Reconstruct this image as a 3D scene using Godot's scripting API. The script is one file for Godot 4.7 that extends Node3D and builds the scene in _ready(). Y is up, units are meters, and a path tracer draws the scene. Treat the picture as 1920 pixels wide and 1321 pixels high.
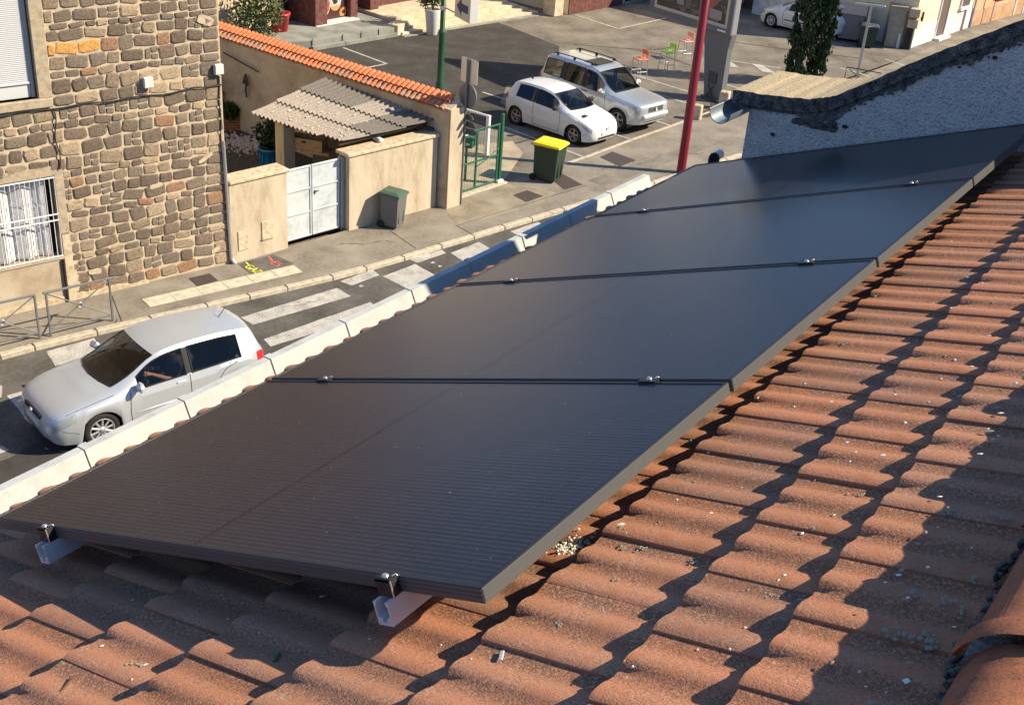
extends Node3D
# A rooftop row of black solar panels on clay tiles, above a sunlit street.
# y is up, metres; y = 0 is the pavement level, the carriageway lies 0.1 m lower.

const ROOF_Y := 10.153        # height of the upper front corner of the panel row
const SLOPE := 0.36302        # roof pitch, 20.8 degrees

var rng := RandomNumberGenerator.new()
var M := {}
var roof_frame: Transform3D

func _ready() -> void:
	rng.seed = 7
	# ---------------------------------------------------------------- camera
	var cam := Camera3D.new()
	cam.name = "camera"
	cam.transform = Transform3D(Basis(Vector3.UP, deg_to_rad(-56.8466)) * Basis(Vector3.RIGHT, deg_to_rad(-28.04)) * Basis(Vector3.BACK, deg_to_rad(4.503)), Vector3(-1.4361, 11.5728, 0.9643))
	cam.keep_aspect = Camera3D.KEEP_HEIGHT
	cam.fov = 33.17
	cam.near = 0.05
	cam.far = 600.0
	add_child(cam)
	# ------------------------------------------------------- sky, sun, exposure
	var sky_mat := ProceduralSkyMaterial.new()
	sky_mat.sky_top_color = Color(0.31, 0.44, 0.62)
	sky_mat.sky_horizon_color = Color(0.46, 0.59, 0.75)
	sky_mat.sky_curve = 0.12
	sky_mat.ground_bottom_color = Color(0.22, 0.2, 0.18)
	sky_mat.ground_horizon_color = Color(0.45, 0.46, 0.46)
	sky_mat.sky_energy_multiplier = 1.0
	var env := Environment.new()
	env.background_mode = Environment.BG_SKY
	env.sky = Sky.new()
	env.sky.sky_material = sky_mat
	env.tonemap_mode = Environment.TONE_MAPPER_LINEAR
	env.tonemap_exposure = 1.75
	env.sdfgi_enabled = true
	env.ssao_enabled = true
	env.ssil_enabled = true
	var we := WorldEnvironment.new()
	we.name = "world_environment"
	we.environment = env
	add_child(we)
	var sun := DirectionalLight3D.new()
	sun.name = "sun"
	sun.light_color = Color(1.0, 0.93, 0.81)
	sun.light_energy = 1.6
	sun.light_angular_distance = 0.5
	sun.shadow_enabled = true
	sun.directional_shadow_max_distance = 120.0
	add_child(sun)
	sun.look_at_from_position(Vector3(0.435, 0.602, 0.670) * 100.0, Vector3.ZERO)
	# --------------------------------------------------------------- the scene
	roof_frame = Transform3D(Basis(Vector3.RIGHT, -SLOPE), Vector3(0, ROOF_Y, 0))
	make_materials()
	ground_and_road()
	road_markings()
	own_house()
	gable_wall()
	solar_array()
	stone_house()
	garden_wall_and_shed()
	far_buildings()
	street_things()
	parking_things()
	cars()
	greenery()

# ======================================================================= helpers
func new_st() -> SurfaceTool:
	var st := SurfaceTool.new()
	st.begin(Mesh.PRIMITIVE_TRIANGLES)
	st.set_smooth_group(-1)
	st.set_color(Color.WHITE)
	return st

func tri(st: SurfaceTool, a: Vector3, b: Vector3, c: Vector3) -> void:   # counter-clockwise seen from outside
	st.add_vertex(a); st.add_vertex(c); st.add_vertex(b)

func quad(st: SurfaceTool, a: Vector3, b: Vector3, c: Vector3, d: Vector3) -> void:
	tri(st, a, b, c); tri(st, a, c, d)

func quad_uv(st: SurfaceTool, p: Array) -> void:
	var uv := [Vector2(0, 1), Vector2(1, 1), Vector2(1, 0), Vector2(0, 0)]
	for k in [0, 2, 1, 0, 3, 2]:
		st.set_uv(uv[k]); st.add_vertex(p[k])

func done(st: SurfaceTool) -> ArrayMesh:
	st.generate_normals()
	st.index()
	return st.commit()

func numbered(parent: Node, called: String) -> String:
	if not parent.has_node(called):
		return called
	var key := "n_" + called
	var k: int = parent.get_meta(key) if parent.has_meta(key) else 0
	k += 1
	parent.set_meta(key, k)
	return "%s_%03d" % [called, k]

func put(called: String, mesh: Mesh, m: Material, parent: Node = self, at := Transform3D()) -> MeshInstance3D:
	var o := MeshInstance3D.new()
	o.name = numbered(parent, called)
	o.mesh = mesh
	o.material_override = m
	o.transform = at
	parent.add_child(o, true)
	return o

func obj(called: String, st: SurfaceTool, m: Material, parent: Node = self) -> MeshInstance3D:
	return put(called, done(st), m, parent)

func thing(called: String, label: String, category: String, at := Transform3D(), group := "") -> Node3D:
	var o := Node3D.new()
	o.name = numbered(self, called)
	o.transform = at
	add_child(o, true)
	tag(o, label, category, group)
	return o

func tag(o: Node, label: String, category: String, group := "") -> Node:
	o.set_meta("label", label)
	o.set_meta("category", category)
	if group:
		o.set_meta("group", group)
	return o

func struct(called: String, st: SurfaceTool, m: Material) -> MeshInstance3D:
	var o := obj(called, st, m)
	o.set_meta("kind", "structure")
	return o

func stuff(o: Node) -> Node:
	o.set_meta("kind", "stuff")
	return o

func yaw(deg: float, at: Vector3) -> Transform3D:
	return Transform3D(Basis(Vector3.UP, deg_to_rad(deg)), at)

func along(a: Vector3, b: Vector3) -> Transform3D:      # x axis from a to b (level), y up
	var d := b - a
	return Transform3D(Basis(Vector3.UP, atan2(-d.z, d.x)), a)

# a box with chamfered edges
func box(st: SurfaceTool, c: Vector3, size: Vector3, bev := 0.0, basis := Basis()) -> void:
	var h := size * 0.5
	if bev <= 0.0:
		var p := []
		for k in 8:
			p.append(c + basis * Vector3(h.x if k & 1 else -h.x, h.y if k & 2 else -h.y, h.z if k & 4 else -h.z))
		quad(st, p[4], p[5], p[7], p[6]); quad(st, p[1], p[0], p[2], p[3])
		quad(st, p[5], p[1], p[3], p[7]); quad(st, p[0], p[4], p[6], p[2])
		quad(st, p[6], p[7], p[3], p[2]); quad(st, p[0], p[1], p[5], p[4])
		return
	bev = minf(bev, minf(h.x, minf(h.y, h.z)) * 0.95)
	var v := func(sx: float, sy: float, sz: float, ax: int) -> Vector3:   # corner vertex lying on the face across axis ax
		var e := Vector3(h.x - bev, h.y - bev, h.z - bev)
		e[ax] = h[ax]
		return c + basis * Vector3(sx * e.x, sy * e.y, sz * e.z)
	for ax in 3:
		var b := (ax + 1) % 3
		var d := (ax + 2) % 3
		for s in [-1.0, 1.0]:
			var f := func(x: float, y: float, on: int) -> Vector3:
				var sg := Vector3()
				sg[ax] = s; sg[b] = x; sg[d] = y
				return v.call(sg.x, sg.y, sg.z, on)
			var q := [f.call(-1.0, -1.0, ax), f.call(1.0, -1.0, ax), f.call(1.0, 1.0, ax), f.call(-1.0, 1.0, ax)]
			if s > 0: quad(st, q[0], q[1], q[2], q[3])
			else: quad(st, q[1], q[0], q[3], q[2])
			# the edge shared with the +-b faces
			for x in [-1.0, 1.0]:
				var e := [f.call(x, -1.0, ax), f.call(x, -1.0, b), f.call(x, 1.0, b), f.call(x, 1.0, ax)]
				if s * x > 0: quad(st, e[0], e[1], e[2], e[3])
				else: quad(st, e[1], e[0], e[3], e[2])
	for sx in [-1.0, 1.0]:
		for sy in [-1.0, 1.0]:
			for sz in [-1.0, 1.0]:
				var a: Vector3 = v.call(sx, sy, sz, 0)
				var b2: Vector3 = v.call(sx, sy, sz, 1)
				var d2: Vector3 = v.call(sx, sy, sz, 2)
				if sx * sy * sz > 0: tri(st, a, b2, d2)
				else: tri(st, a, d2, b2)

func bx(st: SurfaceTool, x0: float, x1: float, y0: float, y1: float, z0: float, z1: float, bev := 0.0) -> void:
	box(st, Vector3((x0 + x1) / 2, (y0 + y1) / 2, (z0 + z1) / 2), Vector3(absf(x1 - x0), absf(y1 - y0), absf(z1 - z0)), bev)

func frame_on(d: Vector3) -> Basis:       # y axis along d
	var y := d.normalized()
	var x := y.cross(Vector3.FORWARD if absf(y.z) < 0.9 else Vector3.RIGHT).normalized()
	return Basis(x, y, x.cross(y))

func cyl(st: SurfaceTool, a: Vector3, b: Vector3, r0: float, r1 := -1.0, seg := 12, caps := true) -> void:
	if r1 < 0: r1 = r0
	var f := frame_on(b - a)
	st.set_smooth_group(1)
	for k in seg:
		var t0 := TAU * k / seg
		var t1 := TAU * (k + 1) / seg
		var d0 := f.x * cos(t0) - f.z * sin(t0)
		var d1 := f.x * cos(t1) - f.z * sin(t1)
		quad(st, a + d0 * r0, a + d1 * r0, b + d1 * r1, b + d0 * r1)
	st.set_smooth_group(-1)
	if caps:
		for k in seg:
			var t0 := TAU * k / seg
			var t1 := TAU * (k + 1) / seg
			var d0 := f.x * cos(t0) - f.z * sin(t0)
			var d1 := f.x * cos(t1) - f.z * sin(t1)
			if r1 > 0: tri(st, b, b + d0 * r1, b + d1 * r1)
			if r0 > 0: tri(st, a, a + d1 * r0, a + d0 * r0)

func tube(st: SurfaceTool, pts: Array, r: float, seg := 7) -> void:
	var rings := []
	var prev := Basis()
	for i in pts.size():
		var d: Vector3 = (pts[mini(i + 1, pts.size() - 1)] - pts[maxi(i - 1, 0)]).normalized()
		var f := frame_on(d)
		if i > 0:
			var x := (prev.x - d * prev.x.dot(d)).normalized()
			f = Basis(x, d, x.cross(d))
		prev = f
		var ring := []
		for k in seg:
			var t := TAU * k / seg
			ring.append(pts[i] + (f.x * cos(t) - f.z * sin(t)) * r)
		rings.append(ring)
	st.set_smooth_group(1)
	for i in pts.size() - 1:
		for k in seg:
			var k1 := (k + 1) % seg
			quad(st, rings[i][k], rings[i][k1], rings[i + 1][k1], rings[i + 1][k])
	st.set_smooth_group(-1)
	for k in range(1, seg - 1):
		tri(st, rings[0][0], rings[0][k + 1], rings[0][k])
		tri(st, rings[-1][0], rings[-1][k], rings[-1][k + 1])

# profile of (radius, height) going upwards, turned about the y axis of xf
func lathe(st: SurfaceTool, prof: Array, seg: int, xf := Transform3D(), smooth := true) -> void:
	if smooth: st.set_smooth_group(1)
	for i in prof.size() - 1:
		for k in seg:
			var p := []
			for e in [[i, k], [i, k + 1], [i + 1, k + 1], [i + 1, k]]:
				var t = -TAU * e[1] / seg
				p.append(xf * Vector3(prof[e[0]].x * cos(t), prof[e[0]].y, prof[e[0]].x * sin(t)))
			if prof[i].x > 1e-5: tri(st, p[0], p[1], p[2])
			if prof[i + 1].x > 1e-5: tri(st, p[0], p[2], p[3])
			if prof[i].x <= 1e-5: pass
	st.set_smooth_group(-1)

# flat polygon in (x, z), facing up
func sheet(st: SurfaceTool, poly: PackedVector2Array, y: float, xf := Transform3D()) -> void:
	var idx := Geometry2D.triangulate_polygon(poly)
	for k in range(0, idx.size(), 3):
		var a := poly[idx[k]]; var b := poly[idx[k + 1]]; var c := poly[idx[k + 2]]
		var up := (b.x - a.x) * (c.y - a.y) - (b.y - a.y) * (c.x - a.x)
		var va := xf * Vector3(a.x, y, a.y); var vb := xf * Vector3(b.x, y, b.y); var vc := xf * Vector3(c.x, y, c.y)
		if up < 0: tri(st, va, vb, vc)
		else: tri(st, va, vc, vb)

# polygon in the x-y plane of xf, extruded from z0 to z1
func slab(st: SurfaceTool, poly: PackedVector2Array, z0: float, z1: float, xf := Transform3D(), back := true) -> void:
	if not Geometry2D.is_polygon_clockwise(poly) == false:
		poly = poly.duplicate(); poly.reverse()
	var idx := Geometry2D.triangulate_polygon(poly)
	for k in range(0, idx.size(), 3):
		var a := poly[idx[k]]; var b := poly[idx[k + 1]]; var c := poly[idx[k + 2]]
		if (b - a).cross(c - a) < 0:
			var t := b
			b = c
			c = t
		tri(st, xf * Vector3(a.x, a.y, z1), xf * Vector3(b.x, b.y, z1), xf * Vector3(c.x, c.y, z1))
		if back: tri(st, xf * Vector3(a.x, a.y, z0), xf * Vector3(c.x, c.y, z0), xf * Vector3(b.x, b.y, z0))
	var ccw := 0.0
	for i in poly.size(): ccw += poly[i].cross(poly[(i + 1) % poly.size()])
	for i in poly.size():
		var a := poly[i]; var b := poly[(i + 1) % poly.size()]
		if ccw < 0:
			var t := a
			a = b
			b = t
		quad(st, xf * Vector3(a.x, a.y, z0), xf * Vector3(b.x, b.y, z0), xf * Vector3(b.x, b.y, z1), xf * Vector3(a.x, a.y, z1))

func pv2(a: Array) -> PackedVector2Array:
	var o := PackedVector2Array()
	for k in range(0, a.size(), 2): o.append(Vector2(a[k], a[k + 1]))
	return o

# a lump: ellipsoid pushed about by noise
func lump(st: SurfaceTool, c: Vector3, size: Vector3, rough := 0.15, seg := 8, b := Basis()) -> void:
	var rows := maxi(3, seg / 2)
	var g := []
	for i in rows + 1:
		var ring := []
		for k in seg:
			var th := PI * i / rows; var ph := TAU * k / seg
			var d := Vector3(sin(th) * cos(ph), cos(th), -sin(th) * sin(ph))
			var f := 1.0 + rng.randf_range(-rough, rough) * (1.0 if i > 0 and i < rows else 0.0)
			ring.append(c + b * (d * size * 0.5 * f))
		g.append(ring)
	st.set_smooth_group(1)
	for i in rows:
		for k in seg:
			var k1 := (k + 1) % seg
			if i < rows - 1: tri(st, g[i][k], g[i + 1][k], g[i + 1][k1])
			if i > 0: tri(st, g[i][k], g[i + 1][k1], g[i][k1])
	st.set_smooth_group(-1)

func lettering(called: String, text: String, high: float, m: Material, xf: Transform3D, parent: Node = self, depth := 0.004) -> MeshInstance3D:
	var t := TextMesh.new()
	var f := SystemFont.new()
	f.font_names = PackedStringArray(["Droid Sans"])
	t.font = f
	t.text = text
	t.font_size = 32
	t.pixel_size = high / 24.0
	t.depth = depth
	t.curve_step = 4.0
	return put(called, t, m, parent, xf)

# ===================================================================== materials
func noise_image(size: int, sd: int, freq: float, oct := 4, kind := FastNoiseLite.TYPE_SIMPLEX_SMOOTH) -> Image:
	var n := FastNoiseLite.new()
	n.seed = sd
	n.frequency = freq
	n.noise_type = kind
	n.fractal_octaves = oct
	return n.get_seamless_image(size, size)

# grain of several noises, mapped through a ramp of colours (linear values)
func grain(size: int, sd: int, layers: Array, ramp: Array) -> ImageTexture:
	var acc := PackedFloat32Array()
	acc.resize(size * size)
	var total := 0.0
	for l in layers:
		var d := noise_image(size, sd, l[0], l[2] if l.size() > 2 else 3).get_data()
		sd += 11
		for i in size * size: acc[i] += d[i] * l[1]
		total += l[1]
	var lut := PackedByteArray()
	lut.resize(256 * 3)
	for i in 256:
		var x := clampf((i / 255.0 - 0.5) * 1.9 + 0.5, 0, 1) * (ramp.size() - 1)
		var k := mini(int(x), ramp.size() - 2)
		var c: Color = ramp[k].lerp(ramp[k + 1], x - k).linear_to_srgb()
		lut[i * 3] = int(clampf(c.r, 0, 1) * 255); lut[i * 3 + 1] = int(clampf(c.g, 0, 1) * 255); lut[i * 3 + 2] = int(clampf(c.b, 0, 1) * 255)
	var data := PackedByteArray()
	data.resize(size * size * 3)
	for i in size * size:
		var v := int(acc[i] / total) * 3
		data[i * 3] = lut[v]; data[i * 3 + 1] = lut[v + 1]; data[i * 3 + 2] = lut[v + 2]
	return ImageTexture.create_from_image(Image.create_from_data(size, size, false, Image.FORMAT_RGB8, data))

func height_tex(size: int, sd: int, layers: Array) -> ImageTexture:
	return grain(size, sd, layers, [Color(0, 0, 0), Color(1, 1, 1)])

func plain(c: Color, rough := 0.8, metal := 0.0, spec := 0.5) -> StandardMaterial3D:
	var m := StandardMaterial3D.new()
	m.albedo_color = c.linear_to_srgb()
	m.albedo_color.a = 1.0
	m.roughness = rough
	m.metallic = metal
	m.metallic_specular = spec
	m.vertex_color_use_as_albedo = true
	return m

# face of one clay tile: fired clay with dark grains of soot and moss, thickest on the sheltered flanks
func clay_face(sd: int) -> ImageTexture:
	var w := 192; var h := 288
	var a := noise_image(512, sd, 0.12, 3).get_data()
	var b := noise_image(512, sd + 50, 0.012, 3).get_data()
	var r := RandomNumberGenerator.new()
	r.seed = sd
	var im := Image.create(w, h, false, Image.FORMAT_RGB8)
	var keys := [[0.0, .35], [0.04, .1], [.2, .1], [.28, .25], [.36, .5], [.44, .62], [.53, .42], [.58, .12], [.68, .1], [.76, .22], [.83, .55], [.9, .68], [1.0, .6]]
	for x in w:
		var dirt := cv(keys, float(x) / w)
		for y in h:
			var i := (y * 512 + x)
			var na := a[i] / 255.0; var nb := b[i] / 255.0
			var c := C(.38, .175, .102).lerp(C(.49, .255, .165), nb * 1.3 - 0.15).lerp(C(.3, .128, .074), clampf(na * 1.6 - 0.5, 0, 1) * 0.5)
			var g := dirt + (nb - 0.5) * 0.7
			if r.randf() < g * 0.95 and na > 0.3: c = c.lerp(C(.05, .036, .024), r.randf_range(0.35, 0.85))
			elif r.randf() < 0.04: c = c.lerp(C(.6, .36, .24), 0.5)
			im.set_pixel(x, y, c.linear_to_srgb())
	return ImageTexture.create_from_image(im)

# textured by world position: one repeat every `per` metres
func rough_mat(tex: Texture2D, per: float, rough := 0.9, bump: Texture2D = null, cm := 0.3, tint := Color.WHITE, world := true) -> StandardMaterial3D:
	var m := plain(tint, rough, 0.0, 0.35)
	m.albedo_texture = tex
	m.uv1_triplanar = true
	m.uv1_world_triplanar = world
	m.uv1_scale = Vector3.ONE / per
	if bump:
		m.heightmap_enabled = true
		m.heightmap_texture = bump
		m.heightmap_scale = cm
	return m

func C(r: float, g: float, b: float) -> Color:
	return Color(r, g, b)

func make_materials() -> void:
	var fine := height_tex(512, 5, [[0.08, 1.0], [0.2, 1.0], [0.02, 0.6]])
	M.fine = fine
	M.road = rough_mat(grain(512, 21, [[0.25, 1.2], [0.06, 0.6], [0.006, 1.1]], [C(.052, .049, .044), C(.088, .083, .075), C(.118, .111, .101), C(.165, .155, .14)]), 5.0, 0.9, fine, 0.35)
	M.pave = rough_mat(grain(512, 31, [[0.3, 1.0], [0.05, 0.6], [0.005, 1.2]], [C(.15, .132, .107), C(.215, .192, .157), C(.26, .235, .193), C(.31, .28, .232)]), 4.0, 0.92, fine, 0.3)
	M.lot = rough_mat(grain(512, 41, [[0.3, 0.9], [0.04, 0.7], [0.007, 1.5]], [C(.11, .097, .081), C(.16, .143, .12), C(.19, .171, .145), C(.245, .221, .187)]), 7.0, 0.92, fine, 0.35)
	M.dark_lot = rough_mat(grain(512, 51, [[0.3, 1.0], [0.04, 0.5], [0.007, 0.8]], [C(.034, .031, .029), C(.049, .046, .043), C(.061, .058, .053), C(.09, .085, .077)]), 6.0, 0.9, fine, 0.35)
	M.kerb = rough_mat(grain(256, 61, [[0.15, 1.0], [0.03, 1.0]], [C(.33, .28, .21), C(.47, .42, .33), C(.55, .5, .41)]), 1.6, 0.85, fine, 0.2)
	M.white_paint = rough_mat(grain(512, 71, [[0.3, 0.9], [0.08, 1.2], [0.01, 0.8]], [C(.15, .14, .128), C(.36, .35, .325), C(.47, .455, .425), C(.56, .545, .51)]), 2.2, 0.8)
	M.tactile = rough_mat(grain(256, 73, [[0.2, 0.8], [0.02, 1.0]], [C(.4, .35, .26), C(.56, .5, .39), C(.62, .56, .45)]), 1.5, 0.8)
	M.iron = rough_mat(grain(256, 77, [[0.2, 1.0], [0.03, 0.8]], [C(.045, .036, .033), C(.075, .06, .055), C(.11, .09, .08)]), 0.8, 0.7, fine, 0.2)
	M.gate_white = rough_mat(grain(256, 81, [[0.05, 1.0], [0.012, 1.4]], [C(.38, .43, .46), C(.49, .545, .575), C(.53, .575, .6)]), 2.4, 0.5)
	M.render = rough_mat(grain(512, 83, [[0.2, 0.7], [0.04, 0.7], [0.008, 1.4]], [C(.36, .295, .21), C(.465, .395, .295), C(.515, .445, .34), C(.56, .49, .38)]), 4.5, 0.92, fine, 0.2)
	M.render.uv1_scale = Vector3(0.42, 0.11, 0.42)
	M.render_grey = rough_mat(grain(512, 87, [[0.2, 0.6], [0.03, 0.8], [0.006, 1.6]], [C(.32, .26, .185), C(.42, .35, .255), C(.48, .41, .305), C(.53, .46, .35)]), 5.0, 0.92, fine, 0.2)
	M.coping = rough_mat(grain(256, 89, [[0.15, 0.8], [0.03, 1.2]], [C(.36, .26, .15), C(.53, .45, .32), C(.6, .52, .39)]), 1.4, 0.88, fine, 0.2)
	M.mortar = rough_mat(grain(512, 91, [[0.2, 1.0], [0.03, 1.0]], [C(.37, .3, .21), C(.5, .42, .3), C(.58, .5, .37)]), 2.2, 0.95, fine, 0.6)
	M.stone = rough_mat(grain(512, 93, [[0.12, 1.0], [0.03, 0.8], [0.3, 0.5]], [C(.08, .063, .049), C(.165, .135, .105), C(.235, .195, .153), C(.35, .295, .235)]), 1.3, 0.93, fine, 0.9)
	M.rubble = rough_mat(grain(512, 95, [[0.03, 1.2], [0.1, 0.6]], [C(.09, .065, .045), C(.17, .125, .085), C(.26, .2, .14), C(.42, .34, .24)]), 3.0, 0.93, fine, 0.6)
	M.trim_stone = rough_mat(grain(256, 97, [[0.15, 1.0], [0.03, 1.0]], [C(.27, .22, .155), C(.4, .335, .24), C(.48, .41, .305)]), 1.4, 0.9, fine, 0.25)
	var tile_tex := grain(512, 101, [[0.3, 1.3], [0.12, 0.9], [0.02, 0.75]], [C(.06, .033, .022), C(.18, .082, .048), C(.35, .142, .074), C(.42, .17, .088), C(.47, .205, .11)])
	M.tile_tex = tile_tex
	M.tiles = []
	for k in 5:
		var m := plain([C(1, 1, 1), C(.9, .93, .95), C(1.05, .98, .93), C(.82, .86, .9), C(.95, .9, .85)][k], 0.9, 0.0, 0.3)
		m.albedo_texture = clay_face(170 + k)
		m.heightmap_enabled = true
		m.heightmap_texture = fine
		m.heightmap_scale = 0.12
		M.tiles.append(m)
	M.ridge = rough_mat(tile_tex, 0.4, 0.8, fine, 0.08, C(.82, .78, .78))
	M.orange_tile = rough_mat(grain(256, 111, [[0.1, 1.0], [0.02, 1.0]], [C(.42, .11, .045), C(.68, .2, .085), C(.76, .27, .13)]), 0.7, 0.8)
	M.old_tile = rough_mat(grain(256, 113, [[0.1, 1.0], [0.02, 1.2]], [C(.2, .1, .065), C(.42, .21, .13), C(.52, .3, .2)]), 0.7, 0.85)
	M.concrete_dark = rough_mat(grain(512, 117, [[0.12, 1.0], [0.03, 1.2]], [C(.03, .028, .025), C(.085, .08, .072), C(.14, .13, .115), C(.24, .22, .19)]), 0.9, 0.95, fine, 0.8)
	M.coping_sand = rough_mat(grain(512, 119, [[0.2, 1.2], [0.05, 0.8]], [C(.2, .145, .085), C(.42, .33, .2), C(.55, .45, .29), C(.66, .55, .38)]), 0.5, 0.95, fine, 0.6)
	var rc := height_tex(512, 121, [[0.035, 1.6, 3], [0.09, 0.7, 3]])
	M.roughcast = rough_mat(grain(512, 123, [[0.1, 0.8], [0.03, 0.8], [0.008, 0.8]], [C(.5, .46, .415), C(.66, .61, .555), C(.73, .68, .625)]), 0.32, 0.95, rc, 0.8)
	M.gutter = rough_mat(grain(256, 127, [[0.15, 0.7], [0.02, 1.2]], [C(.36, .375, .365), C(.43, .45, .445), C(.46, .48, .475)]), 1.0, 0.8, fine, 0.06)
	M.zinc = plain(C(.34, .4, .46), 0.42, 0.75)
	M.galv = plain(C(.55, .56, .57), 0.4, 0.8)
	M.alu = plain(C(.72, .73, .75), 0.4, 0.35)
	M.bolt = plain(C(.7, .7, .7), 0.3, 0.8)
	M.black_metal = plain(C(.014, .014, .015), 0.42, 0.0, 0.5)
	M.grey_metal = plain(C(.15, .16, .17), 0.5, 0.1)
	M.dark_grey = plain(C(.06, .063, .066), 0.55)
	M.frame = plain(C(.095, .097, .1), 0.45, 0.3)
	M.frame_top = plain(C(.014, .014, .014), 0.4)
	M.back_sheet = plain(C(.02, .02, .022), 0.6)
	M.green_metal = plain(C(.012, .105, .06), 0.45)
	M.lamp_green = plain(C(.02, .085, .04), 0.4)
	M.red_paint = plain(C(.2, .006, .015), 0.35)
	M.white_plastic = plain(C(.62, .62, .61), 0.45)
	M.white_metal = plain(C(.72, .735, .75), 0.45)
	M.shutter = plain(C(.55, .57, .6), 0.5)
	M.cable = plain(C(.02, .018, .016), 0.7)
	M.bin_green = plain(C(.018, .042, .026), 0.5)
	M.bin_grey = plain(C(.12, .125, .13), 0.5)
	M.bin_lid_green = plain(C(.055, .105, .07), 0.5)
	M.yellow = plain(C(.83, .68, .015), 0.42)
	M.rubber = plain(C(.012, .012, .012), 0.8)
	M.well = plain(C(.006, .006, .006), 0.95)
	M.blue_plastic = plain(C(.01, .17, .48), 0.45)
	M.red_plastic = plain(C(.55, .03, .05), 0.45)
	M.dark_red = rough_mat(grain(256, 131, [[0.1, 0.6], [0.02, 1.0]], [C(.085, .035, .032), C(.13, .055, .05), C(.17, .075, .07)]), 1.5, 0.75)
	M.purple_dark = plain(C(.1, .066, .075), 0.7)
	M.cream = rough_mat(grain(256, 133, [[0.15, 0.5], [0.01, 1.0]], [C(.66, .56, .36), C(.76, .67, .46), C(.8, .72, .52)]), 3.0, 0.9)
	M.plinth_white = rough_mat(grain(256, 135, [[0.15, 0.5], [0.012, 1.2]], [C(.46, .47, .48), C(.62, .63, .64), C(.68, .69, .7)]), 2.5, 0.9)
	M.orange_wall = rough_mat(grain(256, 137, [[0.15, 0.5], [0.012, 1.0]], [C(.55, .3, .17), C(.66, .38, .23), C(.7, .44, .28)]), 2.5, 0.9)
	M.terrace = rough_mat(grain(256, 139, [[0.2, 0.6], [0.012, 1.2]], [C(.17, .18, .165), C(.245, .255, .235), C(.29, .3, .28)]), 3.0, 0.9)
	M.travertine = rough_mat(grain(256, 141, [[0.12, 0.8], [0.015, 1.0]], [C(.42, .345, .24), C(.57, .485, .36), C(.64, .56, .43)]), 2.0, 0.85)
	M.cement = rough_mat(grain(512, 143, [[0.15, 1.2], [0.05, 1.0], [0.012, 0.6]], [C(.1, .085, .07), C(.24, .21, .18), C(.34, .3, .26), C(.5, .46, .4)]), 0.9, 0.95, fine, 0.5)
	M.cement_dark = rough_mat(grain(256, 145, [[0.15, 1.2], [0.05, 1.0]], [C(.07, .065, .058), C(.15, .138, .122), C(.22, .2, .18)]), 0.8, 0.9, fine, 0.4)
	M.gravel = rough_mat(grain(256, 147, [[0.25, 1.2], [0.06, 0.8]], [C(.25, .19, .15), C(.45, .37, .31), C(.6, .52, .45)]), 1.1, 0.95, fine, 1.0)
	M.soil = rough_mat(grain(256, 149, [[0.2, 1.2], [0.03, 0.8]], [C(.035, .03, .02), C(.075, .062, .042), C(.13, .11, .075)]), 1.4, 0.95, fine, 1.0)
	M.brick = rough_mat(grain(256, 151, [[0.1, 1.0], [0.03, 0.8]], [C(.16, .075, .045), C(.3, .15, .09), C(.4, .22, .15)]), 0.6, 0.9)
	M.wood = rough_mat(grain(256, 153, [[0.1, 1.0], [0.02, 0.8]], [C(.3, .2, .11), C(.45, .33, .2), C(.55, .42, .27)]), 0.8, 0.8)
	M.bark = plain(C(.09, .06, .04), 0.95)
	M.lichen = plain(C(.26, .245, .18), 0.95)
	M.lichen_pale = plain(C(.72, .7, .62), 0.95)
	M.leaf_dark = plain(C(.022, .05, .014), 0.7)
	M.leaf_olive = plain(C(.1, .13, .05), 0.65)
	M.leaf_green = plain(C(.05, .1, .03), 0.65)
	for k in ["leaf_dark", "leaf_olive", "leaf_green"]:
		M[k].backlight_enabled = true
		M[k].backlight = Color(0.12, 0.16, 0.05)
	M.glass = StandardMaterial3D.new()
	M.glass.transparency = BaseMaterial3D.TRANSPARENCY_ALPHA
	M.glass.albedo_color = Color(0.02, 0.03, 0.03, 0.45)
	M.glass.roughness = 0.03
	M.pane_dark = plain(C(.012, .014, .018), 0.06)
	M.panel_glass = panel_material()

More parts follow.
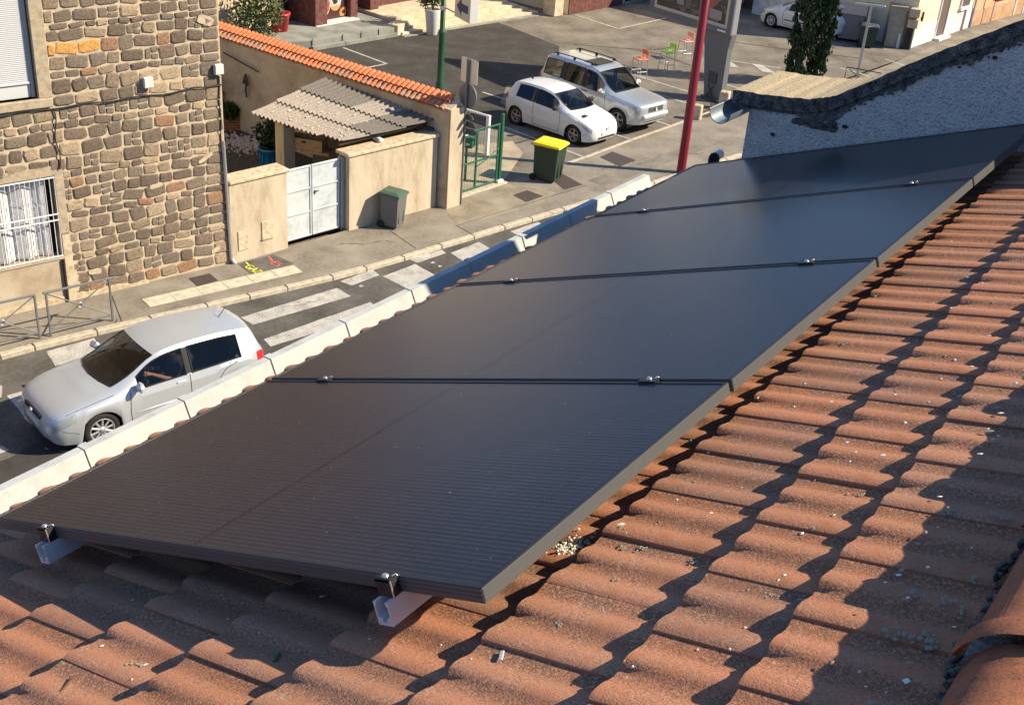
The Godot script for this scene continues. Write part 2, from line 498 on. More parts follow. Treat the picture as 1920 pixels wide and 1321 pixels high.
func panel_material() -> StandardMaterial3D:
	# black half-cut cells: bus wires, cell gaps, the gap across the middle, a little dust
	var w := 1024; var h := 1024
	var im := Image.create(w, h, false, Image.FORMAT_RGB8)
	var cell := Color(0.022, 0.024, 0.031).linear_to_srgb()
	im.fill(Color(0.015, 0.016, 0.021).linear_to_srgb())
	var wire := Color(0.04, 0.042, 0.05).linear_to_srgb()
	var gap := Color(0.007, 0.007, 0.008).linear_to_srgb()
	for k in 60:
		var x := int((k + 0.5) * w / 60.0)
		im.fill_rect(Rect2i(x - 3, 0, 6, h), cell)
		im.fill_rect(Rect2i(x, 0, 2, h), wire)
	for k in range(0, 7):
		im.fill_rect(Rect2i(int(k * w / 6.0) - 1, 0, 3, h), gap)
	for k in range(0, 21):
		im.fill_rect(Rect2i(0, int(k * h / 20.0), w, 1), gap)
	im.fill_rect(Rect2i(0, h / 2 - 4, w, 8), gap)
	var smear := noise_image(1024, 88, 0.006, 4).get_data()
	var r := RandomNumberGenerator.new()
	r.seed = 99
	for k in 70:
		var x := r.randi_range(8, w - 20); var y := r.randi_range(8, h - 20)
		var s := r.randi_range(1, 3)
		im.fill_rect(Rect2i(x, y, s, s), Color(0.3, 0.3, 0.3).lerp(Color(0.62, 0.6, 0.56), r.randf()))
	for k in 46:                                   # wiped streaks of dust
		var p := Vector2(r.randf_range(40, w - 120), r.randf_range(40, h - 120))
		var d := Vector2(r.randf_range(0.4, 1.0), r.randf_range(-0.9, -0.2)).normalized()
		for j in r.randi_range(20, 70):
			var q := p + d * j * 1.3 + Vector2(r.randf_range(-3, 3), r.randf_range(-3, 3))
			if q.x > 0 and q.y > 0 and q.x < w - 2 and q.y < h - 2:
				im.set_pixelv(Vector2i(q), im.get_pixelv(Vector2i(q)).lerp(Color(0.5, 0.5, 0.52), 0.35))
	for y in range(0, h):                          # thin film of dried dust in drifts
		for x in range(0, w):
			var d := smear[y * 1024 + x]
			if d > 150:
				im.set_pixel(x, y, im.get_pixel(x, y).lerp(Color(0.45, 0.45, 0.46), (d - 150) / 105.0 * 0.16 * r.randf()))
	var m := plain(Color.WHITE, 0.27, 0.0, 0.33)
	m.albedo_texture = ImageTexture.create_from_image(im)
	return m

# ================================================================ ground and road
var KERB := [[-30.0, -29.5], [0.0, -21.05], [8.6, -18.62], [9.81, -18.25], [10.47, -18.1], [11.69, -17.76], [12.8, -17.43], [14.0, -17.05], [14.95, -16.75], [15.83, -16.47], [16.95, -16.13], [17.86, -15.9], [18.96, -15.66], [20.16, -15.46], [21.23, -15.25], [22.3, -15.06], [23.28, -14.86], [24.46, -14.62], [25.6, -14.4], [26.88, -14.14], [28.2, -13.9], [29.5, -13.68], [30.9, -13.45], [32.7, -13.18], [36.0, -12.7], [42.0, -11.9], [50.0, -11.0], [62.0, -9.6], [90.0, -6.0]]
var LOT := [[22.2, -17.55], [24.8, -17.05], [26.2, -16.85], [27.48, -16.66], [28.59, -16.53], [31.16, -16.4], [33.57, -16.22], [34.9, -16.13], [36.4, -16.04], [39.0, -15.2], [44.0, -14.1], [50.0, -13.9]]

func ground_and_road() -> void:
	var st := new_st()
	sheet(st, pv2([-250, -250, 400, -250, 400, 250, -250, 250]), -0.14)
	struct("ground", st, M.lot)
	# carriageway, from the kerb to our own house
	var road := PackedVector2Array()
	for k in KERB: road.append(Vector2(k[0], k[1]))
	road.append_array(pv2([90, 40, -30, 40]))
	st = new_st()
	sheet(st, road, -0.1)
	struct("road", st, M.road)
	# pavement, a slab whose edge is the kerb
	var walk := PackedVector2Array()
	for k in KERB: walk.append(Vector2(k[0], k[1] - 0.16))
	walk.append_array(pv2([90, -13.0, 60, -13.3]))
	for i in range(LOT.size() - 1, 0, -1): walk.append(Vector2(LOT[i][0], LOT[i][1]))
	walk.append_array(pv2([22.2, -17.3, 15.8, -18.35, 13, -19.2, 0, -22.7, -30, -31]))
	st = new_st()
	sheet(st, walk, 0.0)
	struct("pavement", st, M.pave)
	# parking ground behind it, a few millimetres lower
	st = new_st()
	sheet(st, pv2([21.5, -16.5, 60, -13, 140, -10, 140, -120, 12, -120, 12, -30, 21.5, -30]), -0.006)
	struct("parking_ground", st, M.lot)
	st = new_st()
	sheet(st, pv2([22.9, -19.5, 23.6, -32.5, 36.2, -31.6, 41.2, -29.0, 39.75, -24.8, 35.0, -21.9, 33.3, -22.85, 31.3, -21.7, 30.9, -19.9, 29.2, -20.05, 27.2, -20.6]), -0.002)
	struct("parking_ground_new_asphalt", st, M.dark_lot)
	# kerbstones along the road: each about a metre long
	var kerb := thing("kerb", "pale stone kerb along the far side of the road", "kerb")
	kerb.set_meta("kind", "structure")
	var acc := 0.0
	for i in range(2, KERB.size() - 5):
		var a := Vector3(KERB[i][0], 0, KERB[i][1]); var b := Vector3(KERB[i + 1][0], 0, KERB[i + 1][1])
		var n := maxi(1, roundi(a.distance_to(b) / 1.05))
		for j in n:
			var p := a.lerp(b, float(j) / n); var q := a.lerp(b, float(j + 1) / n)
			st = new_st()
			var L := p.distance_to(q)
			bx(st, 0.006, L - 0.006, -0.2, 0.004 + rng.randf_range(-0.003, 0.004), -0.16, 0.0, 0.018)
			put("kerbstone", done(st), M.kerb, kerb, along(p, q))
	for i in range(2, LOT.size() - 3):
		var a := Vector3(LOT[i][0], 0, LOT[i][1]); var b := Vector3(LOT[i + 1][0], 0, LOT[i + 1][1])
		var n := maxi(1, roundi(a.distance_to(b) / 1.0))
		for j in n:
			var p := a.lerp(b, float(j) / n); var q := a.lerp(b, float(j + 1) / n)
			st = new_st()
			bx(st, 0.005, p.distance_to(q) - 0.005, -0.1, 0.012, -0.09, 0.03, 0.01)
			put("kerbstone", done(st), M.kerb, kerb, along(p, q))
	# concrete threshold of the green gate, footpath behind it
	st = new_st()
	sheet(st, pv2([22.75, -17.1, 24.95, -16.85, 25.4, -15.5, 24.3, -15.3, 22.3, -15.75, 21.45, -16.0, 22.2, -17.0]), 0.004)
	struct("pavement_patch_concrete", st, rough_mat(M.pave.albedo_texture, 3.1, 0.9, M.fine, 0.2, C(1.16, 1.12, 1.02)))
	st = new_st()
	sheet(st, pv2([23.2, -17.25, 24.9, -17.0, 27.5, -18.1, 28.2, -19.0, 27.0, -19.6, 25.0, -19.6, 23.3, -19.4]), 0.008)
	struct("footpath_concrete", st, rough_mat(M.pave.albedo_texture, 2.7, 0.9, M.fine, 0.2, C(1.5, 1.42, 1.25)))
	# darker asphalt trench across the pavement by the garden wall
	st = new_st()
	sheet(st, pv2([15.95, -18.2, 16.9, -18.0, 16.85, -17.25, 15.75, -17.55]), 0.005)
	struct("pavement_patch_asphalt", st, rough_mat(M.road.albedo_texture, 2.0, 0.9, M.fine, 0.3, C(1.1, 1.12, 1.15)))
	# narrow seams in the pavement
	for s in [[19.97, -16.99, 19.56, -15.8], [21.44, -15.99, 26.5, -15.2], [21.44, -15.99, 21.28, -15.4], [12.3, -17.9, 12.05, -17.68], [12.95, -18.9, 12.3, -17.75]]:
		st = new_st()
		var a := Vector3(s[0], 0, s[1]); var b := Vector3(s[2], 0, s[3])
		bx(st, 0, a.distance_to(b), -0.02, 0.005, -0.008, 0.008)
		var o := put("pavement_seam", done(st), M.cable, self, along(a, b))
		o.set_meta("kind", "structure")

func mark(called: String, poly: Array, m: Material, y: float) -> void:
	var st := new_st()
	var src := pv2(poly); var out := PackedVector2Array()
	for i in src.size():                           # edges worn a little uneven
		var a := src[i]; var b := src[(i + 1) % src.size()]
		var n := maxi(1, int(a.distance_to(b) / 0.14))
		for k in n: out.append(a.lerp(b, float(k) / n) + Vector2(rng.randf_range(-1, 1), rng.randf_range(-1, 1)) * 0.008)
	sheet(st, out, y)
	struct(called, st, m)

func stripe(called: String, x0: float, z0: float, x1: float, z1: float, w: float, m: Material, y: float) -> void:
	var d := Vector2(x1 - x0, z1 - z0).normalized().orthogonal() * w * 0.5
	mark(called, [x0 + d.x, z0 + d.y, x1 + d.x, z1 + d.y, x1 - d.x, z1 - d.y, x0 - d.x, z0 - d.y], m, y)

func road_markings() -> void:
	var y := -0.096
	# zebra crossing bars
	mark("road_marking_zebra", [14.22, -16.27, 16.72, -15.79, 16.62, -15.27, 14.16, -15.83], M.white_paint, y)
	mark("road_marking_zebra", [13.85, -15.19, 16.69, -14.76, 16.5, -14.24, 13.72, -14.86], M.white_paint, y)
	mark("road_marking_zebra", [13.5, -14.2, 16.4, -13.75, 16.3, -13.25, 13.4, -13.8], M.white_paint, y)
	# squares of the raised table
	for s in [[17.03, -15.98, 18.05, -15.88, 17.91, -15.55, 17.05, -15.64], [17.93, -15.46, 19.0, -15.36, 18.78, -14.42, 17.79, -14.56], [19.12, -15.66, 20.13, -15.42, 20.03, -15.23, 19.08, -15.36], [20.12, -15.16, 21.18, -15.06, 20.98, -14.44, 19.91, -14.52], [22.32, -14.9, 23.39, -14.76, 23.23, -14.33, 22.21, -14.4], [17.06, -14.57, 17.8, -14.46, 17.7, -13.7, 16.9, -13.8], [10.6, -17.93, 11.58, -17.72, 11.3, -17.1, 10.35, -17.3], [8.3, -17.6, 9.27, -17.4, 9.0, -17.02, 8.1, -17.2], [7.2, -15.9, 8.05, -15.62, 8.05, -15.4, 7.1, -15.5], [9.1, -17.0, 10.0, -16.8, 9.8, -15.9, 8.85, -16.1], [22.0, -13.9, 22.9, -13.8, 22.8, -12.9, 21.9, -13.0]]:
		mark("road_marking_square", s, M.white_paint, y)
	for s in [[19.35, -15.1], [19.3, -14.85], [17.16, -15.47]]:
		mark("road_marking_dot", [s[0] - .05, s[1] - .03, s[0] + .06, s[1] - .04, s[0] + .05, s[1] + .05, s[0] - .04, s[1] + .04], M.white_paint, y + 0.004)
	# darker repair at the left edge
	mark("road_patch_asphalt", [6.2, -15.6, 7.9, -15.2, 9.35, -15.35, 8.95, -13.9, 6.0, -14.3], M.dark_lot, -0.098)
	# bays of the car park
	for s in [[28.59, -16.6, 29.25, -20.3], [31.23, -16.5, 31.9, -22.9], [33.55, -16.25, 34.2, -20.6], [36.3, -16.6, 36.62, -18.36], [36.62, -18.36, 37.0, -20.6], [37.78, -17.6, 38.35, -20.8], [39.7, -16.4, 40.02, -17.9], [45.3, -27.6, 44.54, -24.84], [44.54, -24.84, 48.3, -24.5], [32.68, -30.2, 32.18, -27.56], [32.18, -27.56, 31.0, -27.7], [49.25, -14.4, 48.6, -12.9], [46.11, -15.2, 45.7, -13.4], [43.2, -19.6, 44.0, -16.9], [50.6, -22.0, 49.6, -21.8]]:
		stripe("parking_marking", s[0], s[1], s[2], s[3], 0.1, M.white_paint, 0.003)
	mark("parking_marking", [43.2, -19.25, 43.4, -18.9, 42.66, -18.1, 42.42, -18.45], M.white_paint, 0.007)
	mark("parking_marking", [43.7, -18.05, 43.8, -17.62, 43.1, -16.7, 42.78, -17.12], M.white_paint, 0.007)
	# tactile paving: six pale slabs beside the crossing
	var tac := thing("tactile_paving", "cream tactile paving strip on the pavement by the crossing", "paving")
	tac.set_meta("kind", "structure")
	var p0 := Vector3(13.25, 0, -18.3); var p1 := Vector3(16.79, 0, -17.24)
	for k in 6:
		var st := new_st()
		var cut := 0.02 if k != 3 else 0.02
		bx(st, 0.003, p0.distance_to(p1) / 6 - 0.003, -0.01, 0.012, cut, 0.45, 0.004)
		put("slab", done(st), M.tactile, tac, along(p0.lerp(p1, k / 6.0), p1.lerp(p0, (5 - k) / 6.0)))
	# tar seams in the old asphalt
	for pts in [[[40.5, -24.6], [41.6, -22.9], [42.4, -21.9], [43.5, -21.6]], [[41.7, -22.7], [42.0, -21.4], [41.4, -19.6]], [[37.2, -22.6], [37.5, -22.2], [39.6, -22.9], [39.2, -21.2], [39.4, -20.3]], [[46.5, -20.5], [47.5, -17.5], [48.5, -15.2]], [[27.4, -18.9], [30.0, -18.6], [33.0, -18.7]], [[34.5, -20.2], [36.3, -19.2]]]:
		for i in pts.size() - 1:
			stripe("tar_seam", pts[i][0], pts[i][1], pts[i + 1][0], pts[i + 1][1], 0.07, M.dark_lot, 0.001)
	# repairs and cracks in the carriageway and pavement
	mark("road_patch_asphalt", [10.2, -16.7, 13.4, -15.9, 13.25, -15.35, 10.0, -16.1], rough_mat(M.road.albedo_texture, 3.3, 0.9, M.fine, 0.3, C(.8, .8, .82)), -0.098)
	mark("road_patch_asphalt", [21.3, -14.2, 26.0, -13.5, 25.9, -13.0, 21.2, -13.7], rough_mat(M.road.albedo_texture, 2.7, 0.9, M.fine, 0.3, C(.78, .78, .8)), -0.098)
	mark("pavement_patch_asphalt", [26.9, -15.4, 33.0, -14.7, 32.9, -14.2, 26.8, -14.8], rough_mat(M.pave.albedo_texture, 2.9, 0.9, M.fine, 0.3, C(.82, .83, .85)), 0.003)
	for c in [[18.4, -17.3, 1.6, 0.5], [28.0, -15.6, 3.0, 0.35], [24.0, -14.9, 1.4, 1.2], [12.6, -16.6, 1.5, 0.2], [15.2, -16.0, 1.2, 0.3], [22.9, -13.8, 2.4, 0.15], [31.0, -14.6, 2.2, 0.6]]:
		var p := Vector2(c[0], c[1])
		var d := Vector2(1, 0).rotated(c[3])
		var low: float = -0.0955 if c[1] > -14.4 or c[0] < 17.0 and c[1] > -16.7 else 0.006
		for k in int(c[2] / 0.16):
			var q := p + d.rotated(rng.randf_range(-0.7, 0.7)) * 0.16
			stripe("asphalt_crack", p.x, p.y, q.x, q.y, rng.randf_range(0.008, 0.022), M.cable, low)
			p = q
	# utility covers let into the pavement
	var covers := [[[14.65, -18.38, 15.14, -18.25, 15.02, -17.83, 14.5, -17.93], "square rusty iron cover touching the tactile paving"], [[24.31, -16.23, 24.92, -16.18, 24.86, -15.6, 24.14, -15.66], "brown iron cover in the pavement before the green gate"], [[28.95, -16.24, 29.69, -16.24, 29.52, -15.31, 28.66, -15.35], "large iron cover in the pavement past the yellow-lidded bin"], [[26.2, -16.2, 26.8, -16.2, 26.46, -15.3, 25.75, -15.46], "iron cover under the corner of the yellow-lidded bin"]]
	for c in covers:
		var st := new_st()
		slab(st, pv2(c[0]), -0.009, 0.02, Transform3D(Basis(Vector3.RIGHT, PI / 2), Vector3()))
		var o := obj("manhole_cover", st, M.iron)
		tag(o, c[1], "manhole cover", "iron covers in the pavement")
	# sprayed surveyor's marks
	var yp := plain(C(.72, .78, .03), 0.8)
	var rp := plain(C(.72, .12, .1), 0.8)
	var b := Basis(Vector3(-0.16, 0, 0.99), Vector3(0.985, 0, 0.17), Vector3(0.0, 1, 0))
	tag(lettering("sprayed_marking", "GAZ", 0.2, yp, Transform3D(b, Vector3(15.98, 0.009, -17.72))), "yellow sprayed letters on the pavement below the garden wall", "marking")
	tag(lettering("sprayed_marking", "E5", 0.2, rp, Transform3D(b, Vector3(16.55, 0.009, -17.55))), "red sprayed letters on the pavement below the garden wall", "marking")
	stripe("pavement_marking", 16.14, -18.12, 16.07, -17.95, 0.04, yp, 0.009)
	stripe("pavement_marking", 16.73, -17.98, 16.6, -17.72, 0.05, rp, 0.009)

# ===================================================================== our own roof
const TW := 0.2205           # cover width of a roof tile
const TG := 0.313            # gauge of the courses

func tile_mesh(sd: int) -> ArrayMesh:
	var r := RandomNumberGenerator.new()
	r.seed = sd
	var fs := [0.0, 0.025, 0.065, 0.11, 0.16, 0.22, 0.29, 0.36, 0.42, 0.475, 0.505, 0.54, 0.58, 0.63, 0.69, 0.76, 0.83, 0.91, 1.05]
	var hs := [0.0192, 0.0238, 0.0272, 0.0282, 0.0258, 0.0202, 0.0122, 0.0054, 0.0056, 0.0108, 0.0148, 0.0196, 0.0232, 0.0232, 0.0188, 0.0112, 0.0046, 0.0072, 0.0125]
	var us := [-0.001, 0.0015, 0.05, 0.12, 0.24, 0.36]
	var st := new_st()
	var g := []
	for u in us:
		var row := []
		for i in fs.size():
			var y: float = 0.0065 + (hs[i] - 0.005) * 0.56 + 0.043 * (1.0 - u / 0.36) + r.randf_range(-0.0006, 0.0006)
			if u < 0: y -= 0.0022
			if u < 0.03 and (i == 9 or i == 10): y -= 0.009
			row.append(Vector3(fs[i] * TW, y, u))
		g.append(row)
	st.set_smooth_group(1)
	for j in us.size() - 1:
		st.set_smooth_group(2 if j == 0 else 1)
		for i in fs.size() - 1:
			for e in [[1, 0], [0, 1], [1, 1], [1, 0], [0, 0], [0, 1]]:
				st.set_uv(Vector2(minf(fs[i + e[1]], 1.0) * 0.98 + 0.01, 0.02 + us[j + e[0]] / 0.375))
				st.add_vertex(g[j + e[0]][i + e[1]])
	st.set_smooth_group(-1)
	st.set_uv(Vector2(0.15, 0.5))
	for i in fs.size() - 1:                      # lower edge
		var a: Vector3 = g[0][i]; var b: Vector3 = g[0][i + 1]
		quad(st, a - Vector3(0, 0.027, -0.004), b - Vector3(0, 0.027, -0.004), b, a)
	for j in us.size() - 1:                      # side lip
		var a: Vector3 = g[j][0]; var b: Vector3 = g[j + 1][0]
		quad(st, b - Vector3(0, 0.009, 0), a - Vector3(0, 0.009, 0), a, b)
	return done(st)

func tile_height(s: float, u: float) -> float:    # top of the tiles above the roof frame
	var k := floori((u + 0.035) / TG)
	var uu := u + 0.035 - k * TG
	var off := 0.0 if posmod(k, 2) == 0 else 0.115
	var f := fposmod((s - off) / TW, 1.0)
	var hs := [0.0192, 0.028, 0.0222, 0.0112, 0.0054, 0.0142, 0.0236, 0.0182, 0.0072, 0.0068, 0.0105]
	var i := mini(int(f * 10), 9)
	return -0.1635 + (lerpf(hs[i], hs[i + 1], f * 10 - i) - 0.005) * 0.56 + 0.043 * (1.0 - uu / 0.36)

func own_house() -> void:
	var house := thing("tiled_house", "our own house with its clay tiled roof below the panels", "house")
	var st := new_st()
	bx(st, -9, 4.3, -0.15, 9.0, -1.98, 7.5)
	obj("wall", st, M.render, house)
	# roof deck, both slopes, under the tiles
	st = new_st()
	slab(st, pv2([-2.3, -0.26, 0.96, -0.26, 0.96, -0.175, -2.3, -0.175]), -9.0, 4.3, Transform3D(Basis(Vector3(0, 0, 1), Vector3(0, 1, 0), Vector3(1, 0, 0)), Vector3()), true)
	var roof := put("roof", done(st), M.cement_dark, house, roof_frame)
	var rt := Vector3(0, sin(SLOPE) * 0.96, cos(SLOPE) * 0.96) + Vector3(0, ROOF_Y - 0.17, 0.06)
	st = new_st()
	quad(st, Vector3(-9, rt.y, rt.z), Vector3(-9, rt.y - 2.4, rt.z + 6.5), Vector3(4.3, rt.y - 2.4, rt.z + 6.5), Vector3(4.3, rt.y, rt.z))
	obj("rear_roof", st, M.ridge, house)
	# tiles, each a piece of the roof
	var meshes := []
	for k in 4: meshes.append(tile_mesh(300 + k))
	for k in range(-7, 3):
		var u := -0.035 + k * TG
		if k < -4: u += 0.026 * (-4 - k)
		if k == 2: u = 0.505
		var off := 0.0 if posmod(k, 2) == 0 else 0.115
		var s0 := -1.6 if k > -5 else -0.9
		var n := int((4.3 - s0) / TW) + 1
		for i in n:
			var s := s0 - fposmod(s0, TW) + i * TW + off
			if s > 4.26: continue
			var b := Basis(Vector3.UP, rng.randf_range(-0.006, 0.006)) * Basis(Vector3.BACK, rng.randf_range(-0.01, 0.01))
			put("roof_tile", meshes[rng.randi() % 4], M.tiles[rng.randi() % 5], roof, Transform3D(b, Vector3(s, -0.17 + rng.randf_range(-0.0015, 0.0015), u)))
	# tiles left of the frame, joined
	st = new_st()
	for k in range(-7, 3):
		var s0 := -1.82 if k > -5 else -1.12
		var n := 14
		for i in n:
			var off := 0.0 if posmod(k, 2) == 0 else 0.115
			st.append_from(meshes[i % 4], 0, Transform3D(Basis(), Vector3(s0 - fposmod(s0, TW) - i * TW + off, -0.17, -0.035 + k * TG)))
	stuff(put("outer_roof_tiles", st.commit(), M.tiles[0], roof))
	# ridge: half-round tiles on a bed of mortar
	var prof := []
	for i in 13:
		var t := PI * (0.02 + 0.96 * i / 12.0)
		prof.append(Vector2(-cos(t) * 0.122, sin(t) * 0.122))
	for k in range(-4, 10):
		var s := 0.06 + k * 0.42
		st = new_st()
		st.set_smooth_group(1)
		var rings := []
		for e in [[0.0, 1.12], [0.05, 1.12], [0.06, 1.0], [0.43, 0.93]]:
			var ring := []
			for p in prof: ring.append(Vector3(e[0], p.y * e[1], -p.x * e[1]))
			rings.append(ring)
		for j in 3:
			for i in prof.size() - 1:
				quad(st, rings[j][i], rings[j][i + 1], rings[j + 1][i + 1], rings[j + 1][i])
		put("ridge_tile", done(st), M.ridge, roof, Transform3D(Basis(Vector3.RIGHT, SLOPE * 0.9), Vector3(s, -0.125, 0.94)))
	st = new_st()
	for k in 520:
		var s := -1.2 + k * 0.0108
		lump(st, Vector3(s, tile_height(s, 0.79) + rng.randf_range(0.0, 0.012), 0.80 + 0.006 * sin(s * 23.0) + rng.randf_range(-0.009, 0.009)), Vector3(rng.randf_range(0.012, 0.035), rng.randf_range(0.008, 0.02), rng.randf_range(0.008, 0.018)), 0.45, 6, Basis(Vector3.UP, rng.randf_range(-1, 1)))
	bx(st, -1.2, 4.3, -0.17, -0.128, 0.805, 0.86)
	put("ridge_mortar", done(st), M.concrete_dark, roof)
	# moss and lichen, crusts a millimetre or two thick
	for kind in 2:
		st = new_st()
		for k in [220, 240][kind]:
			var s: float; var u: float
			if k < 60:
				s = rng.randf_range(-0.5, 1.8); u = rng.randf_range(0.3, 0.78)
			else:
				s = rng.randf_range(-0.9, 3.6); u = rng.randf_range(-1.1, 0.76)
			var d := rng.randf_range(0.002, 0.006) * (1.9 if rng.randf() < 0.1 else 1.0)
			crust(st, s, u, d)
		if kind == 0:
			for q in [[.335, -.76], [.35, -.734], [.217, -.748], [.236, -.735], [.216, -.737], [.225, -.693], [.226, -.672], [.221, -.711], [.352, -.67], [.439, -.753], [.663, -.648], [.676, -.728], [.666, -.748], [.462, -.003], [.407, -.034], [.419, -.075], [.406, -.198], [.292, -.088], [.19, -.079], [.191, -.116], [.107, -.07], [.329, -.268], [.74, -.433], [.308, -.419], [.317, -.475], [-.271, .809], [-.26, .786], [-.131, 1.102]]:
				for j in 7: crust(st, q[0] + rng.randfn(0, 0.006), -q[1] + rng.randfn(0, 0.006), rng.randf_range(0.0022, 0.0045))
		stuff(put("lichen_patches", done(st), [M.lichen, M.lichen_pale][kind], roof))
	st = new_st()
	for k in 150:                                   # clump of moss against the panel
		var s := 0.415 + rng.randfn(0.0, 0.022); var u := -0.105 + rng.randfn(0.0, 0.02)
		lump(st, Vector3(s, tile_height(s, u) + rng.randf_range(0, 0.012), u), Vector3.ONE * rng.randf_range(0.003, 0.008), 0.4, 5)
	stuff(put("moss_clump", done(st), M.lichen_pale, roof))
	# odds and ends lying on the tiles
	var bits := [["green_strip", -0.145, -0.473, M.leaf_green, "short green plastic strip lying in the panel's shadow", 0.035, 0.007], ["stick", -0.382, -0.874, M.bark, "thin dark stick on the sunny tiles at lower left", 0.06, 0.004], ["metal_offcut", -0.025, 0.03, M.alu, "bright metal offcut lying on a roof tile below the panel corner", 0.03, 0.008]]
	for b in bits:
		st = new_st()
		box(st, Vector3(0, 0, 0), Vector3(b[5], 0.004, b[6]), 0.001)
		var at := roof_frame * Vector3(b[1], tile_height(b[1], b[2]) + 0.004, b[2])
		var o := put(b[0], done(st), b[3], self, Transform3D(roof_frame.basis * Basis(Vector3.UP, 0.5), at))
		tag(o, b[4], "debris")
	# cast concrete gutter along the eave, in short lengths
	var gut := thing("eave_gutter", "off-white cast gutter along the eave below the panels", "gutter")
	var gp := pv2([-2.30, 9.13, -2.265, 9.13, -2.2, 8.985, -2.04, 8.985, -2.02, 9.06, -1.98, 9.06, -1.98, 8.93, -2.22, 8.93, -2.30, 9.08])
	var cp := pv2([-2.304, 9.134, -2.26, 9.134, -2.195, 8.991, -2.04, 8.997, -2.02, 9.07, -1.98, 9.06, -1.98, 8.92, -2.23, 8.92, -2.31, 9.08])
	var px := Basis(Vector3(0, 0, 1), Vector3(0, 1, 0), Vector3(1, 0, 0))
	for k in 20:
		var x := -4.4 + 0.4657 * k
		st = new_st()
		slab(st, gp, x + 0.035, x + 0.463, Transform3D(px, Vector3()))
		var sec := obj("gutter_length", st, M.gutter, gut)
		st = new_st()
		slab(st, cp, x - 0.002, x + 0.033, Transform3D(px, Vector3()))
		obj("joint_collar", st, M.gutter, sec)

func crust(st: SurfaceTool, s: float, u: float, d: float) -> void:
	var n := 8
	var c := Vector3(s, tile_height(s, u) + 0.0024, u)
	var ring := []
	var off := tile_height(s + d, u) - tile_height(s - d, u)
	for i in n:
		var t := TAU * i / n
		var q := Vector3(s + cos(t) * d * rng.randf_range(0.7, 1.3), 0, u - sin(t) * d * rng.randf_range(0.7, 1.3))
		q.y = c.y - 0.0019 + clampf(off, -d, d) * (q.x - s) / (2.0 * d)
		ring.append(q)
	for i in n: tri(st, c, ring[i], ring[(i + 1) % n])

